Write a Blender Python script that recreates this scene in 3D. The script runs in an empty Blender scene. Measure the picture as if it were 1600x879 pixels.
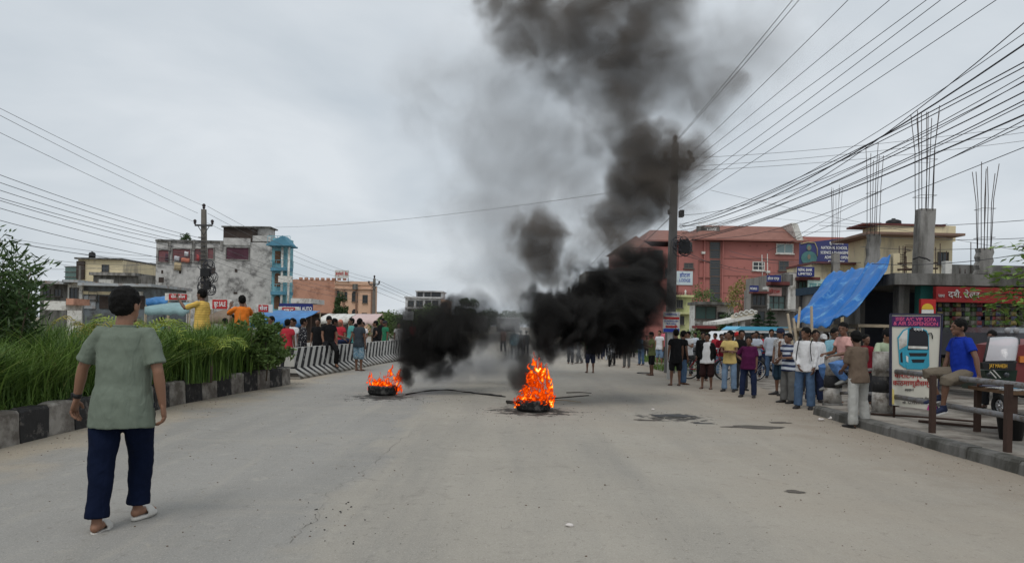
import bpy, bmesh, math, random
from mathutils import Vector, Matrix, noise as mnoise
PI = math.pi
random.seed(7)
SC = bpy.context.scene
COL = SC.collection

# ------------------------------------------------------------------ camera
FPX = 1100.0                      # focal length in photo pixels (photo 1600 wide)
CAMH = 1.55
ROLL = math.atan(0.02)
CR, SR = math.cos(ROLL), math.sin(ROLL)
cam_d = bpy.data.cameras.new('camera')
cam_d.sensor_width = 36.0
cam_d.lens = FPX / 1600 * 36.0
cam_d.shift_y = (509 - 439.5) / 1600
cam_d.clip_end = 3000
cam_d.clip_start = 0.05
cam = bpy.data.objects.new('camera', cam_d)
COL.objects.link(cam)
cam.matrix_world = Matrix(((CR, -SR, 0, 0), (0, 0, -1, 0), (SR, CR, 0, CAMH), (0, 0, 0, 1)))
SC.camera = cam

def ray(px, py):
    u, v = px - 800.0, 509.0 - py
    return (u * CR - v * SR) / FPX, (u * SR + v * CR) / FPX
def P(px, py, Y):                 # point of the place seen at this pixel, Y metres ahead
    a, b = ray(px, py)
    return Vector((a * Y, Y, CAMH + b * Y))
def G(px, py, z=0.0):             # ground point at this pixel
    a, b = ray(px, py)
    Y = (z - CAMH) / b
    return Vector((a * Y, Y, z))

# ------------------------------------------------------------------ world and sun (overcast)
W = bpy.data.worlds.new('World'); SC.world = W
W.use_nodes = True
nt = W.node_tree; nt.nodes.clear()
N = nt.nodes.new; L = nt.links.new
SUN_EL, SUN_ROT = math.radians(58), math.radians(200)
out = N('ShaderNodeOutputWorld'); bg = N('ShaderNodeBackground')
sky = N('ShaderNodeTexSky'); sky.sky_type = 'NISHITA'; sky.sun_disc = False
sky.sun_elevation = SUN_EL; sky.sun_rotation = SUN_ROT
sky.dust_density = 3.0
tc = N('ShaderNodeTexCoord'); sep = N('ShaderNodeSeparateXYZ'); L(tc.outputs['Generated'], sep.inputs[0])
# project the direction on a flat cloud deck so the clouds flatten toward the horizon
zz = N('ShaderNodeMath'); zz.operation = 'MAXIMUM'; L(sep.outputs[2], zz.inputs[0]); zz.inputs[1].default_value = 0.0
za = N('ShaderNodeMath'); za.operation = 'ADD'; L(zz.outputs[0], za.inputs[0]); za.inputs[1].default_value = 0.22
dv = N('ShaderNodeVectorMath'); dv.operation = 'DIVIDE'
cb = N('ShaderNodeCombineXYZ'); L(za.outputs[0], cb.inputs[0]); L(za.outputs[0], cb.inputs[1]); cb.inputs[2].default_value = 1.0
L(tc.outputs['Generated'], dv.inputs[0]); L(cb.outputs[0], dv.inputs[1])
n1 = N('ShaderNodeTexNoise'); n1.inputs['Scale'].default_value = 1.25; n1.inputs['Detail'].default_value = 6
n1.inputs['Roughness'].default_value = 0.5; n1.inputs['Distortion'].default_value = 0.35
L(dv.outputs[0], n1.inputs['Vector'])
rp = N('ShaderNodeValToRGB'); L(n1.outputs['Fac'], rp.inputs[0])
rp.color_ramp.elements[0].position = 0.30; rp.color_ramp.elements[0].color = (5.5, 6.1, 6.65, 1)
rp.color_ramp.elements[1].position = 0.68; rp.color_ramp.elements[1].color = (7.5, 7.95, 8.35, 1)
for e in rp.color_ramp.elements:
    e.color = tuple(c / 10 for c in e.color[:3]) + (1,)
mul = N('ShaderNodeVectorMath'); mul.operation = 'SCALE'; L(rp.outputs[0], mul.inputs[0]); mul.inputs[3].default_value = 10.0
mix = N('ShaderNodeMix'); mix.data_type = 'RGBA'; mix.inputs[0].default_value = 0.93
L(sky.outputs[0], mix.inputs[6]); L(mul.outputs[0], mix.inputs[7])
L(mix.outputs[2], bg.inputs[0]); bg.inputs[1].default_value = 0.1
L(bg.outputs[0], out.inputs[0])

sd = bpy.data.lights.new('sun', 'SUN'); sd.energy = 1.25; sd.angle = math.radians(28); sd.color = (1.0, 0.97, 0.92)
sun = bpy.data.objects.new('sun', sd); COL.objects.link(sun)
az = SUN_ROT
sdir = Vector((math.sin(az) * math.cos(SUN_EL), math.cos(az) * math.cos(SUN_EL), math.sin(SUN_EL)))
sun.rotation_euler = (-sdir).to_track_quat('-Z', 'Y').to_euler()
SC.view_settings.view_transform = 'Standard'; SC.view_settings.look = 'None'
SC.view_settings.exposure = 0.0; SC.view_settings.gamma = 1.0
SC.cycles.use_denoising = True
SC.cycles.max_bounces = 6; SC.cycles.diffuse_bounces = 3; SC.cycles.glossy_bounces = 2
SC.cycles.transparent_max_bounces = 16; SC.cycles.volume_bounces = 0
SC.cycles.volume_step_rate = 1.0; SC.cycles.volume_max_steps = 256

# ------------------------------------------------------------------ tagging and object helpers
def tag(o, label=None, cat=None, group=None, kind=None):
    if label: o['label'] = label
    if cat: o['category'] = cat
    if group: o['group'] = group
    if kind: o['kind'] = kind
    return o
def empty(name, loc=(0, 0, 0), rz=0.0, label=None, cat=None, group=None, rot=None):
    o = bpy.data.objects.new(name, None); COL.objects.link(o)
    o.empty_display_size = 0.2
    o.location = loc; o.rotation_euler = rot if rot else (0, 0, rz)
    return tag(o, label, cat, group)
def link(name, me, m=None, parent=None):
    if m is not None and not me.materials:
        for x in (m if isinstance(m, (list, tuple)) else [m]): me.materials.append(x)
    o = bpy.data.objects.new(name, me); COL.objects.link(o)
    if parent is not None:
        o.parent = parent
        if parent.get('built_in_place'): o.matrix_parent_inverse = Matrix.Translation(-parent.location)
    return o
def copy_tree(o, parent=None):
    c = o.copy(); COL.objects.link(c)
    if parent is not None: c.parent = parent; c.matrix_parent_inverse = o.matrix_parent_inverse
    for ch in list(o.children): copy_tree(ch, c)
    return c

def place(name, loc, label, cat, group=None):
    # an Empty at the thing's base whose parts are modelled in world coordinates
    o = empty(name, loc, label=label, cat=cat, group=group); o['built_in_place'] = True
    return o

class MB:
    """collects shapes; build() links them as one mesh object"""
    def __init__(s): s.v = []; s.f = []; s.m = []; s.sm = []
    def add(s, vs, fs, mi=0, smooth=False):
        b = len(s.v); s.v.extend([tuple(x) for x in vs])
        for f in fs: s.f.append(tuple(b + i for i in f)); s.m.append(mi); s.sm.append(smooth)
        return s
    def box(s, x0, x1, y0, y1, z0, z1, mi=0, M=None):
        vs = [Vector(p) for p in ((x0,y0,z0),(x1,y0,z0),(x1,y1,z0),(x0,y1,z0),(x0,y0,z1),(x1,y0,z1),(x1,y1,z1),(x0,y1,z1))]
        if M is not None: vs = [M @ p for p in vs]
        return s.add(vs, ((0,3,2,1),(4,5,6,7),(0,1,5,4),(1,2,6,5),(2,3,7,6),(3,0,4,7)), mi)
    def bbox(s, c, d, mi=0, M=None):
        return s.box(c[0]-d[0]/2, c[0]+d[0]/2, c[1]-d[1]/2, c[1]+d[1]/2, c[2]-d[2]/2, c[2]+d[2]/2, mi, M)
    def beam(s, a, b, w, h, mi=0, up=(0,0,1)):
        a = Vector(a); b = Vector(b); d = (b - a)
        if d.length < 1e-6: return s
        d.normalize(); u = Vector(up)
        if abs(d.dot(u)) > .98: u = Vector((0, 1, 0))
        x = d.cross(u).normalized(); y = x.cross(d).normalized()
        vs = [p + x*i*w/2 + y*j*h/2 for p in (a, b) for i, j in ((-1,-1),(1,-1),(1,1),(-1,1))]
        return s.add(vs, ((0,3,2,1),(4,5,6,7),(0,1,5,4),(1,2,6,5),(2,3,7,6),(3,0,4,7)), mi)
    def tube(s, pts, r, n=8, mi=0, smooth=True, cap=True, flat=None, ref=None):
        """pts list; r number, list or list of (rx,ry)"""
        pts = [Vector(p) for p in pts]; k = len(pts)
        rs = r if isinstance(r, (list, tuple)) and len(r) == k else [r] * k
        b = len(s.v); prevx = None
        for i, p in enumerate(pts):
            if i == 0: d = pts[1] - p
            elif i == k - 1: d = p - pts[i-1]
            else: d = (pts[i+1] - p).normalized() + (p - pts[i-1]).normalized()
            d.normalize()
            if prevx is None:
                u = Vector(ref) if ref is not None else (Vector((0, 1, 0)) if abs(d.z) > .8 else Vector((0, 0, 1)))
                x = u.cross(d)
                if x.length < 1e-4: x = Vector((1, 0, 0)).cross(d)
                x.normalize()
            else:
                x = prevx - d * prevx.dot(d)
                x.normalize()
            y = d.cross(x); prevx = x
            rr = rs[i]; rx, ry = rr if isinstance(rr, (tuple, list)) else (rr, rr)
            for j in range(n):
                a = 2 * PI * j / n
                s.v.append(tuple(p + x * (math.cos(a) * rx) + y * (math.sin(a) * ry)))
        for i in range(k - 1):
            for j in range(n):
                a0 = b + i*n + j; a1 = b + i*n + (j+1) % n
                s.f.append((a0, a1, a1 + n, a0 + n)); s.m.append(mi); s.sm.append(smooth)
        if cap:
            s.f.append(tuple(b + j for j in reversed(range(n)))); s.m.append(mi); s.sm.append(False)
            s.f.append(tuple(b + (k-1)*n + j for j in range(n))); s.m.append(mi); s.sm.append(False)
        return s
    def cyl(s, c, r, h, n=12, mi=0, r2=None):
        c = Vector(c); return s.tube([c, c + Vector((0, 0, h))], [r, r if r2 is None else r2], n, mi)
    def ball(s, c, r, nu=10, nv=7, mi=0, M=None):
        c = Vector(c); rx, ry, rz = r if isinstance(r, (tuple, list)) else (r, r, r)
        vs = []
        for i in range(nv + 1):
            t = PI * i / nv
            if i in (0, nv): vs.append(Vector((0, 0, rz * math.cos(t)))); continue
            for j in range(nu):
                a = 2 * PI * j / nu
                vs.append(Vector((rx * math.sin(t) * math.cos(a), ry * math.sin(t) * math.sin(a), rz * math.cos(t))))
        if M is not None: vs = [M @ p for p in vs]
        vs = [p + c for p in vs]; fs = []
        for j in range(nu):
            fs.append((0, 1 + j, 1 + (j+1) % nu))
            for i in range(nv - 2):
                a = 1 + i*nu + j; b2 = 1 + i*nu + (j+1) % nu
                fs.append((a, a + nu, b2 + nu, b2))
            e = len(vs) - 1; q = 1 + (nv-2)*nu
            fs.append((e, q + (j+1) % nu, q + j))
        return s.add(vs, fs, mi, True)
    def lathe(s, c, prof, n=16, mi=0, M=None, smooth=True):
        """prof: list of (r,z); open shape"""
        vs = []; 
        for r, z in prof:
            for j in range(n):
                a = 2*PI*j/n; vs.append(Vector((r*math.cos(a), r*math.sin(a), z)))
        if M is not None: vs = [M @ p for p in vs]
        vs = [p + Vector(c) for p in vs]; fs = []
        for i in range(len(prof) - 1):
            for j in range(n):
                a = i*n + j; b = i*n + (j+1) % n
                fs.append((a, b, b + n, a + n))
        return s.add(vs, fs, mi, smooth)
    def torus(s, c, R, r, n=20, m=8, mi=0, M=None):
        vs = []; fs = []
        for i in range(n):
            a = 2*PI*i/n
            for j in range(m):
                b = 2*PI*j/m
                q = R + r*math.cos(b); vs.append(Vector((q*math.cos(a), q*math.sin(a), r*math.sin(b))))
                fs.append((i*m+j, ((i+1) % n)*m+j, ((i+1) % n)*m+(j+1) % m, i*m+(j+1) % m))
        if M is not None: vs = [M @ p for p in vs]
        return s.add([p + Vector(c) for p in vs], fs, mi, True)
    def quad(s, a, b, c, d, mi=0): return s.add([a, b, c, d], ((0,1,2,3),), mi)
    def prism(s, poly, d, mi=0):
        """poly: list of 3d points (planar), extruded by vector d"""
        n = len(poly); d = Vector(d); vs = [Vector(p) for p in poly] + [Vector(p) + d for p in poly]
        fs = [tuple(range(n)), tuple(range(2*n-1, n-1, -1))] + [(i, i+n, (i+1) % n + n, (i+1) % n) for i in range(n)]
        return s.add(vs, fs, mi)
    def mesh(s, name='mesh', fix=False):
        me = bpy.data.meshes.new(name); me.from_pydata(s.v, [], s.f)
        me.polygons.foreach_set('material_index', s.m); me.polygons.foreach_set('use_smooth', s.sm)
        if fix:
            bm = bmesh.new(); bm.from_mesh(me); bmesh.ops.recalc_face_normals(bm, faces=bm.faces); bm.to_mesh(me); bm.free()
        me.update(); return me
    def build(s, name, m=None, parent=None, fix=True): return link(name, s.mesh(name, fix), m, parent)

# ------------------------------------------------------------------ materials
_mc = {}
def mat(name, col, rough=.85, var=.12, scale=2.0, bump=.0, bscale=40.0, spec=.3, metal=0.0, dirt=None, dirtamt=0.0, dscale=1.0,
        alpha=1.0, streak=False, trans=0.0, hue=0.0, coord='Object'):
    if name in _mc: return _mc[name]
    m = bpy.data.materials.new(name); m.use_nodes = True; _mc[name] = m
    t = m.node_tree; b = t.nodes['Principled BSDF']; N = t.nodes.new; L = t.links.new
    b.inputs['Roughness'].default_value = rough; b.inputs['Specular IOR Level'].default_value = spec
    b.inputs['Metallic'].default_value = metal; b.inputs['Base Color'].default_value = (*col, 1)
    tc = N('ShaderNodeTexCoord'); src = tc.outputs[coord]
    if coord == 'World':
        pass
    if var > 0 or dirt is not None:
        n = N('ShaderNodeTexNoise'); n.inputs['Scale'].default_value = scale; n.inputs['Detail'].default_value = 6; n.inputs['Roughness'].default_value = .6
        L(src, n.inputs['Vector'])
        mr = N('ShaderNodeMapRange'); L(n.outputs['Fac'], mr.inputs[0]); mr.inputs[1].default_value = .25; mr.inputs[2].default_value = .75
        mr.inputs[3].default_value = 1 - var; mr.inputs[4].default_value = 1 + var
        sc = N('ShaderNodeVectorMath'); sc.operation = 'SCALE'; sc.inputs[0].default_value = col; L(mr.outputs[0], sc.inputs[3])
        last = sc.outputs[0]
        if dirt is not None:
            n2 = N('ShaderNodeTexNoise'); n2.inputs['Scale'].default_value = dscale; n2.inputs['Detail'].default_value = 8; n2.inputs['Roughness'].default_value = .65
            if streak:
                mp = N('ShaderNodeMapping'); mp.inputs['Scale'].default_value = (1, 1, .22); L(src, mp.inputs[0]); L(mp.outputs[0], n2.inputs['Vector'])
            else: L(src, n2.inputs['Vector'])
            r2 = N('ShaderNodeMapRange'); L(n2.outputs['Fac'], r2.inputs[0]); r2.inputs[1].default_value = .62 - dirtamt * .35; r2.inputs[2].default_value = .72 - dirtamt * .2
            mx = N('ShaderNodeMix'); mx.data_type = 'RGBA'; L(r2.outputs[0], mx.inputs[0]); L(last, mx.inputs[6]); mx.inputs[7].default_value = (*dirt, 1)
            last = mx.outputs[2]
        L(last, b.inputs['Base Color'])
    if bump > 0:
        n3 = N('ShaderNodeTexNoise'); n3.inputs['Scale'].default_value = bscale; n3.inputs['Detail'].default_value = 4; L(src, n3.inputs['Vector'])
        bp = N('ShaderNodeBump'); bp.inputs['Strength'].default_value = bump; bp.inputs['Distance'].default_value = .02
        L(n3.outputs['Fac'], bp.inputs['Height']); L(bp.outputs[0], b.inputs['Normal'])
    return m
# ------------------------------------------------------------------ people
SKIN = [mat('brown_skin', (.24, .125, .078), .55, .06, 6, spec=.35), mat('dark_skin', (.15, .076, .048), .5, .06, 6, spec=.4), mat('tan_skin', (.30, .165, .105), .55, .06, 6, spec=.35)]
HAIR = mat('black_hair', (.006, .0055, .005), .75, .3, 30, bump=.5, bscale=90, spec=.15)
EYE = mat('dark_eye', (.02, .015, .012), .3, 0)
LIP = mat('lip', (.16, .06, .05), .5, 0)
def cloth(name, col, var=.10, **k):
    if name in _mc: return _mc[name]
    m = mat(name, col, .92, var, 5, spec=.10, **k); t = m.node_tree; N = t.nodes.new; L = t.links.new; b = t.nodes['Principled BSDF']
    tc = N('ShaderNodeTexCoord'); mp = N('ShaderNodeMapping'); mp.inputs['Scale'].default_value = (1, 1, .38); mp.inputs['Rotation'].default_value = (.3, .25, 0); L(tc.outputs['Object'], mp.inputs[0])
    n = N('ShaderNodeTexNoise'); n.inputs['Scale'].default_value = 11; n.inputs['Detail'].default_value = 3; n.inputs['Distortion'].default_value = .8; L(mp.outputs[0], n.inputs['Vector'])
    bp = N('ShaderNodeBump'); bp.inputs['Strength'].default_value = .55; bp.inputs['Distance'].default_value = .04; L(n.outputs['Fac'], bp.inputs['Height']); L(bp.outputs[0], b.inputs['Normal']); return m
def pattern_cloth(name, a, b, kind='stripe', sc=30.0, thr=.5):
    if name in _mc: return _mc[name]
    m = mat(name, a, .92, .1, 5, spec=.12); t = m.node_tree; N = t.nodes.new; L = t.links.new; bs = t.nodes['Principled BSDF']
    tc = N('ShaderNodeTexCoord')
    if kind == 'stripe': w = N('ShaderNodeTexWave'); w.bands_direction = 'Z'; w.inputs['Scale'].default_value = sc; w.inputs['Distortion'].default_value = 1.5; o = w.outputs['Fac']
    elif kind == 'vstripe': w = N('ShaderNodeTexWave'); w.bands_direction = 'X'; w.inputs['Scale'].default_value = sc; w.inputs['Distortion'].default_value = 1; o = w.outputs['Fac']
    else: w = N('ShaderNodeTexNoise'); w.inputs['Scale'].default_value = sc; w.inputs['Detail'].default_value = 1; o = w.outputs['Fac']
    L(tc.outputs['Object'], w.inputs['Vector'])
    g = N('ShaderNodeMath'); g.operation = 'GREATER_THAN'; L(o, g.inputs[0]); g.inputs[1].default_value = thr
    mx = N('ShaderNodeMix'); mx.data_type = 'RGBA'; L(g.outputs[0], mx.inputs[0]); mx.inputs[6].default_value = (*a, 1); mx.inputs[7].default_value = (*b, 1)
    L(mx.outputs[2], bs.inputs['Base Color']); return m
TXF = bpy.data.textures.new('folds', 'CLOUDS'); TXF.noise_scale = .13; TXF.noise_depth = 2
TXT = TXF
TXH = bpy.data.textures.new('hair_tufts', 'CLOUDS'); TXH.noise_scale = .035; TXH.noise_depth = 1
PENDING = []
def soft(mb, name, m, parent, vox, fold=0.0, smooth=3, tex=None, raw=None, sf=.5):
    o = mb.build(name, m, parent, fix=False)
    r = o.modifiers.new('r', 'REMESH'); r.mode = 'VOXEL'; r.voxel_size = vox; r.use_smooth_shade = True
    s = o.modifiers.new('s', 'SMOOTH'); s.iterations = smooth; s.factor = sf
    if fold:
        d = o.modifiers.new('d', 'DISPLACE'); d.texture = tex or TXF; d.strength = fold; d.mid_level = .5; d.texture_coords = 'GLOBAL'
    PENDING.append((o, raw)); return o
def bake_pending():
    bpy.context.view_layer.update()
    dg = bpy.context.evaluated_depsgraph_get(); done = []
    for o, raw in PENDING:
        me = bpy.data.meshes.new_from_object(o.evaluated_get(dg)); done.append((o, me, raw))
    for o, me, raw in done:
        mats = [x for x in o.data.materials]
        if raw is not None and raw.v:
            bm = bmesh.new(); bm.from_mesh(me); r = raw.mesh('r', True); bm.from_mesh(r); bm.to_mesh(me); bm.free(); bpy.data.meshes.remove(r)
            me.update()
        old = o.data; o.modifiers.clear(); me.name = o.name
        o.data = me
        me.materials.clear()
        for x in mats: me.materials.append(x)
        bpy.data.meshes.remove(old)
    PENDING.clear()
def V(*a): return Vector(a)
def nrm(a): return Vector(a).normalized()
POSES = {
 'stand':  dict(tl=(-.06,.03,-1), sl=(-.02,-.03,-1), tr=(.06,.0,-1), sr=(.02,-.03,-1), ul=(-.16,.02,-1), fl=(-.04,.15,-1), ur=(.16,.02,-1), fr=(.04,.15,-1)),
 'walk':   dict(tl=(-.02,.20,-1), sl=(-.02,-.02,-1), tr=(.02,-.12,-1), sr=(.02,-.45,-1), ul=(-.18,-.12,-1), fl=(-.1,.05,-1), ur=(.2,.1,-1), fr=(.06,.3,-1)),
 'cross':  dict(tl=(-.08,.03,-1), sl=(-.02,-.03,-1), tr=(.08,.02,-1), sr=(.02,-.03,-1), ul=(-.16,.30,-1), fl=(.85,.5,.12), ur=(.16,.30,-1), fr=(-.85,.42,.0)),
 'hips':   dict(tl=(-.10,.03,-1), sl=(-.03,-.03,-1), tr=(.14,.02,-1), sr=(.03,-.03,-1), ul=(-.12,.02,-1), fl=(-.02,.15,-1), ur=(.62,-.25,-.9), fr=(-.75,.45,-.55)),
 'akimbo': dict(tl=(-.10,.03,-1), sl=(-.03,-.03,-1), tr=(.12,.02,-1), sr=(.03,-.03,-1), ul=(-.62,-.2,-.9), fl=(.75,.4,-.55), ur=(.62,-.2,-.9), fr=(-.75,.4,-.55)),
 'behind': dict(tl=(-.06,.03,-1), sl=(-.02,-.03,-1), tr=(.06,.02,-1), sr=(.02,-.03,-1), ul=(-.22,-.2,-1), fl=(.45,-.45,-.8), ur=(.22,-.2,-1), fr=(-.45,-.45,-.8)),
 'phone':  dict(tl=(-.06,.03,-1), sl=(-.02,-.03,-1), tr=(.06,.02,-1), sr=(.02,-.03,-1), ul=(-.14,.25,-1), fl=(.45,.9,.35), ur=(.14,.25,-1), fr=(-.45,.9,.35), nod=.35),
 'face':   dict(tl=(-.06,.03,-1), sl=(-.02,-.03,-1), tr=(.06,.02,-1), sr=(.02,-.03,-1), ul=(-.14,.3,-1), fl=(.75,.6,-.05), ur=(.1,.45,-1), fr=(-.25,.25,1)),
 'clasp':  dict(tl=(-.06,.03,-1), sl=(-.02,-.03,-1), tr=(.07,.02,-1), sr=(.02,-.03,-1), ul=(-.16,.1,-1), fl=(.45,.5,-.85), ur=(.16,.1,-1), fr=(-.45,.5,-.85)),
 'raise':  dict(tl=(-.06,.03,-1), sl=(-.02,-.03,-1), tr=(.06,.02,-1), sr=(.02,-.03,-1), ul=(-.3,.75,-.35), fl=(.1,.7,.75), ur=(.16,.1,-1), fr=(.04,.3,-1)),
 'photo':  dict(tl=(-.06,.03,-1), sl=(-.02,-.03,-1), tr=(.06,.02,-1), sr=(.02,-.03,-1), ul=(-.35,.75,-.45), fl=(.35,.6,.8), ur=(.35,.75,-.45), fr=(-.35,.6,.8)),
 'lean':   dict(tl=(-.06,-.05,-1), sl=(-.02,-.1,-1), tr=(.06,-.05,-1), sr=(.02,-.1,-1), ul=(-.3,.6,-.7), fl=(.85,.45,-.05), ur=(.3,.6,-.7), fr=(-.85,.35,-.05), spine=(0,.22,1)),
 'sit':    dict(tl=(-.15,1,-.05), sl=(.03,-.12,-1), tr=(.15,1,-.05), sr=(-.03,-.22,-1), ul=(-.16,.12,-1), fl=(.1,.35,-1), ur=(.16,.12,-1), fr=(-.1,.35,-1), spine=(0,-.05,1)),
}
def ring_tube(mb, pts, rs, n=14, ref=None): mb.tube(pts, rs, n, 0, True, True, ref=ref)
def hand(mb, w, d, nrml, side, curl=.5, s=1.0):
    d = nrm(d); n = Vector(nrml); n = (n - d*n.dot(d)).normalized(); x = d.cross(n).normalized() * side
    # x points to the thumb side
    mb.tube([w - d*.03*s, w + d*.01*s, w + d*.05*s, w + d*.092*s], [(.024*s,.019*s), (.028*s,.018*s), (.040*s,.017*s), (.037*s,.013*s)], 8, ref=n)
    for k, (o, ln) in enumerate(((.030, .068), (.010, .078), (-.011, .073), (-.031, .056))):
        b = w + d*.085*s + x*o*s
        c1 = curl * (.55 + .12*k); c2 = curl * (1.35 + .15*k)
        d1 = (d*math.cos(c1) + n*math.sin(c1)); d2 = (d*math.cos(c2) + n*math.sin(c2))
        sp = x * o * 1.2
        p1 = b + (d1 + sp*.6)*ln*.5*s; p2 = p1 + (d2 + sp*.3)*ln*.55*s
        mb.tube([b - d*.012*s, b, p1, p2, p2 + d2*.006*s], [.009*s, .0098*s, .0088*s, .0072*s, .003*s], 6)
    b = w + d*.022*s + x*.026*s
    t1 = (d*.62 + x*.70 + n*.35).normalized(); t2 = (d*.9 + x*.25 + n*.45).normalized()
    mb.tube([b - t1*.02*s, b + t1*.03*s, b + t1*.03*s + t2*.03*s, b + t1*.03*s + t2*.036*s], [.013*s, .0115*s, .0085*s, .004*s], 6)
def person(foot, height, rz, pose, label, shirt=None, trousers=None, skin=0, sleeve=.55, leg=1.0, hem=.13, fat=1.0, hair='short', shoes='sandal', shoe_mat=None,
           vox=.018, seat=None, over=None, group=None, loose=1.0, face=None, turn=0.0, curl=.5, tag_extra=None, hair_mat=None, flip=False, jacket=None):
    """foot: point under the feet (or below the seat when seat is a height). rz: 0 looks away from the camera, 180 towards it"""
    p = dict(POSES[pose]); 
    if flip:
        q = {}
        for a_, b_ in (('tl','tr'),('sl','sr'),('ul','ur'),('fl','fr')):
            A, B = p[a_], p[b_]; q[a_] = (-B[0], B[1], B[2]); q[b_] = (-A[0], A[1], A[2])
        p.update(q)
    if over: p.update(over)
    sp = nrm(p.get('spine', (0, .02, 1)))
    S = height / 1.70
    root = empty('person', foot, math.radians(rz), label=label, cat='person', group=group)
    root.scale = (S, S, S)
    sk = SKIN[skin]
    fwd = V(0, 1, 0); right = V(1, 0, 0)
    fw2 = (fwd - sp * fwd.dot(sp)).normalized()
    pel = V(0, 0, 0)
    J = {}
    for s_, k in ((-1, 'l'), (1, 'r')):
        hip = pel + V(.092*s_*min(fat, 1.12), 0, -.03); knee = hip + nrm(p['t'+k]) * .415; ank = knee + nrm(p['s'+k]) * .385
        J['hip'+k], J['knee'+k], J['ank'+k] = hip, knee, ank
    neck = pel + sp * .52
    head = neck + (sp * .9 + V(0, .12 + p.get('nod', 0)*.3, 0)).normalized() * .124
    for s_, k in ((-1, 'l'), (1, 'r')):
        sh = pel + sp * .462 + right * .165 * s_ * (1 + (fat-1)*.4); el = sh + nrm(p['u'+k]) * .275; wr = el + nrm(p['f'+k]) * .245
        J['sh'+k], J['el'+k], J['wr'+k] = sh, el, wr
    if seat is not None: dz = seat / S + .10
    else: dz = -min(J['ankl'].z, J['ankr'].z) + .075
    off = V(0, 0, dz)
    pel = pel + off; neck += off; head += off
    for k in J: J[k] = J[k] + off
    hvox = max(vox * .8, .009); s_det = vox < .019
    if seat is not None: hem = min(hem, .09)
    # ---- body (one continuous surface)
    mb = MB(); raw = MB()
    f_ = fat
    ring_tube(mb, [pel - sp*.10, pel - sp*.02, pel + sp*.10, pel + sp*.24, pel + sp*.38, pel + sp*.46, pel + sp*.52],
              [(.11,.085), (.150*f_,.105*f_), (.135*f_,.100*f_), (.140*f_,.105*f_), (.148,.098), (.105,.072), (.050,.050)], 14, fw2)
    ring_tube(mb, [neck - sp*.05, neck + sp*.03, head - sp*.04], [.064, .058, .056], 10)
    hd = math.radians(turn); hf = (fw2*math.cos(hd) - right*math.sin(hd)).normalized()
    hf = (hf - V(0, 0, p.get('nod', 0)*.6)).normalized(); hu = (sp - hf*sp.dot(hf)).normalized(); hr = hf.cross(hu).normalized()
    MH = Matrix((( hr.x, hf.x, hu.x), (hr.y, hf.y, hu.y), (hr.z, hf.z, hu.z)))
    HS = 1.09; MH = MH * HS; hf0, hu0, hr0 = hf, hu, hr; hc = head + hu*.038; hf = hf*HS; hu = hu*HS; hr = hr*HS
    mb.ball(hc + hf*.0, (.074, .094, .098), 14, 10, 0, MH)                      # skull
    mb.ball(hc + hf*.028 - hu*.062, (.056, .062, .058), 12, 8, 0, MH)           # jaw
    mb.ball(hc + hf*.078 - hu*.105, (.022, .018, .018), 8, 6, 0, MH)            # chin
    mb.ball(hc + hf*.084 + hu*.018, (.050, .014, .012), 8, 6, 0, MH)            # brow
    mb.ball(hc + hf*.104 - hu*.028, (.013, .021, .022), 8, 6, 0, MH)            # nose
    mb.ball(hc + hf*.092 - hu*.070, (.026, .012, .011), 8, 6, 0, MH)            # mouth ridge
    for s_ in (-1, 1):
        raw.ball(hc + hr*.076*s_ - hf*.006 - hu*.022, (.008, .018, .030), 8, 6, 0, MH)   # ears
        raw.ball(hc + hr*.060*s_ - hf*.0 - hu*.03, (.014, .02, .02), 6, 5, 0, MH)
    for s_, k in ((-1, 'l'), (1, 'r')):
        sh, el, wr = J['sh'+k], J['el'+k], J['wr'+k]
        ring_tube(mb, [sh + right*(-.03*s_) + V(0,0,.0), sh + (el-sh)*.12, sh + (el-sh)*.5, el, el + (wr-el)*.3, wr, wr + (wr-el)*.06], [.05, .052, .045, .037, .039, .025, .022], 10)
        dd = (wr - el).normalized()
        pn = (-fwd*.2 - right*s_) if dd.z < -.5 else (V(0,0,-1) if abs(dd.z) < .6 else -fwd)
        if pn.cross(dd).length < .2: pn = V(.3*-s_, 0, -1)
        n_ = (pn - dd*pn.dot(dd)).normalized(); xs = dd.cross(n_); side = 1 if xs.dot(fwd + V(0,0,1) + right*-s_*.5) > 0 else -1
        hand(raw, wr + dd*.005, dd, pn, side, curl)
        hip, kn, an = J['hip'+k], J['knee'+k], J['ank'+k]
        rf = fwd if abs((kn-hip).normalized().y) < .8 else V(0,0,1)
        ring_tube(mb, [hip + (hip-kn)*.05, hip + (kn-hip)*.25, hip + (kn-hip)*.7, kn, kn + (an-kn)*.3, kn + (an-kn)*.72, an, an + (an-kn)*.08],
                  [.078*f_, .078*f_, .060, .052, .053, .036, .034, .034], 12, rf)
        # foot
        sd_ = (an - kn).normalized(); pf = (p.get('foot'+k)); ft = nrm(pf) if pf else V(.10*s_, 1, -max(0, -sd_.y)*.9 if seat is None else -.25).normalized()
        if pf is None and seat is None and sd_.y > -.2: ft = V(.14*s_, 1, 0).normalized()
        fu = V(0, 0, 1); fu = (fu - ft*fu.dot(ft)).normalized(); sole = an - fu*.075
        shoe = shoes
        mb.tube([an + ft*-.03 - fu*.03, sole + ft*.02 + fu*.035, sole + ft*.10 + fu*.026, sole + ft*.165 + fu*.018, sole + ft*.19 + fu*.016],
                [(.034,.034), (.038,.036), (.042,.026), (.042,.017), (.030,.010)], 10, ref=fu)
        mb.ball(sole - ft*.03 + fu*.032, (.032, .034, .032), 8, 6)
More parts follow.
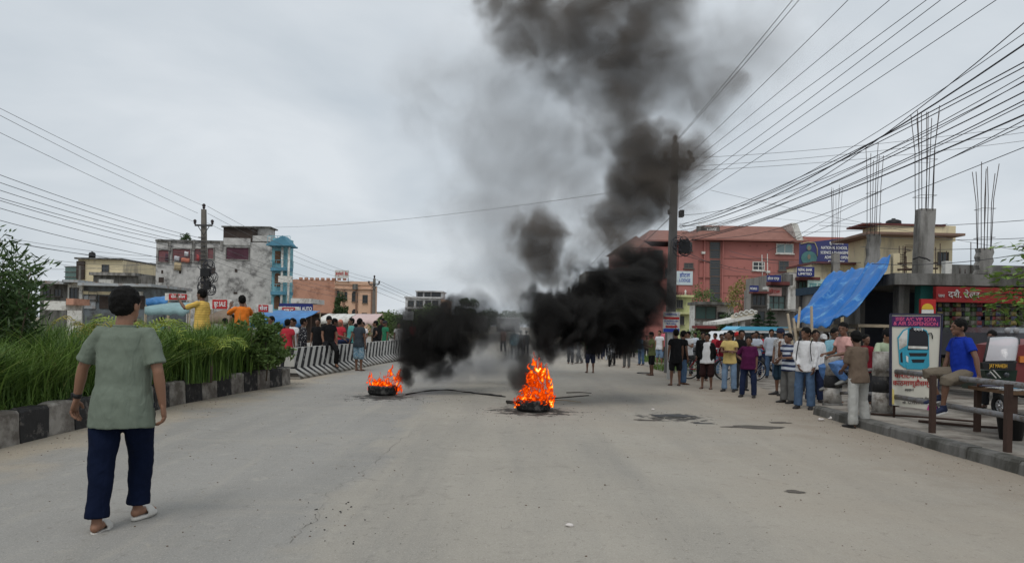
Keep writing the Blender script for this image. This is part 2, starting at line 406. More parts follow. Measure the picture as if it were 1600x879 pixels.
        if shoe == 'sandal' or shoe == 'slide':
            sm = shoe_mat or M_SANDAL
            q = MB(); th = .030 if shoe == 'slide' else .018; wd = 1.18 if shoe == 'slide' else 1.0
            sidev = ft.cross(fu).normalized(); pts = []
            for i in range(16):
                a = 2*PI*i/16; l = .075 + .140*math.cos(a); w_ = (.050 if math.cos(a) > 0 else .040) * wd * math.sin(a)
                pts.append(sole + ft*l + sidev*w_ - fu*(th - .004))
            q.prism([v for v in pts], fu*th)
            hoop = []
            for i in range(7):
                a = PI*i/6; hoop.append(sole + ft*(.09 if shoe == 'slide' else .085) + sidev*math.cos(a)*.052*wd + fu*(math.sin(a)*.062 - .008))
            if shoe == 'slide':
                for i in range(6): q.beam(hoop[i], hoop[i+1], .085, .012, up=ft.cross(hoop[i+1]-hoop[i]))
                for i in range(5):
                    a0 = 2*PI*(i+5.5)/16
                soft(q, 'slipper', sm, root, .008, 0, 3)
            else:
                q.tube(hoop, .006, 5); q.tube([sole + ft*.15 + fu*.02, sole + ft*.09 + fu*.055], .005, 5)
                q.build('sandal', sm, root)
        elif shoe == 'shoe':
            sm = shoe_mat or M_SHOE
            q = MB()
            q.tube([an + ft*-.055 - fu*.055, sole + ft*-.0 + fu*.035, sole + ft*.07 + fu*.034, sole + ft*.15 + fu*.024, sole + ft*.215 + fu*.018, sole + ft*.235 + fu*.012],
                   [(.026,.022), (.046,.052), (.050,.040), (.053,.028), (.044,.022), (.02,.010)], 12, ref=fu)
            q.tube([an - fu*.07, an + (kn-an).normalized()*.03], [.045, .044], 10)
            sh_o = soft(q, 'shoe', sm, root, max(.010, vox*.8), 0, 2)
            q = MB(); sidev = ft.cross(fu).normalized(); pts = []
            for i in range(14):
                a = 2*PI*i/14; pts.append(sole + ft*(.085 + .150*math.cos(a)) + sidev*(.052 if math.cos(a) > 0 else .044)*math.sin(a) - fu*.012)
            q.prism(pts, fu*.022); q.build('shoe_sole', M_SOLE if shoe_mat is not M_SHOE_NAVY else M_WHITE_SOLE, root)
    soft(mb, 'body', sk, root, hvox, 0, 3, raw=raw)
    # ---- trousers
    if trousers is not None:
        mb = MB(); i_ = .014 * loose
        mb.tube([pel - sp*.11, pel - sp*.02, pel + sp*.12, pel + sp*.15], [(.13*f_,.105*f_), (.168*f_,.125*f_), (.152*f_,.118*f_), (.148*f_,.112*f_)], 14, ref=fw2)
        for s_, k in ((-1, 'l'), (1, 'r')):
            hip, kn, an = J['hip'+k], J['knee'+k], J['ank'+k]; ab = an - (kn-an).normalized()*(.012)
            rf = fwd if abs((kn-hip).normalized().y) < .8 else V(0,0,1)
            st = [(0, .098*f_), (.12, .098*f_), (.30, .088), (.5, .070+i_), (.62, .066+i_), (.8, .058+i_*1.3), (1.0, .055+i_*1.6)]
            if leg < 1: st = [(a, b + .012*(a > .25)) for a, b in st if a < leg] + [(leg, .085 if leg < .6 else .078)]
            def at(t): return hip.lerp(kn, t/.5) if t < .5 else kn.lerp(ab, (t-.5)/.5)
            mb.tube([at(a) for a, b in st], [b for a, b in st], 12, ref=rf)
        soft(mb, 'trousers' if leg > .75 else 'shorts', trousers, root, vox, .026, 2, tex=TXT)
    # ---- shirt
    if shirt is not None:
        mb = MB(); g_ = .020; mj = MB()
        st = [(-hem, .200*f_, .152*f_), (-hem*.5, .196*f_, .150*f_), (-.0, .184*f_, .143*f_), (.10, .168*f_, .130*f_), (.24, .165*f_, .127*f_), (.37, .176, .120), (.44, .172, .108), (.485, .130, .088), (.51, .085, .074), (.525, .062, .062)]
        mb.tube([pel + sp*a + fw2*(.012*(f_-1)*6 if .0 < a < .3 else 0) for a, b, c in st], [(b, c) for a, b, c in st], 16, ref=fw2)
        for s_, k in ((-1, 'l'), (1, 'r')):
            sh, el, wr = J['sh'+k], J['el'+k], J['wr'+k]; t = sleeve
            tb = mj if jacket else mb
            if jacket: mj.tube([pel + sp*a + right*(.105*s_) - fw2*.018 for a in (-hem, .0, .2, .38, .47)], [(.105, .150), (.098, .146), (.085, .136), (.085, .126), (.06, .09)], 12, ref=fw2)
            if t > 0:
                if t <= 1:
                    a = sh + (el-sh)*t; flare = .070 if t < .9 else .055
                    tb.tube([sh - right*.06*s_ - V(0,0,.008), sh - right*.01*s_ - V(0,0,.002), sh + (el-sh)*max(.12, t*.35), sh + (el-sh)*t*.7, a], [.062, .063, .063, .064, flare], 12)
                else:
                    w2 = wr - (wr-el).normalized()*.005
                    tb.tube([sh - right*.06*s_ - V(0,0,.008), sh - right*.01*s_ - V(0,0,.002), sh + (el-sh)*.2, sh + (el-sh)*.6, el, el.lerp(w2, .5), w2], [.062, .063, .062, .057, .052, .047, .036], 12)
        soft(mb, 'shirt', shirt, root, vox, .018 if vox < .012 else .026, 3, tex=TXT)
        if jacket: soft(mj, 'jacket', jacket, root, vox, .022, 2)
        if vox < .013:
            q = MB(); M = Matrix(((right.x, fw2.x, sp.x), (right.y, fw2.y, sp.y), (right.z, fw2.z, sp.z))).to_4x4()
            q.torus(pel + sp*.520 + fw2*.004, .068, .009, 22, 6, 0, M); q.build('collar', shirt, root)
    # ---- hair
    if hair:
        mb = MB(); hm = hair_mat or HAIR
        if hair == 'cap':
            mb.ball(hc + hu*.022 - hf*.004, (.084, .104, .090), 14, 10, 0, MH)
            mb.ball(hc - hu*.02 - hf*.045, (.078, .060, .060), 12, 8, 0, MH)
            mb.ball(hc + hu*.020 + hf*.105, (.066, .062, .010), 12, 6, 0, MH)
            soft(mb, 'cap', hm, root, .012, 0, 2)
        else:
            k = {'short': 1.0, 'buzz': .965, 'thick': 1.05, 'long': 1.05}[hair]
            mb.ball(hc + hu*.026 - hf*.014, (.083*k, .098*k, .088*k), 14, 10, 0, MH)
            mb.ball(hc - hu*.010 - hf*.040, (.080*k, .066*k, .076*k), 12, 8, 0, MH)
            if hair == 'long': mb.tube([hc - hf*.05, hc - hf*.08 - hu*.12, hc - hf*.085 - hu*.26], [(.075,.04), (.08,.04), (.05,.02)], 10, ref=hf)
            soft(mb, 'hair', hm, root, max(.010, vox*.65), .020, 2, TXH)
    if face if face is not None else (abs(((rz + turn + 180) % 360) - 180) > 80):
        if s_det:
            for s_ in (-1, 1):
                q = MB(); q.ball(hc + hf*.079 + hr*.030*s_ - hu*.006, (.0115, .006, .0045), 8, 5, 0, MH); q.build('eye', EYE, root)
                q = MB(); q.ball(hc + hf*.086 + hr*.031*s_ + hu*.020, (.016, .006, .003), 8, 5, 0, MH); q.build('eyebrow', HAIR, root)
            q = MB(); q.ball(hc + hf*.096 - hu*.072, (.020, .006, .004), 8, 5, 0, MH); q.build('mouth', LIP, root)
    root['_j'] = 0; del root['_j']
    return root, J, (hc, hf, hu, hr), S
def stand(px, py, hy, rz, pose, label, **k):
    g = G(px, py); h = (py - hy) * g.y / FPX
    k.setdefault('vox', .016 if g.y < 17 else .020 if g.y < 25 else .026)
    return person(g, h, rz, pose, label, **k)
def behind(px, hy, Y, height, rz, pose, label, z=0.0, **k):
    c = P(px, hy, Y); h = c.z - z
    if height: h = height; 
    k.setdefault('vox', .020 if Y < 25 else .026)
    return person(Vector((c.x, Y, c.z - h)), h, rz, pose, label, **k)
M_SANDAL = mat('sandal_rubber', (.03, .022, .02), .8, .1)
M_SHOE = mat('dark_shoe', (.022, .02, .02), .6, .2, 8)
M_SHOE_NAVY = mat('navy_shoe', (.012, .018, .05), .8, .2, 20)
M_SOLE = mat('shoe_sole', (.05, .045, .04), .8, .1)
M_WHITE_SOLE = mat('white_shoe_sole', (.6, .6, .6), .7, .1)
M_SLIDE = mat('pale_foam', (.52, .50, .46), .7, .08, 6)
# ------------------------------------------------------------------ text
def text(s, size, loc, m, parent=None, rot=(PI/2, 0, 0), align='CENTER', depth=.004, name='lettering', width=None):
    c = bpy.data.curves.new('t', 'FONT'); c.body = s; c.size = size; c.extrude = depth; c.align_x = align; c.align_y = 'CENTER'; c.resolution_u = 3
    c.offset = size * .012
    o = bpy.data.objects.new('t', c); COL.objects.link(o); bpy.context.view_layer.update()
    me = bpy.data.meshes.new_from_object(o.evaluated_get(bpy.context.evaluated_depsgraph_get()))
    bpy.data.objects.remove(o); bpy.data.curves.remove(c)
    r = link(name, me, m, parent); r.location = loc; r.rotation_euler = rot
    if width and me.vertices:
        w = max(v.co.x for v in me.vertices) - min(v.co.x for v in me.vertices)
        if w > 0: r.scale = (width / w, 1, 1)
    return r
# ------------------------------------------------------------------ ground, road, pavements
def road_mat():
    m = mat('road_concrete', (.345, .318, .272), .9, .10, .55, spec=.25)
    t = m.node_tree; N = t.nodes.new; L = t.links.new; b = t.nodes['Principled BSDF']
    base = b.inputs['Base Color'].links[0].from_socket
    tc = N('ShaderNodeTexCoord'); sp = N('ShaderNodeSeparateXYZ'); L(tc.outputs['Object'], sp.inputs[0])
    def noise(sc, det, vec=None, rough=.6, dist=0):
        n = N('ShaderNodeTexNoise'); n.inputs['Scale'].default_value = sc; n.inputs['Detail'].default_value = det; n.inputs['Roughness'].default_value = rough; n.inputs['Distortion'].default_value = dist
        L(vec if vec else tc.outputs['Object'], n.inputs['Vector']); return n.outputs['Fac']
    def rng(v, a, b_, c, d, sm=False):
        r = N('ShaderNodeMapRange'); L(v, r.inputs[0]); r.inputs[1].default_value = a; r.inputs[2].default_value = b_; r.inputs[3].default_value = c; r.inputs[4].default_value = d
        if sm: r.interpolation_type = 'SMOOTHSTEP'
        return r.outputs[0]
    def mixc(f, a, col):
        x = N('ShaderNodeMix'); x.data_type = 'RGBA'; L(f, x.inputs[0]); L(a, x.inputs[6])
        if isinstance(col, tuple): x.inputs[7].default_value = (*col, 1)
        else: L(col, x.inputs[7])
        return x.outputs[2]
    def mth(op, a, b_):
        x = N('ShaderNodeMath'); x.operation = op
        for i, q in enumerate((a, b_)):
            if isinstance(q, (int, float)): x.inputs[i].default_value = q
            else: L(q, x.inputs[i])
        return x.outputs[0]
    # older greyer lane left of the seam
    wob = rng(noise(.9, 4), .3, .7, -.35, .35)
    xs = mth('ADD', sp.outputs[0], wob)
    lf = rng(xs, -1.75, -1.35, 1, 0, True)
    c = mixc(mth('MULTIPLY', lf, .7), base, (.272, .268, .257))
    # lengthwise tyre bands and dust streaks
    mp = N('ShaderNodeMapping'); mp.inputs['Scale'].default_value = (1, .10, 1); L(tc.outputs['Object'], mp.inputs[0])
    c = mixc(rng(noise(.9, 5, mp.outputs[0]), .45, .68, 0, .6), c, (.215, .208, .192))
    mp2 = N('ShaderNodeMapping'); mp2.inputs['Scale'].default_value = (.35, 1.1, 1); mp2.inputs['Rotation'].default_value = (0, 0, .5); L(tc.outputs['Object'], mp2.inputs[0])
    c = mixc(rng(noise(.55, 6, mp2.outputs[0], .65, .8), .50, .70, 0, .5), c, (.365, .335, .285))
    c = mixc(rng(noise(1.6, 5, mp.outputs[0], .6, .6), .55, .75, 0, .5), c, (.40, .365, .305))
    # sand gathered along both kerbs
    c = mixc(mth('MULTIPLY', rng(mth('ADD', sp.outputs[0], rng(noise(1.2, 4), .3, .7, -.5, .5)), -5.7, -4.6, 1, 0, True), .6), c, (.43, .35, .25))
    c = mixc(mth('MULTIPLY', rng(mth('ADD', sp.outputs[0], rng(noise(1.2, 4), .3, .7, -.7, .7)), 4.0, 5.6, 0, 1, True), .7), c, (.19, .15, .115))
    # fine aggregate speckle, small spots
    c = mixc(rng(noise(85, 3, None, .7), .55, .68, 0, .6), c, (.52, .49, .44))
    c = mixc(rng(noise(60, 3, None, .75), .57, .70, 0, .6), c, (.12, .112, .10))
    c = mixc(rng(noise(26, 4, None, .75), .60, .72, 0, .35), c, (.16, .148, .13))
    c = mixc(rng(noise(7, 4, None, .75), .60, .72, 0, .55), c, (.17, .152, .13))
    c = mixc(rng(noise(4.2, 6, None, .75, .5), .56, .70, 0, .4), c, (.43, .40, .34))
    c = mixc(rng(noise(1.5, 6, None, .75, 1.2), .58, .72, 0, .5), c, (.19, .172, .15))
    # warmer dust toward the right side, long diagonal scuffs
    c = mixc(mth('MULTIPLY', rng(mth('ADD', sp.outputs[0], rng(noise(.5, 5), .3, .7, -1.6, 1.6)), .5, 5.0, 0, 1, True), .5), c, (.335, .285, .225))
    c = mixc(rng(noise(14, 5, None, .8, .3), .56, .66, 0, .30), c, (.20, .182, .158))
    c = mixc(rng(noise(34, 4, None, .8), .60, .67, 0, .55), c, (.50, .465, .41))
    c = mixc(rng(noise(45, 4, mp.outputs[0], .8), .62, .70, 0, .6), c, (.09, .08, .07))
    # soot and ash round the burnt spots
    for (x, y, r, a) in ((G(598, 620).x, G(598, 620).y, .75, .95), (G(833, 642).x, G(833, 642).y, .85, .95), (G(1055, 652).x, G(1055, 652).y, .60, 0.9), (G(760, 580).x, G(760, 580).y, 1.5, .25)):
        d = N('ShaderNodeVectorMath'); d.operation = 'DISTANCE'; L(tc.outputs['Object'], d.inputs[0]); d.inputs[1].default_value = (x, y, 0)
        f = rng(mth('ADD', d.outputs['Value'], rng(noise(5, 4), .3, .7, -.45, .45)), r * .45, r, a, 0, True)
        c = mixc(f, c, (.035, .033, .030))
    L(c, b.inputs['Base Color'])
    bp = N('ShaderNodeBump'); bp.inputs['Strength'].default_value = .5; bp.inputs['Distance'].default_value = .012
    L(mth('ADD', noise(150, 3), mth('MULTIPLY', noise(9, 5), .8)), bp.inputs['Height']); L(bp.outputs[0], b.inputs['Normal'])
    rr = rng(noise(3, 4), .3, .7, .75, .95); L(rr, b.inputs['Roughness'])
    return m
M_ROAD = road_mat()
M_SOIL = mat('dusty_ground', (.29, .25, .20), .95, .2, .4, bump=.4, bscale=4, dirt=(.16, .15, .10), dirtamt=.5, dscale=.6)
M_PAVE = mat('worn_pavement', (.30, .275, .24), .92, .14, .9, bump=.4, bscale=25, dirt=(.14, .12, .10), dirtamt=.55, dscale=1.6)
M_CONC = mat('grey_concrete', (.27, .26, .245), .9, .14, 2.5, bump=.4, bscale=20, dirt=(.10, .095, .085), dirtamt=.5, dscale=2.4, streak=True)
M_DARKCONC = mat('damp_concrete', (.17, .165, .155), .9, .2, 2, bump=.4, bscale=15, dirt=(.06, .058, .05), dirtamt=.6, dscale=2, streak=True)
M_RUST = mat('rusted_steel', (.060, .034, .026), .75, .25, 8, dirt=(.05, .03, .022), dirtamt=.5, dscale=8)
M_STEEL = mat('weathered_pipe', (.20, .20, .205), .6, .15, 8, dirt=(.12, .09, .07), dirtamt=.4, dscale=10, spec=.4)
M_BLACK = mat('black_plastic', (.015, .015, .016), .5, .1)
M_WHITE = mat('aged_white_paint', (.66, .65, .61), .75, .08, 3, dirt=(.35, .33, .29), dirtamt=.4, dscale=3)
M_CREAM = mat('cream_wall', (.66, .57, .38), .9, .08, 1.5, dirt=(.38, .33, .25), dirtamt=.25, dscale=.9, streak=True)
M_GLASS = mat('dark_glass', (.035, .042, .048), .18, .2, .7, spec=.5)
M_GLASSG = mat('green_tinted_glass', (.10, .17, .155), .2, .15, .7, spec=.5)
M_FRAME = mat('window_frame', (.10, .09, .08), .7, .1)
M_RED = mat('red_paint', (.42, .025, .025), .7, .12, 3)
M_BLUESIGN = mat('navy_sign', (.018, .028, .15), .6, .1, 2)
M_TXTW = mat('white_lettering', (.78, .78, .76), .7, 0)
M_TXTR = mat('red_lettering', (.50, .03, .03), .7, 0)
M_TXTB = mat('blue_lettering', (.03, .06, .35), .7, 0)
M_WOOD = mat('weathered_wood', (.14, .085, .05), .85, .2, 10, bump=.3, bscale=20)
M_BAMBOO = mat('bleached_bamboo', (.34, .28, .20), .8, .2, 6)
M_CORR = mat('corrugated_iron', (.36, .38, .39), .6, .15, 1.5, dirt=(.20, .13, .09), dirtamt=.4, dscale=1.4)

def sheet(name, pts, z, m, sub=None):
    mb = MB(); mb.add([(x, y, z) for x, y in pts], (tuple(range(len(pts))),)); return tag(mb.build(name, m, fix=False), kind='structure')
sheet('ground', ((-900, -60), (900, -60), (900, 1400), (-900, 1400)), -.02, M_SOIL)
sheet('road', ((-6.3, -25), (6.6, -25), (6.4, 14), (7.6, 24), (7.0, 60), (8, 300), (-5, 300), (-3.6, 60), (-4.2, 32), (-6.3, 19)), .0, M_ROAD)
sheet('far_road', ((-17.5, -25), (-9.6, -25), (-9.6, 60), (-5.2, 300), (-14, 300), (-16, 60)), -.004, mat('far_road_concrete', (.30, .285, .255), .9, .12, .6))
sheet('forecourt', ((6.3, 13.55), (60, 13.55), (60, 90), (7.1, 90), (6.0, 60), (5.4, 40), (5.6, 27), (6.9, 20)), .004, M_PAVE)
sheet('roadside_verge', ((-40, -25), (-17.5, -25), (-16, 120), (-40, 120)), -.008, M_SOIL)
# raised footpath on the right with its kerb of cast blocks
fp = MB(); fp.box(5.92, 40, -12, 13.5, -.02, .15); fp = tag(fp.build('footpath', M_PAVE), kind='structure')
kerb_poly = []
kerb = place('footpath_kerb', (5.8, 5, 0), 'worn grey concrete kerb along the right footpath under the railing', 'kerb')
bl = None
y = -2.0; i = 0
rk = random.Random(3)
while y < 13.2:
    ln = .9; mb = MB(); j = rk.uniform(-.012, .012)
    vs = []
    segs = 4
    for k in range(segs + 1):
        yy = y + .01 + (ln - .02) * k / segs; e = rk.uniform(-.006, .006)
        vs += [(5.8+a_, yy, z_) for a_, z_ in ((-.10+j+e, -.05), (-.085+j+e, .12+e), (-.06+j, .153+e), (.115, .156+e*.5), (.12, -.05))]
    fs = []
    for k in range(segs):
        for q in range(5): fs.append((k*5+q, k*5+(q+1) % 5, (k+1)*5+(q+1) % 5, (k+1)*5+q))
    fs += [(4,3,2,1,0), tuple(segs*5+q for q in range(5))]
    mb.add(vs, fs); mb.build('kerb_block', M_DARKCONC, kerb); y += ln; i += 1
# seam and cracks in the road
def crack(pts, w, label, seed):
    r = random.Random(seed); P2 = []
    for (a, b) in zip(pts[:-1], pts[1:]):
        for k in range(10):
            t = k/10; P2.append(Vector((a[0]+(b[0]-a[0])*t + r.uniform(-.045, .045), a[1]+(b[1]-a[1])*t, .004)))
    vs = []; fs = []
    for k, p in enumerate(P2):
        ww = w * r.uniform(.2, 1.3) * math.sin(PI*(k+.5)/len(P2))**.4; vs += [p - Vector((ww, 0, 0)), p + Vector((ww, 0, 0))]
        if k: fs.append((2*k-2, 2*k-1, 2*k+1, 2*k))
    return tag(MB().add(vs, fs).build('road_crack', mat('crack_brown', (.17, .155, .135), .95, .2, 20), fix=False), kind='structure')  # flat strip in a brown tone draws the crack
g = [G(488, 815), G(520, 765), G(575, 735), G(612, 700), G(648, 672), G(720, 640)]
crack([(p.x, p.y) for p in g], .0022, '', 1)
g = [G(430, 860), G(470, 830), G(500, 800)]
crack([(p.x, p.y) for p in g], .003, '', 2)
def blob(px, py, rx, ry, name, m, seed, z=.006, label=None, cat=None):
    g = G(px, py); vs = [(g.x, g.y, z)]; n = 40
    for k in range(n):
        a = 2*PI*k/n; d = 1 + .75*mnoise.noise(Vector((math.cos(a)*1.6, math.sin(a)*1.6, seed*3.7))) + .25*mnoise.noise(Vector((math.cos(a)*6, math.sin(a)*6, seed)))
        vs.append((g.x + rx*d*math.cos(a), g.y + ry*d*math.sin(a), z))
    return tag(MB().add(vs, [(0, k+1, (k+1) % n + 1) for k in range(n)]).build(name, m, fix=False), kind='structure')
M_TAR = mat('wet_tar', (.018, .017, .016), .5, .3, 12, spec=.4)
M_DAMP = mat('damp_stain', (.095, .083, .07), .85, .3, 8)
blob(1045, 649, .40, .22, 'tar_patch', M_TAR, 1); blob(1100, 661, .16, .07, 'tar_patch', M_TAR, 2); blob(1008, 656, .22, .09, 'tar_patch', M_DAMP, 3)
blob(1180, 667, .42, .14, 'damp_patch', M_DAMP, 4); blob(1240, 768, .10, .05, 'damp_patch', M_DAMP, 5); blob(1215, 660, .2, .08, 'damp_patch', M_DAMP, 6)
# grit and litter
rg = random.Random(11); gm = MB()
for k in range(2335):
    if k < 500 or k >= 1500: x, y = (rg.uniform(-5, 5.5), rg.uniform(2.3, 18)) if k < 2300 else (rg.gauss(-1.35, .22), rg.gauss(5.6, .3))
    elif k < 900: x, y = rg.gauss(-5.5, .25), rg.uniform(5, 19)
    elif k < 1250: x, y = rg.gauss(5.4, .3), rg.uniform(5, 16)
    else: x, y = rg.gauss(*(G(598,620).x, .6)) if k % 2 else rg.gauss(G(833,642).x, .7), rg.gauss(14.6, .5) if k % 2 else rg.gauss(12.6, .5)
    s = rg.uniform(.002, .008); a = rg.uniform(0, 3)
    gm.bbox((0, 0, 0), (s*2, s*1.4, s), 1 if 1250 <= k < 1500 or k > 2300 else (0 if rg.random() < .5 else 2), Matrix.Translation((x, y, s*.4)) @ Matrix.Rotation(a, 4, 'Z'))
tag(gm.build('grit', [mat('pale_pebble', (.40, .37, .32), .9, .2), mat('char_crumb', (.03, .028, .026), .9, .2), mat('brown_pebble', (.14, .10, .075), .9, .2)]), 'loose grit and small pebbles scattered over the road', kind='stuff')
M_PAPER = mat('crumpled_paper', (.62, .58, .55), .8, .08)
for k, (px, py, s, lb) in enumerate(((891, 822, .035, 'crumpled pale paper scrap lying on the near road'), (1300, 655, .07, 'white plastic scrap beside the striped bollard'), (1283, 657, .06, 'dusty paper wad near the crowd on the kerb'), (1020, 640, .04, 'torn paper lying left of the tar patch'), (1555, 722, .05, 'white scrap in the gutter under the railing'))):
    g = G(px, py); mb = MB().ball((0, 0, s*.35), (s, s*.6, s*.4), 9, 6)
    mb.v = [tuple(Vector(v) * (1 + .5*mnoise.noise(Vector(v)*40 + Vector((k, 0, 0))))) for v in mb.v]
    o = mb.build('litter', M_PAPER); o.location = g; tag(o, lb, 'litter')

# ------------------------------------------------------------------ median: kerb, soil, grass
KP = [(-5.85, -6), (-5.9, 4), (-5.95, 8.2), (-5.98, 10), (-6.04, 12.7), (-5.75, 15.4), (-5.42, 17.3), (-5.55, 17.75), (-6.0, 17.95), (-8.6, 17.95)]
mk = place('median_kerb', (-6, 8, 0), 'black and white painted kerb round the grassy median', 'kerb')
M_KW = mat('worn_white_kerb_paint', (.30, .28, .25), .9, .12, 6, bump=.6, bscale=12, dirt=(.12, .105, .09), dirtamt=.7, dscale=3.5)
M_KB = mat('worn_black_kerb_paint', (.028, .027, .027), .85, .3, 6, bump=.6, bscale=12, dirt=(.17, .155, .14), dirtamt=.25, dscale=5)
def poly_walk(pts, step):
    out = [Vector((*pts[0], 0))]; rem = step
    for a, b in zip(pts[:-1], pts[1:]):
        a = Vector((*a, 0)); b = Vector((*b, 0)); L_ = (b-a).length; p = 0
        while L_ - p >= rem: p += rem; out.append(a + (b-a)*(p/L_)); rem = step
        rem -= (L_ - p)
    return out
W2 = poly_walk(KP, .56); rk = random.Random(5)
for k in range(len(W2) - 1):
    a, b = W2[k], W2[k+1]; d = (b-a).normalized(); nn = Vector((-d.y, d.x, 0)); L_ = (b-a).length; H = .42
    if nn.x > 0: pass
    mb = MB(); vs = []; m_ = 5; jt = rk.uniform(-.02, .02)
    prof = [(0, 0), (.0, H*.45), (.004, H-.03), (.03, H), (.17, H+.004), (.20, H-.03), (.20, 0)]
    for q in range(m_ + 1):
        t = .008 + (L_ - .016)*q/m_
        for (u, z) in prof:
            e = .010*mnoise.noise(Vector((k*3.1 + q*.7, u*30, z*9)))
            ed = .012 if q in (0, m_) and 0 < z < H+.1 else 0
            vs.append(a + d*t + nn*(u + jt*.4 + e + (ed if u < .1 else -ed)) + Vector((0, 0, z + (e - ed if z > .3 else 0) + jt*.3)))
    fs = []; np_ = len(prof)
    for q in range(m_):
        for r in range(np_-1): fs.append((q*np_+r, q*np_+r+1, (q+1)*np_+r+1, (q+1)*np_+r))
    fs += [tuple(range(np_))[::-1], tuple(m_*np_+r for r in range(np_))]
    mb.add(vs, fs); mb.build('kerb_block', M_KW if k % 2 else M_KB, mk)
soil = MB(); soil.add([(x - .15, y, .36) for x, y in KP[:7]] + [(-6.2, 17.8, .36), (-8.6, 17.8, .36), (-8.6, -6, .36)], (tuple(range(10)),))
tag(soil.build('median_soil', mat('median_soil', (.06, .05, .03), .95, .3, 3), fix=False), kind='structure')
mk2 = MB().box(-8.8, -8.6, -6, 18.1, -.02, .42); tag(mk2.build('median_back_wall', M_DARKCONC), 'low grey concrete kerb on the far side of the median', 'kerb')
def leaf_mat(name, a, b, rough=.55, tr=.25):
    m = bpy.data.materials.new(name); m.use_nodes = True; t = m.node_tree; N = t.nodes.new; L = t.links.new; bs = t.nodes['Principled BSDF']
    ge = N('ShaderNodeNewGeometry'); tc = N('ShaderNodeTexCoord'); n = N('ShaderNodeTexNoise'); n.inputs['Scale'].default_value = 1.6; n.inputs['Detail'].default_value = 3; L(tc.outputs['Object'], n.inputs['Vector'])
    ad = N('ShaderNodeMath'); ad.operation = 'MULTIPLY_ADD'; L(ge.outputs['Random Per Island'], ad.inputs[0]); ad.inputs[1].default_value = .6; L(n.outputs['Fac'], ad.inputs[2])
    mr = N('ShaderNodeMapRange'); L(ad.outputs[0], mr.inputs[0]); mr.inputs[1].default_value = .35; mr.inputs[2].default_value = 1.1
    mx = N('ShaderNodeMix'); mx.data_type = 'RGBA'; L(mr.outputs[0], mx.inputs[0]); mx.inputs[6].default_value = (*a, 1); mx.inputs[7].default_value = (*b, 1)
    L(mx.outputs[2], bs.inputs['Base Color']); bs.inputs['Roughness'].default_value = rough; bs.inputs['Specular IOR Level'].default_value = .3
    tl = N('ShaderNodeBsdfTranslucent'); L(mx.outputs[2], tl.inputs[0]); ms = N('ShaderNodeMixShader'); ms.inputs[0].default_value = tr
    L(bs.outputs[0], ms.inputs[1]); L(tl.outputs[0], ms.inputs[2]); L(ms.outputs[0], t.nodes['Material Output'].inputs['Surface'])
    return m
M_GRASS = leaf_mat('tall_grass', (.026, .066, .013), (.165, .265, .055))
M_LEAF = leaf_mat('dark_leaf', (.025, .05, .018), (.07, .12, .04))
M_LEAF2 = leaf_mat('mid_leaf', (.05, .10, .025), (.14, .21, .06))
M_LEAFY = leaf_mat('yellow_green_leaf', (.10, .17, .025), (.30, .36, .06))
M_BARK = mat('bark', (.09, .07, .05), .9, .25, 8, bump=.6, bscale=25)
def blades(region, n, h0, h1, w, seed, lean=.35, z=.36, name='grass', m=None, label=None, clump=.0):
    r = random.Random(seed); vs = []; fs = []
    cl = [(r.uniform(region[0], region[1]), r.uniform(region[2], region[3])) for _ in range(max(1, int(n/45)))]
    for k in range(n):
        if clump and r.random() < clump:
            c = r.choice(cl); x, y = r.gauss(c[0], .10), r.gauss(c[1], .10)
        else: x, y = r.uniform(region[0], region[1]), r.uniform(region[2], region[3])
        hh = r.uniform(h0, h1) * (.82 + .36*mnoise.noise(Vector((x*.9, y*.9, 3)))*1.4); a = r.uniform(0, 2*PI); ln = r.uniform(.05, lean)*hh
        ww = w * r.uniform(.6, 1.4); dx, dy = math.cos(a), math.sin(a); sx, sy = -dy*ww, dx*ww; b = len(vs)
        dr = r.uniform(.0, .28)*hh
        for t, wt in ((0, .8), (.35, 1), (.7, .8), (1, .08)):
            cx, cy, cz = x + dx*ln*(t*t*1.6), y + dy*ln*(t*t*1.6), z + hh*t - dr*t**3
            vs += [(cx - sx*wt, cy - sy*wt, cz), (cx + sx*wt, cy + sy*wt, cz)]
        for q in range(3): fs.append((b+2*q, b+2*q+1, b+2*q+3, b+2*q+2))
    mb = MB(); mb.add(vs, fs, 0, True); return tag(mb.build(name, m or M_GRASS, fix=False), label, kind='stuff')
blades((-6.6, -5.9, 13.2, 17.0), 3200, .85, 1.35, .011, 27, label='dense green grass at the bulging end of the median', clump=.7)
blades((-8.5, -6.35, 4, 17.7), 36000, .72, 1.36, .0085, 21, label='tall dense green grass filling the median', clump=.6, lean=.62)
blades((-6.4, -6.12, 4, 17.6), 1600, .12, .4, .007, 22, label='short weeds growing along the kerb', lean=.9)
blades((-6.7, -6.2, 7, 17.3), 700, .7, 1.15, .010, 28, lean=1.3, label='drooping grass blades spilling over the kerb edge', name='grass')
blades((-6.9, -6.25, 6, 17.7), 260, .9, 1.4, .012, 23, lean=1.1, m=leaf_mat('pale_grass', (.16, .22, .05), (.34, .40, .13)), label='pale arching grass stalks at the edge of the median')

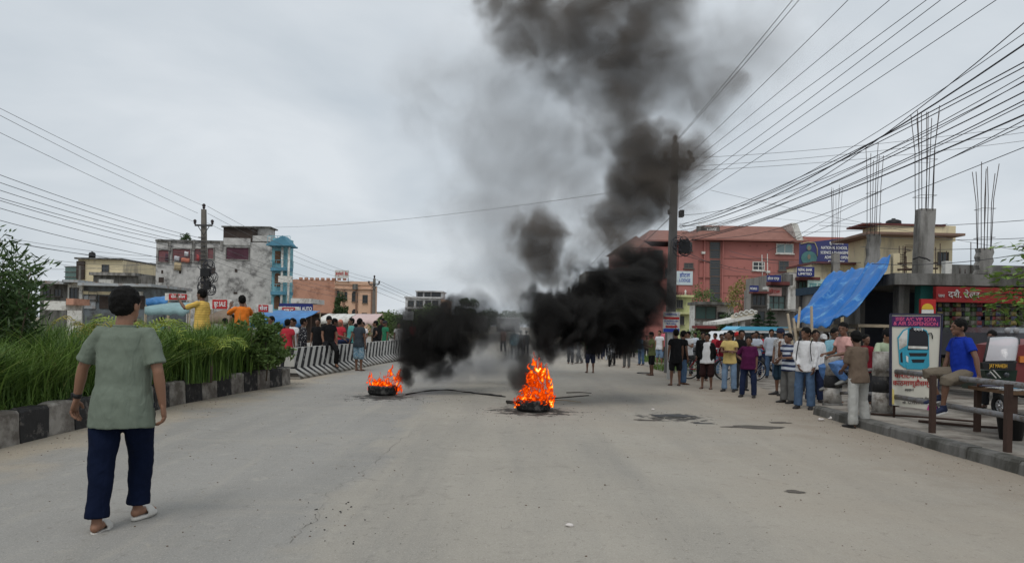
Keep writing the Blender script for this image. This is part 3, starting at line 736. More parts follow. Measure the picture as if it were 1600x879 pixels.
# ------------------------------------------------------------------ trees and plants
def leaf_quads(r, c, rad, n, ls, vs, fs, flat=.8, narrow=.32, dr=None):
    for _ in range(n):
        while True:
            p = Vector((r.uniform(-1, 1), r.uniform(-1, 1), r.uniform(-1, 1)))
            if p.length <= 1: break
        p = Vector((p.x*rad, p.y*rad, p.z*rad*flat)) + c
        d = Vector((r.gauss(0, 1), r.gauss(0, 1), r.gauss(0, .7))).normalized() if dr is None else (dr + Vector((r.gauss(0, .5), r.gauss(0, .5), r.gauss(0, .5)))).normalized()
        u = Vector((r.gauss(0, 1), r.gauss(0, 1), r.gauss(0, 1))); s = d.cross(u).normalized(); l = ls*r.uniform(.6, 1.3); b = len(vs)
        vs += [p - d*l*.5, p + s*l*narrow*.5 , p + d*l*.5, p - s*l*narrow*.5]; fs.append((b, b+1, b+2, b+3))
def tree(name, base, h, cr, seed, label, m=M_LEAF, ls=.22, n=2600, trunk_r=.12, cat='tree', flat=.8, cl=26, trunk_frac=.45, narrow=.4, group=None):
    r = random.Random(seed); t = empty(name, base, label=label, cat=cat, group=group)
    tb = MB(); top = Vector((r.uniform(-.1, .1)*h, r.uniform(-.1, .1)*h, h*.8)); tb.tube([(0,0,-.1), top*.3 + Vector((.03*h, 0, 0)), top*.65, top], [trunk_r, trunk_r*.8, trunk_r*.55, trunk_r*.2], 8)
    vs = []; fs = []; z0 = h*trunk_frac
    for k in range(cl):
        a = r.uniform(0, 2*PI); t_ = r.uniform(0, 1); zz = z0 + (h - z0)*t_; n_leaf = n; rr = cr*math.sqrt(max(.02, 1 - (2*t_-.85)**2 * .8))*r.uniform(.35, .95)
        c = Vector((rr*math.cos(a), rr*math.sin(a), zz)); st = top * min(.95, max(.25, zz/h*.75))
        if k % 2 == 0: tb.tube([st, st.lerp(c, .5) + Vector((0, 0, .04*h)), c], [trunk_r*.35, trunk_r*.2, trunk_r*.06], 5)
        leaf_quads(r, c, cr*r.uniform(.24, .46), int(n*2.6)//cl, ls*.8, vs, fs, flat, narrow*1.4)
    tb.build('trunk', M_BARK, t); MB().add(vs, fs).build('crown', m, t, fix=False); return t
def frond(vs, fs, b, d, L_, up, r, lw=.03, ll=.32):
    d = Vector(d).normalized(); n = 14; side = d.cross(Vector((0, 0, 1))).normalized(); pts = []
    for k in range(n + 1):
        t = k/n; pts.append(Vector(b) + d*L_*t*(1 - .15*t) + Vector((0, 0, up*L_*(t - 1.05*t*t))))
    for k in range(1, n + 1):
        p = pts[k]; tg = (pts[k] - pts[k-1]).normalized()
        for s in (-1, 1):
            l = ll*(1 - abs(k/n - .45)*.9)*r.uniform(.85, 1.1); q = (side*s*.85 + tg*.55 + Vector((0, 0, .20 - .3*r.random()))).normalized(); e = p + q*l + Vector((0, 0, -.12*l)); m_ = p + q*l*.5 + Vector((0, 0, .03)); w = tg*lw*.5; i = len(vs)
            vs += [p - w*.4, p + w*.4, m_ + w, m_ - w, e]; fs += [(i, i+1, i+2, i+3), (i+3, i+2, i+4)]
    i = len(vs); 
    for p in pts: vs += [p - side*.006, p + side*.006]
    for k in range(n): fs.append((i+2*k, i+2*k+1, i+2*k+3, i+2*k+2))
def palm(base, nf, L_, seed, label, m=M_LEAFY, dirs=None, up=.9):
    r = random.Random(seed); t = empty('areca_palm', base, label=label, cat='palm')
    MB().tube([(0,0,0), (.01,0,.3), (0,.01,.55)], [.035, .03, .02], 7).build('stem', M_BARK, t)
    for k in range(nf):
        a = dirs[k] if dirs else 2*PI*k/nf + r.uniform(-.3, .3)
        vs = []; fs = []; frond(vs, fs, (0, 0, .5), (math.cos(a), math.sin(a), .35), L_*r.uniform(.8, 1.1), up*r.uniform(.75, 1.15), r)
        MB().add(vs, fs).build('frond', m, t, fix=False)
    return t
g = P(215, 520, 11.5); palm((g.x, 11.5, .60), 8, 1.0, 1, 'yellow green palm with arching fronds beside the yellow shirt', dirs=[.1, .5, 1.2, 2.4, 3.0, -.3, -.8, 3.6])
g = P(155, 530, 12.5); palm((g.x, 12.5, .55), 7, .95, 2, 'palm with yellowing fronds left of the walking man', m=leaf_mat('yellowing_frond', (.16, .17, .03), (.38, .30, .06)), up=1.2)
g = P(330, 540, 13.5); palm((g.x, 13.5, .35), 6, .9, 3, 'small palm half buried in grass below the orange shirt')
for k_, (px_, Y_, h_) in enumerate(((412, 16.4, 1.35), (436, 17.0, 1.15), (395, 15.6, 1.4), (424, 15.9, 1.1))):
    gx_ = P(px_, 540, Y_).x; tree('median_shrub', (gx_-.1, Y_, .3), h_, .48, 60+k_, 'leafy green shrub in the end of the median, %s from the barrier' % ('third', 'first', 'fourth', 'second')[k_], m=M_LEAF2, n=420, ls=.13, trunk_r=.02, cat='shrub', cl=14, trunk_frac=.2)
g = P(405, 540, 16.8); palm((g.x, 16.8, .30), 7, .75, 4, 'small bushy palm at the end of the median', m=M_LEAF2)
# oleander bush, left edge
def oleander():
    r = random.Random(4); b = P(10, 560, 10.5); t = empty('oleander_bush', (b.x, 10.5, .36), label='dark green oleander bush at the left edge of the picture', cat='bush')
    for (px, py) in ((-40, 380), (0, 372), (25, 398), (44, 430), (30, 450), (46, 458), (0, 430), (-30, 450), (10, 480), (40, 480), (-20, 410), (52, 446), (15, 425), (38, 470), (5, 400), (-10, 465), (40, 415), (25, 490), (48, 425)):
        e = P(px, py, 10.5 + r.uniform(-.5, .5)) - Vector((b.x, 10.5, .36)); s = Vector((r.uniform(-.1, .1), 0, 0))
        mb = MB(); mid = s.lerp(e, .5) + Vector((r.uniform(-.1, .1), 0, .08)); mb.tube([s, mid, e], [.022, .015, .006], 6)
        br = mb.build('branch', M_BARK, t); vs = []; fs = []
        for k in range(190):
            q = r.uniform(.30, 1.05); p = s.lerp(mid, q*2) if q < .5 else mid.lerp(e, (q-.5)*2); ax = (e - mid).normalized(); a = r.uniform(0, 2*PI)
            d = (ax*.55 + Vector((math.cos(a), math.sin(a), r.uniform(-.5, .7)))).normalized(); l = r.uniform(.12, .20); w = d.cross(Vector((r.gauss(0,1), r.gauss(0,1), r.gauss(0,1)))).normalized()*.017
            p = p + d*.02 + Vector((r.gauss(0, .10), r.gauss(0, .10), r.gauss(0, .10))); i = len(vs); vs += [p, p + d*l*.45 + w, p + d*l, p + d*l*.45 - w]; fs.append((i, i+1, i+2, i+3))
        MB().add(vs, fs).build('foliage', M_LEAF2 if r.random() < .45 else M_LEAF, br, fix=False)
oleander()
# ------------------------------------------------------------------ buildings
def rc(x0, y0, x1, y1, Y):
    """photo rectangle on a wall Y metres away -> x0, x1, z0, z1"""
    c = P((x0+x1)/2, (y0+y1)/2, Y); w = (x1-x0)*Y/FPX/2; h = (y1-y0)*Y/FPX/2
    return c.x - w, c.x + w, c.z - h, c.z + h
def wbox(mb, r, Y, d, mi=0, back=None):
    x0, x1, z0, z1 = rc(*r, Y); mb.box(x0, x1, Y - d, Y + (back if back is not None else .0), z0, z1, mi)
def window(b, r, Y, cols=2, rows=1, fm=None, gm=None, sill=True, name='window', fr=.05):
    x0, x1, z0, z1 = rc(*r, Y); fw = min(fr, (x1-x0)*.12)
    mb = MB()
    mb.box(x0-fw, x0, Y-.09, Y-.003, z0-fw, z1+fw); mb.box(x1, x1+fw, Y-.09, Y-.003, z0-fw, z1+fw)
    mb.box(x0, x1, Y-.088, Y-.003, z0-fw, z0); mb.box(x0, x1, Y-.088, Y-.003, z1, z1+fw)
    for k in range(1, cols): xx = x0 + (x1-x0)*k/cols; mb.box(xx-fw*.35, xx+fw*.35, Y-.07, Y-.031, z0, z1)
    for k in range(1, rows): zz = z0 + (z1-z0)*k/rows; mb.box(x0, x1, Y-.068, Y-.032, zz-fw*.35, zz+fw*.35)
    if sill: mb.box(x0-fw*2, x1+fw*2, Y-.22, Y-.001, z0-fw*2.2, z0-fw*1.02)
    f = mb.build(name, fm or M_FRAME, b); MB().box(x0+.002, x1-.002, Y-.03, Y-.004, z0+.002, z1-.002).build('pane', gm or M_GLASS, f); return f
def opening(b, r, Y, inner, depth=.8, name='wall_opening'):
    """an unglazed opening: dark room behind with coloured plaster, given as a boxed recess standing proud by its reveal"""
    x0, x1, z0, z1 = rc(*r, Y); mb = MB(); t = .10
    mb.box(x0-t, x0, Y-.12, Y-.003, z0-t, z1+t); mb.box(x1, x1+t, Y-.12, Y-.003, z0-t, z1+t)
    mb.box(x0, x1, Y-.118, Y-.003, z0-t, z0); mb.box(x0, x1, Y-.118, Y-.003, z1, z1+t)
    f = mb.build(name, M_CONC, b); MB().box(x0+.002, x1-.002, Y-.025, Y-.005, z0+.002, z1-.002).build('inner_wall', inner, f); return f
def blockwalls(name, bld, r, Y, depth, m, z0=None, part='wall', roof=True):
    x0, x1, a, z1 = rc(*r, Y); mb = MB(); mb.box(x0, x1, Y, Y+depth, z0 if z0 is not None else -.05, z1); w = mb.build(part, m, bld)
    return x0, x1, z1
def bld(name, px, Y, label, cat='building', group=None): return place(name, (P(px, 500, Y).x, Y, 0), label, cat, group)

# --- weathered four storey block, left
M_PLASTER = mat('weathered_plaster', (.47, .46, .44), .95, .26, 1.6, bump=.4, bscale=3, dirt=(.16, .155, .15), dirtamt=.36, dscale=.9)
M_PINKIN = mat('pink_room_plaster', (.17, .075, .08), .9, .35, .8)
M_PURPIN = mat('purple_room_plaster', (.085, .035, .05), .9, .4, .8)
M_BRICKDK = mat('blackened_brickwork', (.055, .042, .036), .95, .3, 2, bump=.5, bscale=6)
Y = 75; b = bld('weathered_building', 335, Y, 'grey weathered four storey building with peeling plaster behind the left pole')
blockwalls('', b, (243, 377, 424, 510), Y, 4, M_PLASTER)
mb = MB(); wbox(mb, (394, 368, 424, 377), Y+.01, 0, back=3.9); mb.build('wall', M_PLASTER, b)
mb = MB(); wbox(mb, (243.5, 375, 351, 379), Y, .12, back=-.002); mb.build('parapet_coping', M_DARKCONC, b)
mb = MB(); wbox(mb, (349, 355, 394, 377), Y-.1, 0, back=3); mb.build('rooftop_room', M_BRICKDK, b)
mb = MB(); wbox(mb, (398, 355, 420, 368.2), Y+1.5, 0, back=2); mb.build('rooftop_room', M_PLASTER, b)
mb = MB(); wbox(mb, (347, 353.4, 395, 355.5), Y-.2, .2, back=3.2); wbox(mb, (396, 354, 424, 356), Y+1.4, .3, back=2.2); mb.build('rooftop_slab', M_DARKCONC, b)
mb = MB(); wbox(mb, (350, 372, 392, 383), Y, .14, back=-.002); mb.build('plaster_band', M_PLASTER, b)
for r in ((248, 391, 264, 409), (270, 389, 298, 408), (304, 389, 317, 408), (325, 388, 334, 404)):
    opening(b, r, Y, M_PINKIN)
opening(b, (354, 387, 389, 405), Y, M_PURPIN)
for r in ((252, 422, 255, 427), (280, 422, 283, 427), (367, 420, 371, 425), (365, 456, 371, 459), (248, 433, 256, 441), (330, 418, 336, 427)):
    mb = MB(); wbox(mb, r, Y, .03, back=-.002); mb.build('vent_hole', M_BRICKDK, b)
for r, col in (((272, 400, 280, 408), (.55, .55, .58)), ((283, 403, 296, 410), (.50, .18, .12)), ((288, 393, 294, 400), (.6, .6, .62)), ((272, 410, 283, 422), (.42, .34, .22)), ((258, 396, 262, 408), (.10, .06, .08)), ((307, 398, 311, 407), (.5, .1, .1))):
    mb = MB(); x0, x1, z0, z1 = rc(*r, Y-.3); n = 6; vs = []
    for i in range(n+1):
        for j in range(3): vs.append((x0 + (x1-x0)*i/n, Y - .30 + .07*math.sin(i*2.1 + j*.4), z0 + (z1-z0)*j/2 + .04*math.sin(i)))
    mb.add(vs, [(i*3+j, i*3+j+1, i*3+j+4, i*3+j+3) for i in range(n) for j in range(2)], 0, True)
    me = mb.mesh('cloth'); o = link('laundry', me, cloth('laundry_%d_%d' % (r[0], r[1]), col), b); s_ = o.modifiers.new('t', 'SOLIDIFY'); s_.thickness = .02
for x in (263.5, 301, 345): 
    mb = MB(); wbox(mb, (x, 377, x+4, 392), Y, .16, back=-.002); mb.build('pilaster', M_CONC, b)

# --- turquoise building with curved balconies
M_TURQ = mat('turquoise_paint', (.21, .44, .50), .8, .12, 1.5, dirt=(.08, .22, .27), dirtamt=.4, dscale=1)
M_TURQD = mat('deep_turquoise_paint', (.09, .24, .33), .8, .15, 2)
M_DOOR = mat('brown_door', (.16, .085, .05), .7, .2, 3)
Y = 74; b = bld('turquoise_building', 435, Y, 'narrow turquoise building with curved balconies and white columns')
blockwalls('', b, (424.5, 372, 447, 515), Y, 2.2, M_TURQ)
for (ya, n) in ((419, 0), (456, 1)):
    x0, x1, z0, z1 = rc(424.6, ya, 458, ya+5, Y); vs = []; k = 14; cx = (x0+x1)/2; w = (x1-x0)/2
    poly = [(cx + w*math.cos(PI + PI*i/k), Y - .01 - 1.3*abs(math.sin(PI*i/k))**.7, z0) for i in range(k+1)]
    MB().prism(poly, (0, 0, z1-z0)).build('balcony_slab', M_TURQD, b)
    rl = MB(); rl.tube([(p[0], p[1]+.05, z1+.75) for p in poly], .03, 5)
    for p in poly[::2]: rl.tube([(p[0], p[1]+.05, z1), (p[0], p[1]+.05, z1+.75)], .02, 4)
    rl.build('balcony_railing', M_TURQ, b)
for px in (441, 451.5):
    mb = MB(); x0, x1, z0, z1 = rc(px-1.5, 386, px+1.5, 418.5, Y-1.0); c = (x0+x1)/2
    mb.cyl((c, Y-1.0, 0), .12, z1, 10); mb.build('column', M_WHITE, b)
for r, a in (((430, 392, 438.5, 411), 0), ((429.5, 426, 438, 447), 1), ((428.5, 462, 437, 482), 1)):
    x0, x1, z0, z1 = rc(*r, Y); cx, w = (x0+x1)/2, (x1-x0)/2; mb = MB()
    poly = [(x0, Y-.003, z0), (x1, Y-.003, z0), (x1, Y-.003, z1-w)] + ([(cx + w*math.cos(PI*i/8), Y-.003, z1-w + w*math.sin(PI*i/8)) for i in range(1, 8)] if a else [(x1, Y-.003, z1), (x0, Y-.003, z1)]) + [(x0, Y-.003, z1-w)]
    mb.prism(poly, (0, -.08, 0)); mb.build('door', M_DOOR, b)
x0, x1, z0, z1 = rc(424.6, 378, 461, 384, Y); mb = MB()
mb.prism([(x0, Y-1.6, z0), (x1, Y-1.6, z0), ((x0+2*x1)/3, Y-1.6, z1+.5)], (0, 2, 0)); mb.box(x0, x1, Y-1.7, Y+1, z0-.15, z0-.003); mb.build('porch_roof', M_TURQD, b)
mb = MB(); rl = rc(424.6, 370.5, 459, 371.3, Y); mb.box(rl[0], rl[1], Y-1.2, Y-1.15, rl[2], rl[3])
for k in range(8): xx = rl[0] + (rl[1]-rl[0])*k/7; mb.box(xx-.02, xx+.02, Y-1.195, Y-1.155, z0, rl[2])
mb.build('roof_railing', M_TURQ, b)
mb = MB(); wbox(mb, (435, 431, 457, 441), Y-1.5, .08, back=.0); mb.build('balcony_board', M_WHITE, b)

# --- salmon building
M_SALM = mat('salmon_plaster', (.50, .27, .19), .92, .12, .8, dirt=(.30, .15, .10), dirtamt=.4, dscale=.7)
M_PEACH = mat('peach_facade', (.66, .43, .30), .9, .08, 1)
M_BROWNTRIM = mat('brown_trim', (.22, .13, .09), .9, .15, 3)
Y = 100; b = bld('salmon_building', 520, Y, 'two storey salmon house with arched windows and a rooftop signboard')
a0 = P(523, 441, Y); top = a0.z; xL = P(455, 441, Y).x; x0, x1, _, _ = rc(523.4, 441, 582, 445, Y)
mb = MB(); mb.box(xL, x0, Y+.4, Y+4, -.05, top+.35); mb.build('side_wall', M_SALM, b)
mb = MB(); mb.box(x0, x1, Y, Y+3.6, -.05, top-.3); mb.build('front_wall', M_PEACH, b)
mb = MB(); mb.box(x0-.1, x1+.15, Y-.25, Y-.003, top-.9, top-.75); mb.box(x0-.02, x1+.05, Y-.15, Y-.004, top-.3, top+.2); mb.build('cornice', M_PEACH, b)
for px in (524.5, 537, 557, 581): 
    mb = MB(); r = rc(px-1.4, 449, px+1.4, 508, Y); mb.box(r[0], r[1], Y-.2, Y-.002, 0, r[3]); mb.build('pilaster', M_BROWNTRIM, b)
for r in ((527, 454, 530, 467), (541-7, 456, 542, 467.5), (567, 461, 574, 472.5), (533.5, 485, 541.5, 497), (566, 489, 573, 499)): window(b, r, Y, 2, 2)
for r in ((550.5, 458, 558.5, 470), (550.5, 486, 558.5, 498)):
    f = window(b, r, Y, 2, 2); x0_, x1_, z0_, z1_ = rc(*r, Y); c = (x0_+x1_)/2; w = (x1_-x0_)/2
    MB().prism([(c + w*math.cos(PI*i/8), Y-.005, z1_ + .06 + w*.7*math.sin(PI*i/8)) for i in range(9)], (0, -.06, 0)).build('arch_pane', M_GLASS, f)
for k in range(9): mb = MB(); xx = xL + 1.2 + k*.78; mb.box(xx-.2, xx+.2, Y+.3, Y+.8, top+.352, top+.65); mb.build('parapet_post', M_SALM, b)
mb = MB(); wbox(mb, (551, 443.5, 559, 452), Y-.4, .1, back=.05); mb.build('rooftop_panel', M_DARKCONC, b)
sg = place('rooftop_sign', tuple(P(533, 440, Y-.6)), 'white rooftop signboard with red writing on the salmon house', 'sign')
mb = MB(); wbox(mb, (523.5, 422, 545, 434), Y-.6, .1, back=0); mb.build('board', M_WHITE, sg)
c = P(534, 428, Y-.72); text('कर्मचारी  बैंक', .62, c, M_TXTR, sg, width=1.75)
mb = MB(); 
for px in (524.5, 544): q = rc(px-.4, 422, px+.4, 442, Y-.5); mb.box(q[0], q[1], Y-.5, Y-.42, q[2], q[3])
mb.build('support', M_RUST, sg)

# --- navy shop sign and low shops in front
b = place('shop_sign', tuple(P(461, 490, 56)), 'navy blue MARIN AUTO shop signboard on posts', 'sign')
mb = MB(); wbox(mb, (437, 474, 489, 489), 56, .12, back=0); mb.build('board', M_BLUESIGN, b)
text('NEW MARIN AUTO', .42, P(463, 482, 55.86), M_TXTW, b, width=2.45)
mb = MB()
for px in (439, 486): q = rc(px-.6, 489, px+.6, 508, 56); mb.box(q[0], q[1], 56, 56.1, -.05, q[3])
mb.build('support', M_RUST, b)
b = bld('low_shop', 470, 58, 'dark fronted low shop under the navy sign')
blockwalls('', b, (437, 490, 525, 515), 58, 6, M_BRICKDK)
mb = MB(); wbox(mb, (455, 466, 487, 473.5), 59, .1, back=4); mb.build('upper_panel', M_WHITE, b)
mb = MB(); wbox(mb, (436, 488.4, 527, 490.5), 58, 1.2, back=5); mb.build('tin_roof', M_RUST, b)

# --- white distant building
M_WB = mat('whitewashed_wall', (.60, .60, .60), .9, .12, .6, dirt=(.34, .34, .35), dirtamt=.5, dscale=.5)
Y = 170; b = bld('white_building', 667, Y, 'white four storey building far down the road behind the left smoke')
blockwalls('', b, (633, 465, 688, 512), Y, 12, M_WB); blockwalls('', b, (688.2, 468, 699, 512), Y+.5, 12, M_PEACH)
mb = MB(); wbox(mb, (650, 455.5, 691, 465), Y+1, 0, back=8); mb.build('top_storey', M_WB, b)
for r in ((653, 457, 660, 463), (664, 457, 672, 463.5), (675, 457, 688, 463), (638, 470, 646, 478), (651, 470, 660, 478), (665, 470, 673, 478), (676, 470, 684, 478), (638, 484, 646, 492), (652, 484, 660, 492), (690, 472, 693, 480), (695, 472, 698, 480)): window(b, r, Y + (.5 if r[0] > 688 else 1 if r[1] < 465 else 0), 2, 1, fr=.12)
mb = MB(); wbox(mb, (632, 463.5, 690, 465.6), Y, .5, back=9); wbox(mb, (649, 454, 692.5, 455.8), Y+.6, .4, back=9); wbox(mb, (633, 480, 689, 481.5), Y, .6, back=-.01); mb.build('slab', M_WB, b)
# low far buildings between
for (r, Y, m, lb) in (((590, 492, 634, 512), 120, M_DARKCONC, 'low grey shed with a flat roof right of the second left pole'), ((584, 488, 600, 512), 118, M_CREAM, 'small cream hut at the foot of the second left pole'), ((700, 494, 760, 512), 190, M_CONC, 'long low grey building behind the left smoke'), ((776, 497, 812, 512), 180, M_DARKCONC, 'low dark building at the far end of the road')):
    b = bld('low_building', (r[0]+r[2])/2, Y, lb); blockwalls('', b, r, Y, 10, m)
    mb = MB(); wbox(mb, (r[0]-1, r[1]-1.2, r[2]+1, r[1]+.2), Y, .6, back=9); mb.build('roof_slab', M_CORR, b)
for (r, Y, lb) in (((630, 486, 646, 500), 60, 'blank pale billboard right of the people on the barrier'),):
    b = place('billboard', tuple(P((r[0]+r[2])/2, 520, Y)), lb, 'billboard'); mb = MB(); wbox(mb, r, Y, .1, back=0); mb.build('panel', mat('faded_panel', (.40, .41, .42), .8, .1), b)
    mb = MB(); q = rc(633, 500, 634.5, 530, Y); mb.box(q[0], q[1], Y+.002, Y+.1, -.02, q[3]); q = rc(642, 500, 643.5, 530, Y); mb.box(q[0], q[1], Y+.002, Y+.1, -.02, q[3]); mb.build('support', M_RUST, b)

# --- far left buildings
Y = 85; b = bld('cream_building', 155, Y, 'cream rooftop building with a water tank at the far left')
blockwalls('', b, (121, 405, 191, 512), Y, 8, M_CREAM)
mb = MB(); wbox(mb, (119, 403, 193, 405.5), Y, .4, back=9); mb.build('roof_slab', M_DARKCONC, b)
mb = MB(); wbox(mb, (121, 408, 133, 436), Y, .25, back=-.002); mb.build('stair_wall', M_BRICKDK, b)
q = rc(139, 393, 149, 403, Y+2); MB().lathe(((q[0]+q[1])/2, Y+2, q[2]), [(0, 0), (.38, 0), (.38, .55), (.30, .68), (.12, .74), (.12, .8), (0, .8)], 14).build('water_tank', M_BLACK, b)
window(b, (160, 414, 170, 424), Y, 2)
b = bld('grey_building', 190, 80, 'low grey concrete building below the cream one, far left')
blockwalls('', b, (145, 430, 241, 515), 80, 8, M_DARKCONC); mb = MB(); wbox(mb, (155, 436, 178, 443), 80, .1, back=-.002); mb.build('white_panel', M_WHITE, b)
mb = MB(); wbox(mb, (143, 426, 215, 430.5), 80, .5, back=8); mb.build('roof_slab', M_CONC, b)
window(b, (200, 445, 212, 455), 80, 2); window(b, (222, 445, 232, 455), 80, 2)
b = bld('glazed_building', 108, 88, 'small green glazed tower at the far left'); blockwalls('', b, (101, 416, 120, 512), 88, 6, M_GLASSG)
mb = MB()
for yy in (416, 424, 432, 440): wbox(mb, (100.5, yy, 120.5, yy+1), 88, .1, back=-.002)
mb.build('floor_band', M_DARKCONC, b)
b = bld('shed_row', 110, 60, 'row of tin roofed sheds behind the oleander bush, far left')
blockwalls('', b, (62, 443, 105, 515), 60, 6, M_DARKCONC); blockwalls('', b, (105.2, 441, 128, 515), 59.8, 6, M_WHITE); blockwalls('', b, (128.2, 447, 240, 515), 60, 6, mat('faded_blue_wall', (.17, .195, .21), .9, .25, 1, dirt=(.08, .08, .08), dirtamt=.5, dscale=1))
for r in ((60, 439, 106, 443.5), (104, 437.5, 129, 441.2), (128, 443, 242, 447.2)): mb = MB(); wbox(mb, r, 59.4, .6, back=7); mb.build('tin_roof', M_CORR, b)
for r in ((68, 452, 78, 462), (86, 452, 96, 462), (110, 450, 122, 466), (140, 456, 152, 468), (196, 456, 206, 468)): window(b, r, 59.8 if 104 < r[0] < 128 else 60, 2)
for (r_, nm_, m_) in (((132, 462, 150, 482), 'rolled_shutter', M_CORR), ((156, 462, 176, 482), 'rolled_shutter', M_BRICKDK), ((182, 464, 200, 482), 'rolled_shutter', M_CORR), ((206, 462, 226, 482), 'rolled_shutter', M_BRICKDK), ((130, 455, 178, 460), 'signboard_strip', M_CREAM), ((184, 455, 224, 461), 'signboard_strip', M_WHITE)):
    mb = MB(); wbox(mb, r_, 60, .08, back=-.003); mb.build(nm_, m_, b)
mb = MB(); wbox(mb, (70, 470, 104, 484), 55, .1, back=2); mb.build('shopfront_panel', M_WHITE, b)
mb = MB(); wbox(mb, (104.5, 466, 116, 476), 55, .1, back=2); mb.build('shopfront_panel', M_SALM, b)
# --- stalls under blue tarpaulins behind the median
M_TARP = mat('blue_tarpaulin', (.04, .17, .40), .55, .14, 3, dirt=(.05, .22, .5), dirtamt=.4, dscale=3, spec=.35)
M_TARPL = mat('faded_teal_canopy', (.24, .36, .37), .8, .12, 2)
rk = random.Random(8)
def stall(x0, x1, ytop, ybot, Y, m, label, seed):
    t = place('market_stall', (P((x0+x1)/2, 500, Y).x, Y, 0), label, 'stall'); a = P(x0, ybot, Y); c = P(x1, ybot, Y); hz = P((x0+x1)/2, ytop, Y+2.0).z
    n = 14; vs = []; fs = []
    for i in range(n+1):
        for j in range(6):
            u, v = i/n, j/5; z = a.z + (c.z-a.z)*u + (hz - a.z)*v + .05*mnoise.noise(Vector((u*6, v*4, seed))) - .10*math.sin(PI*(u*3 % 1))*(1-v)
            vs.append((a.x + (c.x-a.x)*u, Y + 2.2*v, z))
    for i in range(n):
        for j in range(5): fs.append((i*6+j, (i+1)*6+j, (i+1)*6+j+1, i*6+j+1))
    b2 = len(vs)
    for i in range(n+1): p = vs[i*6]; vs.append((p[0], p[1]-.01, p[2]-.28 - .04*math.sin(i*1.7)))
    for i in range(n): fs.append((i*6, b2+i, b2+i+1, (i+1)*6))
    o = MB().add(vs, fs, 0, True).build('canopy', m, t, fix=False); s_ = o.modifiers.new('t', 'SOLIDIFY'); s_.thickness = .015
    k = max(2, int((c.x-a.x)/2.4)+1)
    for i in range(k):
        xx = a.x + (c.x-a.x)*i/(k-1); MB().tube([(xx, Y+.05, -.02), (xx, Y+.05, a.z+(c.z-a.z)*i/(k-1))], .035, 6).build('pole', M_BAMBOO, t); MB().tube([(xx, Y+2.15, -.02), (xx, Y+2.15, hz-.03)], .035, 6).build('pole', M_BAMBOO, t)
    MB().box(a.x+.2, c.x-.2, Y+.5, Y+1.5, .72, .80).box(a.x+.3, a.x+.4, Y+.6, Y+.7, -.01, .718).box(c.x-.4, c.x-.3, Y+.6, Y+.7, -.01, .718).build('counter', M_WOOD, t)
    gd = MB()
    for q in range(int((c.x-a.x)*4)):
        x = rk.uniform(a.x+.3, c.x-.3); s = rk.uniform(.08, .2); gd.bbox((x, Y+.7+rk.uniform(0, .6), .802+s*.5), (s, s, s), rk.randrange(4))
    tag(gd.build('goods', [M_RED, M_CREAM, M_LEAF2, M_WHITE], t), kind='stuff')
    return t
stall(387, 476, 485, 497, 27, M_TARP, 'market stall under a blue tarpaulin right of the orange shirt', 1)
stall(228, 262, 461, 466, 34, M_TARP, 'stall with a bright blue roof left of the red signs', 2)
stall(226, 296, 472, 479, 30, M_TARPL, 'stall under a faded teal canopy left of the yellow shirt', 3)
stall(318, 388, 483, 494, 31, mat('brown_canvas', (.20, .15, .11), .85, .15, 2), 'stall with a brown canvas roof between yellow and orange shirts', 4)
stall(498, 545, 490, 497, 46, M_WHITE, 'stall with a white awning behind the seated people', 5)
stall(545, 588, 490, 499, 44, mat('pale_pink_canvas', (.55, .42, .40), .85, .1, 2), 'stall with a pale pink awning below the salmon house', 6)
for k, (x0, y0, x1, y1, Y, s, lb) in enumerate(((264, 459, 292, 468, 33, 'सेल सेल', 'red and white banner furthest left above the stalls'), (332, 468, 355, 482, 29, 'छुट SALE', 'red banner between the yellow and the orange shirt'), (404, 476, 419, 487, 28, 'सेल', 'red and white banner just right of the orange shirt'), (441, 480, 461, 489, 30, 'छुट', 'red and white banner below the navy sign'))):
    t = place('banner', tuple(P((x0+x1)/2, y1+12, Y)), lb, 'banner'); x1w = x1 + 7
    mb = MB(); wbox(mb, (x0, y0, x1, y1), Y-.03, .02, back=0); mb.build('red_field', M_RED, t)
    mb = MB(); wbox(mb, (x0-6, y0-1, x1+7, y1+1), Y, .02, back=.02); mb.build('board', M_WHITE, t)
    text(s, (y1-y0)*Y/FPX*.75, P((x0+x1)/2, (y0+y1)/2, Y-.06), M_TXTW, t, width=(x1-x0)*.8*Y/FPX)
    q = rc(x0, y1, x0+.8, y1+20, Y); MB().box(q[0], q[1], Y+.021, Y+.06, -.02, q[3]).build('pole', M_BAMBOO, t)
# ------------------------------------------------------------------ right hand buildings
# --- red hotel
M_HOT = mat('brick_red_paint', (.38, .15, .13), .9, .12, .35, dirt=(.28, .12, .105), dirtamt=.35, dscale=.3, streak=True)
M_HOTD = mat('dark_brick_red', (.25, .11, .09), .9, .15, .5)
M_MANS = mat('rust_roof_tiles', (.25, .125, .10), .9, .15, 1.2, bump=.5, bscale=4)
Y = 95; b = bld('red_hotel', 1150, Y, 'large brick red five storey hotel behind the right pole')
x0, x1, zt = blockwalls('', b, (1060, 377, 1249, 520), Y, 18, M_HOT)
blockwalls('', b, (1000, 385, 1060, 520), Y+.8, 14, M_HOT); 
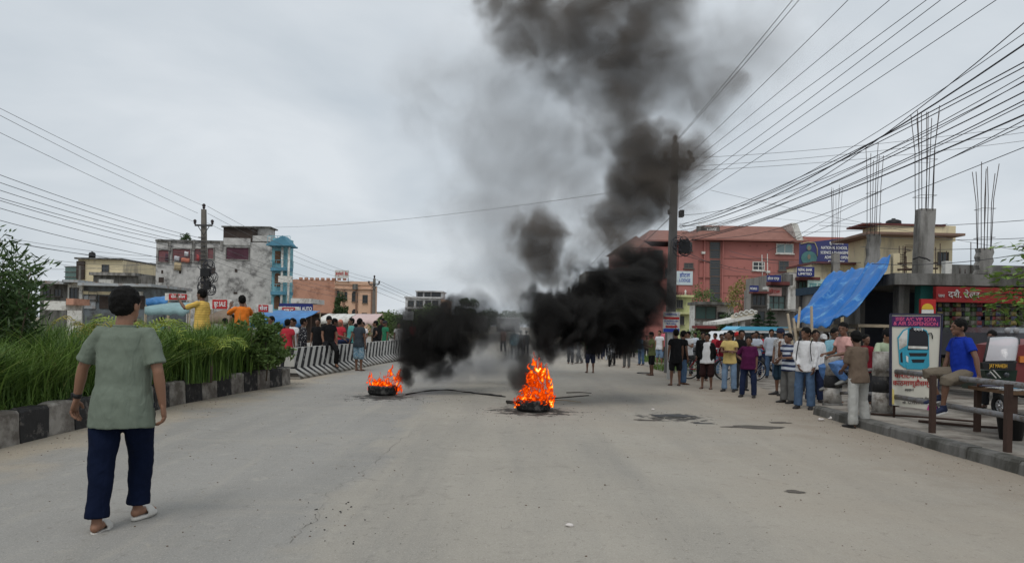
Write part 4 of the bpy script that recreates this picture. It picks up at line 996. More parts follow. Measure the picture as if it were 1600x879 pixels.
# left gabled wing
q = rc(972, 386, 1012, 400, Y-1); g0 = MB(); g0.box(q[0], q[1], Y-1, Y+12, -.05, q[3]); g0.build('gabled_wing', M_HOT, b)
pk = P(992, 369, Y-1).z; MB().prism([(q[0]-.6, Y-1.6, q[3]-.1), ((q[0]+q[1])/2, Y-1.6, pk), (q[1]+.6, Y-1.6, q[3]-.1)], (0, 13, 0)).build('gable_roof', M_MANS, b)
def mansard(r, Y, over, ins, name='roof'):
    x0, x1, z0, z1 = rc(*r, Y); vs = [(x0-over, Y-over, z0), (x1+over, Y-over, z0), (x1+over, Y+12, z0), (x0-over, Y+12, z0), (x0+ins, Y+2.5, z1), (x1-ins, Y+2.5, z1), (x1-ins, Y+10, z1), (x0+ins, Y+10, z1)]
    MB().add(vs, ((0,1,5,4),(1,2,6,5),(2,3,7,6),(3,0,4,7),(4,5,6,7),(3,2,1,0))).build(name, M_MANS, b)
    MB().box(x0-over-.05, x1+over+.05, Y-over-.15, Y-over+.05, z0-.22, z0-.01).build('eaves_beam', M_HOTD, b)
mansard((1014, 356, 1088, 376), Y+1, .7, .6); mansard((1092, 349, 1249, 375), Y, .9, 1.2)
q = rc(1248.5, 370, 1318, 520, Y+1); MB().box(q[0], q[1], Y+1, Y+14, -.05, q[3]).build('right_wing', M_HOT, b)
q = rc(1238, 349, 1249, 378, Y-.5); MB().prism([(q[0]-.3, Y-.9, q[3]), (q[0]+.5, Y-.9, q[3]), (q[1]+.5, Y-.9, q[2]), (q[1]-.4, Y-.9, q[2])], (0, 4, 0)).build('barge_board', M_WHITE, b)
q = rc(1109, 376, 1126, 482, Y); MB().box(q[0]-.9, q[0]-.75, Y-.35, Y-.002, q[2], q[3]).box(q[1]+.1, q[1]+.25, Y-.35, Y-.002, q[2], q[3]).build('stair_pier', M_HOT, b)
for ya in (379, 392, 407, 419.5, 433, 445.5, 459, 471): window(b, (1110, ya, 1124, ya+10.5), Y, 1, 3, sill=False, gm=M_GLASS, fr=.10)
for ya, yb in ((408, 430), (434, 457), (460, 482)): mb = MB(); wbox(mb, (1091, ya-1.5, 1109, ya), Y, .18, back=-.002); wbox(mb, (1091, ya, 1092.2, yb), Y, .14, back=-.002); mb.build('panel_moulding', M_HOTD, b)
for r in ((1177, 410, 1193, 421), (1218, 409, 1231, 421), (1214, 382, 1238, 394.5), (1178, 437, 1190, 446), (1070, 412, 1082, 417.5), (1069, 379, 1080, 390), (1178, 462, 1190, 472), (1218, 437, 1231, 448), (1262, 392, 1276, 402)):
    window(b, r, Y + (1 if r[0] > 1249 else 0), 2, 2 if r[1] > 400 else 1, fm=M_WHITE if r[0] in (1214, 1177) else None, gm=mat('pale_window_glass', (.24, .33, .34), .25, .2, .5) if r[0] == 1214 else None, fr=.12)
for r in ((985, 398, 997, 410), (985, 424, 997, 436), (1022, 392, 1034, 404), (1022, 420, 1034, 432), (1040, 420, 1050, 432)): window(b, r, Y - 1 if r[0] < 1010 else Y+.8, 2, 2, fr=.12)
for ya in (418, 433, 448.5, 463, 384):
    for px in ((1129, 1139, 1152, 1163, 1203) if ya != 384 else (1172, 1183, 1198)):
        o_ = rc(px-.9, ya-.9, px+.9, ya+.9, Y); MB().box(o_[0], o_[1], Y-.06, Y-.002, o_[2], o_[3]).build('drain_spout', M_HOTD, b)
for px, py in ((1199, 425), (1235, 428), (1200, 455), (1098, 395), (1236, 452)):
    q = rc(px-2.6, py-1.8, px+2.6, py+1.8, Y); MB().box(q[0], q[1], Y-.45, Y-.003, q[2], q[3]).build('air_conditioner', M_WHITE, b)
mb = MB()
for yy in (404, 431, 458): wbox(mb, (1128, yy, 1248, yy+.9), Y, .05, back=-.002)
mb.build('storey_line', M_HOTD, b)
for px, ya, yb in ((1190.5, 398, 446), (1199, 396, 470)): MB().tube([P(px, ya, Y-.15), P(px+1, yb, Y-.15)], .06, 6).build('drain_pipe', M_WHITE, b)
sg = place('rooftop_sign', tuple(P(1107, 356, Y)), 'hotel rooftop sign with white letters on a dark frame', 'sign')
mb = MB(); wbox(mb, (1088, 354, 1124, 362), Y+1.2, .15, back=.0)
mb.build('sign_frame', M_DARKCONC, sg); text('WYTDA HOTEL', .72, P(1106, 350.3, Y+1), M_TXTW, sg, width=2.75); text('& LODGE', .5, P(1112, 358, Y+.98), M_TXTW, sg, width=1.3)
sg = place('wall_sign', tuple(P(1069, 445, Y)), 'white painted wall sign on the red hotel beside the pole', 'sign')
mb = MB(); wbox(mb, (1057, 423.5, 1082, 445), Y, .12, back=-.02); mb.build('board', mat('pale_blue_board', (.52, .60, .62), .8, .1), sg); text('होटल', .7, P(1070, 430, Y-.14), M_TXTB, sg, width=1.4); text('LODGE', .6, P(1070, 438, Y-.14), M_TXTB, sg, width=1.5)

# --- building behind the smoke left of the hotel
b = bld('grey_glass_building', 945, 100, 'grey building with a flat roof hidden behind the black smoke')
blockwalls('', b, (914, 424, 970, 515), 100, 10, M_DARKCONC); 
for yy in (430, 448, 466): 
    for px in (920, 934, 948): window(b, (px, yy, px+9, yy+9), 100, 2, fr=.12)
b = bld('cream_low_building', 895, 110, 'low cream building with rooftop ornaments behind the smoke'); blockwalls('', b, (880, 462, 915, 515), 110, 10, M_CREAM)
for px in (889, 895, 903): MB().lathe(P(px, 462, 111), [(0,0),(.3,0),(.35,.5),(.15,.7),(.25,1.0),(.05,1.5),(0,1.6)], 10).build('finial', M_DARKCONC, b)
# --- yellow green small house
M_YG = mat('lime_wash_wall', (.52, .53, .27), .9, .12, 1, dirt=(.22, .24, .12), dirtamt=.45, dscale=1, streak=True)
Y = 62; b = bld('lime_house', 1068, Y, 'small yellow green two storey house with ledges under the hotel sign')
blockwalls('', b, (1056, 464, 1080, 530), Y, 2, M_YG)
for ya in (461, 487.5): mb = MB(); wbox(mb, (1055, ya, 1082, ya+3), Y, .5, back=1.9); mb.build('ledge', M_YG, b)
for r in ((1057.5, 469, 1066, 480), (1062, 494, 1068, 506)): window(b, r, Y, 3, 1)
mb = MB()
for k in range(9): q = P(1057 + 2.8*k, 456, Y+.3); mb.tube([(q.x, q.y, P(1060, 462, Y).z), q], .025, 4)
mb.build('roof_bars', M_RUST, b); q = P(1071, 461, Y+.2); MB().lathe(q, [(0,-.05),(.12,0),(.05,.2),(.1,.35),(0,.5)], 8).build('finial', M_WHITE, b)
# --- white building with glazed front
Y = 56; b = bld('glazed_shop', 1113, Y, 'white shop with green glazed upper windows and dark roof slab')
blockwalls('', b, (1085, 476, 1146, 530), Y, 1.6, M_WHITE)
mb = MB(); wbox(mb, (1083, 472, 1148, 476.3), Y, 1.0, back=1.8); mb.build('roof_slab', M_DARKCONC, b)
window(b, (1087, 479, 1118, 497.5), Y, 2, 1, gm=M_GLASSG); window(b, (1122, 488, 1131, 498), Y, 1, 2)
mb = MB(); wbox(mb, (1085, 509, 1140, 513), Y-.8, .8, back=.79); mb.build('red_awning', mat('maroon_awning', (.20, .04, .04), .9, .15), b)
mb = MB(); wbox(mb, (1085.5, 505.5, 1145, 508.8), Y, .6, back=-.002); mb.build('ledge', M_CONC, b)
mb = MB(); wbox(mb, (1087, 514, 1135, 528), Y, .06, back=-.002); mb.build('shutter', M_BRICKDK, b)
# --- white curved gate canopy
Y = 41.5; b = place('gate_canopy', (P(1150, 500, Y).x, Y, 0), 'white gateway canopy with scrolled ornament behind the bus', 'gateway')
def canopy_profile(px0, y0, px1, y1, n=10):
    pts = []
    for k in range(n+1):
        t = k/n; pts.append(P(px0 + (px1-px0)*t, y0 + (y1-y0)*t - 5*math.sin(t*PI*.5)**2*(1 if y1 < y0 else 1), Y))
    return pts
pl = canopy_profile(1120, 507, 1182, 502); vs = []
for p in pl: vs += [p, p + Vector((0, 3, .0)), p + Vector((0, 3, .18)), p + Vector((0, 0, .18))]
MB().add(vs, [(4*i+j, 4*i+(j+1)%4, 4*i+4+(j+1)%4, 4*i+4+j) for i in range(10) for j in range(4)] + [(3,2,1,0), (40,41,42,43)]).build('canopy_slab', M_WHITE, b)
for px in (1149, 1160): q = P(px, 503, Y+.5); MB().cyl((q.x, q.y, -.02), .17, q.z+.1, 10).build('column', M_WHITE, b)
MB().prism([P(1143, 497, Y+.45), P(1143, 492, Y+.45), P(1160, 486, Y+.45), P(1180, 484, Y+.45), P(1184, 490, Y+.45), P(1184, 495, Y+.45)], (0, .12, 0)).build('fretwork_panel', mat('ivory_paint', (.50, .45, .36), .8, .15, 2), b)
for px, py, s in ((1150, 492, .26), (1158, 490, .32), (1166, 488.5, .34), (1174, 487, .30), (1181, 488, .22)):
    c = P(px, py, Y+.4); mb = MB()
    mb.tube([c + Vector((s*.5*math.cos(a)*(1-a/9), 0, s*.5*math.sin(a)*(1-a/9))) for a in [i*.45 for i in range(15)]], .04, 5); mb.tube([c + Vector((-s*.5, 0, -.35)), c + Vector((s*.5, 0, -.3))], .05, 5); mb.build('scroll_ornament', M_WHITE, b)
# --- row of two storey shops to the right of the hotel
def sign(r, Y, body, s2=None, m=M_BLUESIGN, label='', tm=M_TXTW, name='shop_sign', size=.55):
    t = place(name, tuple(P((r[0]+r[2])/2, r[3], Y)), label, 'sign'); mb = MB(); wbox(mb, r, Y, .14, back=0); mb.build('board', m, t)
    h = (r[3]-r[1])*Y/FPX; w = (r[2]-r[0])*Y/FPX
    if s2: text(body, h*.42, P((r[0]+r[2])/2, r[1]+(r[3]-r[1])*.3, Y-.16), tm, t, width=w*.85); text(s2, h*.36, P((r[0]+r[2])/2, r[1]+(r[3]-r[1])*.72, Y-.16), tm, t, width=w*.8)
    else: text(body, h*size, P((r[0]+r[2])/2, (r[1]+r[3])/2, Y-.16), tm, t, width=w*.85)
    return t
M_GREYW = mat('grey_cement_wall', (.25, .235, .215), .9, .14, 1.2, dirt=(.12, .11, .10), dirtamt=.5, dscale=1.2, streak=True)
M_MAROON = mat('maroon_trim', (.14, .045, .04), .85, .15, 2)
Y = 43; b = bld('corner_shop', 1187, Y, 'narrow shop with a small blue sign right of the red hotel wall'); blockwalls('', b, (1173, 452, 1198.5, 530), Y, 1.3, M_GREYW)
mb = MB(); wbox(mb, (1170, 456, 1200, 459), Y, .8, back=-.002); mb.build('ledge', M_MAROON, b); window(b, (1176, 462, 1195, 476), Y, 3); window(b, (1178, 486, 1194, 502), Y, 2)
sign((1171, 446, 1184, 455.5), Y-1, 'MOBILE', label='small blue sign on the narrow corner shop')
Y = 43.5; b = bld('two_storey_shop', 1215, Y, 'two storey shop with a maroon ledge and red white poster'); blockwalls('', b, (1198, 430, 1233, 530), Y, 4, M_GREYW)
mb = MB(); wbox(mb, (1197, 441, 1226, 446), Y, .8, back=-.002); mb.build('ledge', M_MAROON, b)
mb = MB(); wbox(mb, (1222, 429, 1234, 446), Y, .5, back=-.003); mb.build('stone_pier', M_DARKCONC, b)
mb = MB(); wbox(mb, (1194, 448, 1198.5, 485), Y, .4, back=.3); wbox(mb, (1227, 448, 1231, 488), Y, .4, back=.3); mb.build('white_column', M_WHITE, b)
window(b, (1200, 463, 1225, 482), Y, 3, 2, gm=M_GLASSG); mb = MB(); wbox(mb, (1196, 483, 1240, 485), Y, 1, back=-.002); mb.build('balcony_rail', M_CONC, b)
sign((1198, 430, 1219, 440), Y-1, 'होटल एण्ड', label='blue sign above the two storey shop with the poster')
p_ = sign((1200, 449, 1220, 462), Y-.3, 'होटल', m=mat('pink_poster', (.48, .30, .27), .8, .15, 2), tm=M_TXTR, label='pinkish poster with red writing on the two storey shop', name='poster')
Y = 44; b = bld('grey_shop_block', 1252, Y, 'grey cement shop block with windows between two blue signs'); blockwalls('', b, (1232, 425, 1268, 530), Y, 4, M_GREYW)
mb = MB(); wbox(mb, (1231, 428, 1241, 486), Y, .25, back=-.002); mb.build('white_pier', M_WHITE, b)
mb = MB(); wbox(mb, (1240, 434, 1272, 438.5), Y, .9, back=-.002); mb.build('ledge', M_MAROON, b); window(b, (1248, 441, 1259, 453), Y, 2, gm=M_GLASSG); window(b, (1249, 464, 1255, 478), Y, 1, 2); window(b, (1244, 490, 1262, 508), Y, 2)
sign((1245, 417, 1271, 432), Y-1, 'NEPAL BANK', 'LIMITED', label='dark blue two line sign with white letters above the grey shop block')
Y = 44.5; b = bld('yellow_shop', 1300, Y, 'pale yellow upper storey behind the blue tarpaulin'); blockwalls('', b, (1267, 413, 1352, 530), Y, 4, M_CREAM)
mb = MB(); wbox(mb, (1266, 410, 1354, 413.3), Y, .4, back=4); mb.build('parapet_coping', M_MAROON, b)
sign((1261, 436, 1305, 457), Y-1.2, 'राम जानकी', m=mat('faded_teal_board', (.40, .52, .48), .8, .12, 2), label='faded teal signboard left of the blue tarpaulin', tm=mat('teal_lettering', (.10, .30, .32), .8, 0))
mb = MB(); wbox(mb, (1250, 462, 1310, 474), Y-.6, .3, back=.5); mb.build('concrete_ledge', M_CONC, b); window(b, (1262, 480, 1275, 495), Y, 2)
# --- navy billboard with a figure
Y = 60; t = place('billboard', tuple(P(1293, 420, Y)), 'navy billboard with a figure in teal and white writing on the hotel roofline', 'billboard')
q = rc(1249, 374, 1337, 420, Y); a_ = P(1249, 380, Y); c_ = P(1337, 370, Y)
MB().prism([(a_.x, Y-.08, P(1249, 423, Y).z), (c_.x, Y-.08, P(1337, 410, Y).z), (c_.x, Y-.08, c_.z), (a_.x, Y-.08, a_.z)], (0, .1, 0)).build('panel', mat('navy_panel', (.045, .05, .15), .6, .12, 1), t)
fg = MB(); fm_ = mat('printed_teal', (.07, .17, .17), .7, .25, 2); c0 = P(1264, 402, Y-.11)
def disc(mb, c, rx, rz, n=14, mi=0, d=.015): mb.prism([(c.x + rx*math.cos(2*PI*i/n), c.y, c.z + rz*math.sin(2*PI*i/n)) for i in range(n)], (0, -d, 0), mi)
disc(fg, P(1264, 386.5, Y-.11), .22, .28); disc(fg, P(1264, 403, Y-.12), .68, .60); disc(fg, P(1264, 414, Y-.105), .55, .5); fg.build('printed_figure', fm_, t)
fg = MB(); disc(fg, P(1264, 401, Y-.145), .13, .22); disc(fg, P(1264, 387.5, Y-.135), .14, .2); fg.build('printed_face_and_hands', mat('printed_skin', (.20, .17, .13), .8, .1), t)
fg = MB(); fg.tube([P(1251, 381, Y-.11), P(1262, 378.5, Y-.11), P(1273, 379, Y-.11), P(1277, 388, Y-.11), P(1277, 400, Y-.11)], .05, 5); fg.build('printed_border', mat('printed_gold', (.35, .30, .18), .8, .1), t)
for k, (s, w) in enumerate((('शुभकामना', 1.2), ('NATIONAL SCHOOL OF', 2.6), ('SCIENCE & MANAGEMENT', 2.7), ('ADMISSION OPEN', 2.0), ('ESTATE', 1.4))): text(s, .34, P(1307, 380 + 7.4*k, Y-.11), M_TXTW, t, width=w)
MB().tube([P(1336, 408, Y), P(1343, 418, Y+.6)], .05, 5).tube([P(1300, 418, Y+.05), P(1300, 520, Y+.05)], .08, 6).tube([P(1330, 412, Y+.05), P(1330, 520, Y+.05)], .08, 6).build('support', M_RUST, t)
# --- yellow house, right
Y = 42; b = bld('yellow_house', 1425, Y, 'pale yellow flat roofed house with a black water tank behind the columns')
x0, x1, zt = blockwalls('', b, (1364, 371, 1487, 530), Y, 3.2, M_CREAM); q = rc(1364, 353, 1487, 370, Y+1.6); MB().box(q[0]+.1, q[1], Y+1.2, Y+3.1, zt-.02, q[3]).build('upper_parapet', M_CREAM, b)
q = rc(1353, 368.6, 1505, 371.2, Y-1); MB().box(q[0], q[1], Y-1.2, Y+3.5, zt+.003, zt+.14).build('roof_slab', mat('brown_slab_edge', (.20, .13, .10), .85, .15), b)
MB().box(x0-.1, x1+.25, Y+1.1, Y+3.3, rc(1364, 352, 1487, 353, Y+1.6)[3]-.09, rc(1364, 352, 1487, 353, Y+1.6)[3]+.02).build('coping', M_MAROON, b)
q = rc(1384, 344, 1408, 356, Y+3); c = ((q[0]+q[1])/2, Y+3, q[2]); MB().lathe(c, [(0,0),(.44,0),(.46,.15),(.43,.18),(.46,.22),(.46,.36),(.43,.39),(.45,.43),(.30,.50),(.12,.54),(.12,.6),(0,.6)], 18).build('water_tank', M_BLACK, b)
window(b, (1466, 395, 1480, 412), Y, 2)
# spiral stair of rusty bars
mb = MB(); c = P(1414, 400, 36)
for k in range(16):
    a = k*.42; z = P(1414, 422, 36).z + k*.085; mb.beam((c.x, 36, z), (c.x + .62*math.cos(a), 36 + .62*math.sin(a), z), .10, .02)
mb.tube([(c.x, 36, 1.5), (c.x, 36, P(1414, 385, 36).z)], .04, 6); tag(mb.build('spiral_stair', M_RUST), 'rusty spiral stair left of the tall concrete column', 'stair')

# --- unfinished shop building on the right: slab, parapet, columns with rebar
Yf = 19.5
b = place('unfinished_shop', (P(1480, 520, Yf).x, Yf, 0), 'unfinished concrete shop building with rebar columns on its roof, right', 'building')
sl = MB(); A_ = P(1398, 433, 24); B_ = P(1452, 436, Yf); z0, z1 = rc(1452, 427, 1600, 445, Yf)[2:]
zb, zt = P(1500, 446, Yf).z, P(1500, 428, Yf).z
xa = P(1398, 430, Yf).x; 
sl.prism([(xa, Yf, zb), (22, Yf-.6, zb), (22, 23.6, zb), (xa+.3, 23.6, zb)], (0, 0, zt-zb)); sl.build('roof_slab', M_DARKCONC, b)
q = rc(1486, 414, 1600, 428, 22); MB().box(q[0], 22, 22, 22.15, zt-.02, q[3]).build('parapet', M_DARKCONC, b)
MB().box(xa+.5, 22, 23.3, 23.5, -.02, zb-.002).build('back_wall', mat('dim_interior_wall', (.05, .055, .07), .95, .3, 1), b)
MB().box(xa+.4, xa+.55, 22.2, 23.28, -.02, zb-.002).build('side_wall', M_DARKCONC, b)
for px, w in ((1408, .30), (1443, .34), (1595, .3)): q = P(px, 470, Yf+.45); MB().box(q.x-w/2, q.x+w/2, Yf+.3, Yf+.6, .0, zb-.003).build('pillar', M_GREENP if (px == 1443 and 'M_GREENP' in globals()) else (mat('teal_pillar_paint', (.03, .16, .14), .8, .15) if px == 1443 else M_DARKCONC), b)
def column(x0, x1, yt, yb, Y, bars, bt, fan, label, jog=False):
    t = place('concrete_column', tuple(P((x0+x1)/2, yb, Y)), label, 'column'); q = rc(x0, yt, x1, yb, Y); w = q[1]-q[0]
    n = 6; vs = []; r = random.Random(int(x0))
    for k in range(n+1):
        z = q[2] + (q[3]-q[2])*k/n; e = r.uniform(-.012, .012) + (.0 if not jog else (.02 if k % 2 else -.02)); sl_ = .012*k
        vs += [(q[0]+e+sl_+w*.12, Y-w*.3, z), (q[1]+e+sl_, Y-w*.3, z), (q[1]+e+sl_, Y+w*.3, z), (q[0]+e+sl_+w*.12, Y+w*.3, z)]
    MB().add(vs, [(4*k+j, 4*k+(j+1)%4, 4*k+4+(j+1)%4, 4*k+4+j) for k in range(n) for j in range(4)] + [(3,2,1,0), tuple(4*n+j for j in range(4))]).build('shaft', M_CONC, t)
    top = P((x0+x1)/2, bt, Y).z
    for k in range(bars):
        a = 2*PI*k/bars + .4; ca = max(-.8, min(.8, 1.3*math.cos(a))); sa = max(-.8, min(.8, 1.3*math.sin(a)))
        bx, by = (q[0]+q[1])/2 + ca*w*.42 + .07, Y + sa*w*.42; tz = q[3] + (top-q[3])*r.uniform(.82, 1.0)
        dx = ca*fan*w*.5 + r.uniform(-.06, .06)
        MB().tube([(bx, by, q[3]-.05), (bx + dx*.4, by, q[3]*.4+tz*.6), (bx + dx + r.uniform(-.04, .04), by + sa*fan*w*.4, tz)], .011, 5).build('rebar', M_REBAR, t)
    for zf in (.12, .45):
        z = q[3] + (top-q[3])*zf; e = w*.45; cx = (q[0]+q[1])/2+.07
        MB().tube([(cx-e, Y-e, z), (cx+e, Y-e, z), (cx+e, Y+e, z), (cx-e, Y+e, z), (cx-e, Y-e, z)], .006, 4).build('rebar_tie', M_REBAR, t)
    return t
M_REBAR = mat('rebar_steel', (.085, .07, .065), .7, .15)
column(1426, 1453, 327, 428, Yf+.6, 9, 158, .5, 'tallest concrete column with long rebar rising above the shop roof')
column(1522, 1545, 388, 428, Yf+.5, 8, 252, .5, 'short broken topped concrete column with rebar at the right end', jog=True)
column(1351, 1370, 366, 433, 25, 6, 222, .6, 'concrete column with bunched dark rebar above the tarpaulin', jog=True)
column(1296, 1308, 396, 528, 43.8, 7, 285, .6, 'small concrete column with rebar in front of the navy billboard', jog=True)
mb = MB()
for (px, ya, yb) in ((1405, 384, 426), (1411, 384, 426), (1462, 386, 427), (1469, 380, 427), (1479, 392, 427), (1517, 378, 427), (1500, 418, 427), (1508, 420, 427), (1416, 400, 426)): mb.tube([P(px, yb, 21), P(px, ya, 21)], .014, 4)
tag(mb.build('loose_rebar', M_RUST), 'short rusty rebar stubs standing along the shop roof edge', kind='stuff')
q = rc(1393, 396, 1403, 428, 20.5); tag(MB().box(q[0], q[1], 20.4, 20.55, zt-.01, q[3]).build('upright_board', M_CREAM), 'cream board standing at the roof edge beside the tarpaulin', 'board')
q = rc(1474, 408, 1484, 428, 20.5); tag(MB().box(q[0], q[1], 20.4, 20.6, zt+.002, q[3]).build('white_sack', M_WHITE), 'white block standing on the roof right of the tall column', 'block')
q = P(1402, 421, 20.4); w_ = P(1465, 419, 20.4); tag(MB().tube([q, w_], .03, 6).tube([q + Vector((0, 0, .18)), w_ + Vector((0, 0, .16))], .02, 6).build('roof_pipe', M_RUST), 'dark pipes lying across the roof behind the tall column', 'pipe')
tag(MB().tube([P(1441, 402, Yf+.2), P(1448, 404, Yf+.2), P(1453, 407, Yf+.3)], .02, 5).tube([P(1426, 405, Yf+.25), P(1436, 401, Yf+.2), P(1446, 404, Yf+.2)], .022, 5).build('cable_loop', M_BLACK), 'black cable wound round the tall column', 'cable')
M_TXTD = mat('dull_lettering', (.42, .40, .38), .8, .1)  # duller than the plain white lettering
# red shop front and goods
t = place('red_shop_sign', tuple(P(1512, 472, Yf-.2)), 'red shop fascia with white devanagari lettering', 'sign')
MB().box(P(1463, 460, Yf-.2).x, P(1620, 460, Yf-.2).x, Yf-.2, Yf-.05, P(1500, 472, Yf-.2).z, P(1500, 448, Yf-.2).z).build('board', mat('shaded_red_board', (.23, .018, .018), .7, .2, 3), t)  # fascia red darkened for the shade under the slab
text('जय', .12, P(1471, 462, Yf-.22), M_TXTD, t, width=.18); text('दशै. टेलर', .24, P(1506, 460.5, Yf-.22), M_TXTD, t, width=.86)
t = place('emblem_signboard', tuple(P(1449, 492, Yf-.2)), 'red upright board with a yellow and white emblem', 'sign')
q = rc(1439, 467, 1462, 505, Yf-.3); MB().box(q[0], q[1], Yf-.3, Yf-.2, q[2], q[3]).build('board', M_RED, t)
c = P(1449, 483, Yf-.32); mb = MB(); mb.prism([(c.x + .16*math.cos(a), c.y, c.z + .16*math.sin(a)) for a in [PI*i/10 for i in range(11)]], (0, -.01, 0)); mb.build('emblem_top', mat('golden_yellow', (.60, .40, .04), .7, .05), t)
q = rc(1440, 483.5, 1458.5, 491, Yf-.32); MB().box(q[0], q[1], Yf-.33, Yf-.31, q[2], q[3]).build('emblem_base', M_WHITE, t)
rk = random.Random(31); pm = [mat('packet_%d' % i, c_, .45, .2, 20, spec=.5) for i, c_ in enumerate(((.15, .02, .02), (.07, .14, .03), (.20, .19, .16), (.03, .03, .07), (.16, .12, .03), (.08, .03, .025)))]  # goods colours lowered to carry the shade of the arcade
CN = ('red', 'green', 'cream', 'navy', 'yellow', 'maroon')
ORD = ['first', 'second', 'third', 'fourth', 'fifth', 'sixth', 'seventh', 'eighth', 'ninth', 'tenth', 'eleventh', 'twelfth', 'thirteenth', 'fourteenth', 'fifteenth', 'sixteenth', 'seventeenth', 'eighteenth', 'nineteenth', 'twentieth', 'twenty-first', 'twenty-second', 'twenty-third', 'twenty-fourth', 'twenty-fifth', 'twenty-sixth']
for k in range(26):
    px = 1462 + k*6.2 + rk.uniform(-1.5, 1.5); c = P(px, 476, Yf+.05 + rk.uniform(-.1, .5)); mb = MB(); mats_ = rk.sample(range(6), 2)
    t = place('snack_packet_strip', tuple(c), '%s strip of %s and %s snack packets from the left, under the red fascia' % (ORD[k], CN[mats_[0]], CN[mats_[1]]), 'snack packets', group='strips of snack packets hanging in the shop')
    for j in range(rk.randint(3, 7)):
        w = rk.uniform(.05, .08); z = c.z - j*.125; a = rk.uniform(-.3, .3)
        M = Matrix.Translation((c.x, c.y, z)) @ Matrix.Rotation(a, 4, 'Z')
        vs = [M @ Vector(v) for v in ((-w, 0, -.055), (w, 0, -.055), (w, 0, .055), (-w, 0, .055), (0, -.02, 0), (0, .02, 0))]
        MB().add(vs, ((0,1,4),(1,2,4),(2,3,4),(3,0,4),(1,0,5),(2,1,5),(3,2,5),(0,3,5))).build('packet', pm[mats_[j % 2]], t, fix=False)
# shelves with goods inside
t = place('shop_shelves', (P(1530, 520, 22.4).x, 22.4, 0), 'shelves crowded with coloured goods deep in the red shop', 'shelves')
x0, x1 = P(1460, 500, 22.4).x, P(1640, 500, 22.4).x
for z in (.5, .95, 1.4, 1.85, 2.3):
    MB().box(x0, x1, 22.4, 22.8, z-.03, z).build('shelf', M_WOOD, t)
gm = MB()
for z in (.5, .95, 1.4, 1.85):
    x = x0
    while x < x1 - .2:
        w = rk.uniform(.08, .22); h = rk.uniform(.12, .34); gm.box(x, x+w*.9, 22.42, 22.7, z+.001, z+h, rk.randrange(6)); x += w
tag(gm.build('goods', pm, t), kind='stuff')
# dark arcade under the slab to the left of the shop, its slab end coloured dark navy to stand for shadow
b = place('arcade_building', (P(1330, 520, 25).x, 25, 0), 'dark open fronted arcade under the blue tarpaulin', 'building')
q0, q1 = P(1300, 500, 24).x, 11.8
MB().box(q0, q1, 26.5, 26.7, -.02, zb-.01).build('back_wall', mat('dark_interior', (.03, .03, .034), .95, .3, 1), b); MB().box(q0-.1, q1, 24, 26.9, zb, zt-.05).build('roof_slab', mat('shaded_slab_navy', (.02, .045, .075), .8, .2, 2), b)
for px in (1306, 1341, 1385): q = P(px, 500, 24.3); MB().box(q.x-.12, q.x+.12, 24.2, 24.45, -.01, zb-.002).build('pillar', M_GREYW if px != 1341 else mat('blue_grey_pillar', (.13, .14, .20), .8, .2), b)
MB().box(q0, q0+.2, 24.5, 26.48, -.02, zb-.003).build('end_wall', M_GREYW, b)
# goods & umbrellas inside
for k, (px, py, s, m, lb) in enumerate(((1310, 527, .55, M_WHITE, 'white cloth covered bundle under the tarpaulin'), (1352, 508, .3, M_TARP, 'blue bundle hanging in the dark arcade'), (1372, 490, .25, M_MAROON, 'maroon bundle hanging in the dark arcade'))):
    c = P(px, py, 23.5); mb = MB().ball((0,0,0), (s*.6, s*.4, s*.5), 12, 8); mb.v = [tuple(Vector(v)*(1+.35*mnoise.noise(Vector(v)*5+Vector((k,0,0))))) for v in mb.v]; o = mb.build('bundle', m); o.location = c; tag(o, lb, 'bundle')
# --- the big blue tarpaulin
t = place('tarpaulin', tuple(P(1310, 497, 20)), 'large bright blue tarpaulin slung down from the shop roof on poles', 'tarpaulin')
rows = [(P(1302, 425, 24), P(1392, 399, 20.5)), (P(1283, 447, 23), P(1389, 422, 19.6)), (P(1262, 472, 22), P(1362, 459, 18.8)), (P(1238, 497, 21), P(1322, 492, 18.2))]
n, m_ = 40, 26; vs = []; fs = []
for i in range(n+1):
    for j in range(m_+1):
        u, v = i/n, j/m_; s = v*3; k = min(2, int(s)); f_ = s-k
        a = rows[k][0].lerp(rows[k+1][0], f_); c = rows[k][1].lerp(rows[k+1][1], f_); p = a.lerp(c, u)
        sag = -.30*math.sin(PI*u)*(.3+.7*v) + (.30*math.sin(PI*v)*0)
        p = p + Vector((0, 0, sag + .085*math.sin(u*22 + 2.6*math.sin(v*3.2) + v*3)*(.4+.6*v) + .03*math.sin(u*53 + v*9) + .10*mnoise.noise(Vector((u*5, v*5, 1))))) + Vector((0, .10*math.sin(u*19+v*5), 0))
        if v == 1: p.z += .06*math.sin(u*22)
        vs.append(p)
for i in range(n):
    for j in range(m_): q = i*(m_+1)+j; fs.append((q, q+m_+1, q+m_+2, q+1))
M_TARP2 = mat('bright_blue_tarp', (.008, .135, .43), .55, .12, 2.5, dirt=(.13, .34, .58), dirtamt=.2, dscale=2.2, spec=.4)
o = MB().add(vs, fs, 0, True).build('sheet', M_TARP2, t, fix=False); s_ = o.modifiers.new('t', 'SOLIDIFY'); s_.thickness = .012
for (a, c_) in (((1268, 520, 18.6), (1268, 478, 18.6)), ((1236, 522, 19.5), (1250, 480, 20.5)), ((1252, 520, 19.5), (1240, 497, 20)), ((1246, 528, 19), (1231, 490, 20))):
    p = P(*a); p2 = P(*c_); p.z = 0; MB().tube([p, p.lerp(p2, .5) + Vector((.03, 0, 0)), p2], [.05, .045, .035], 7).build('pole', M_BAMBOO, t)
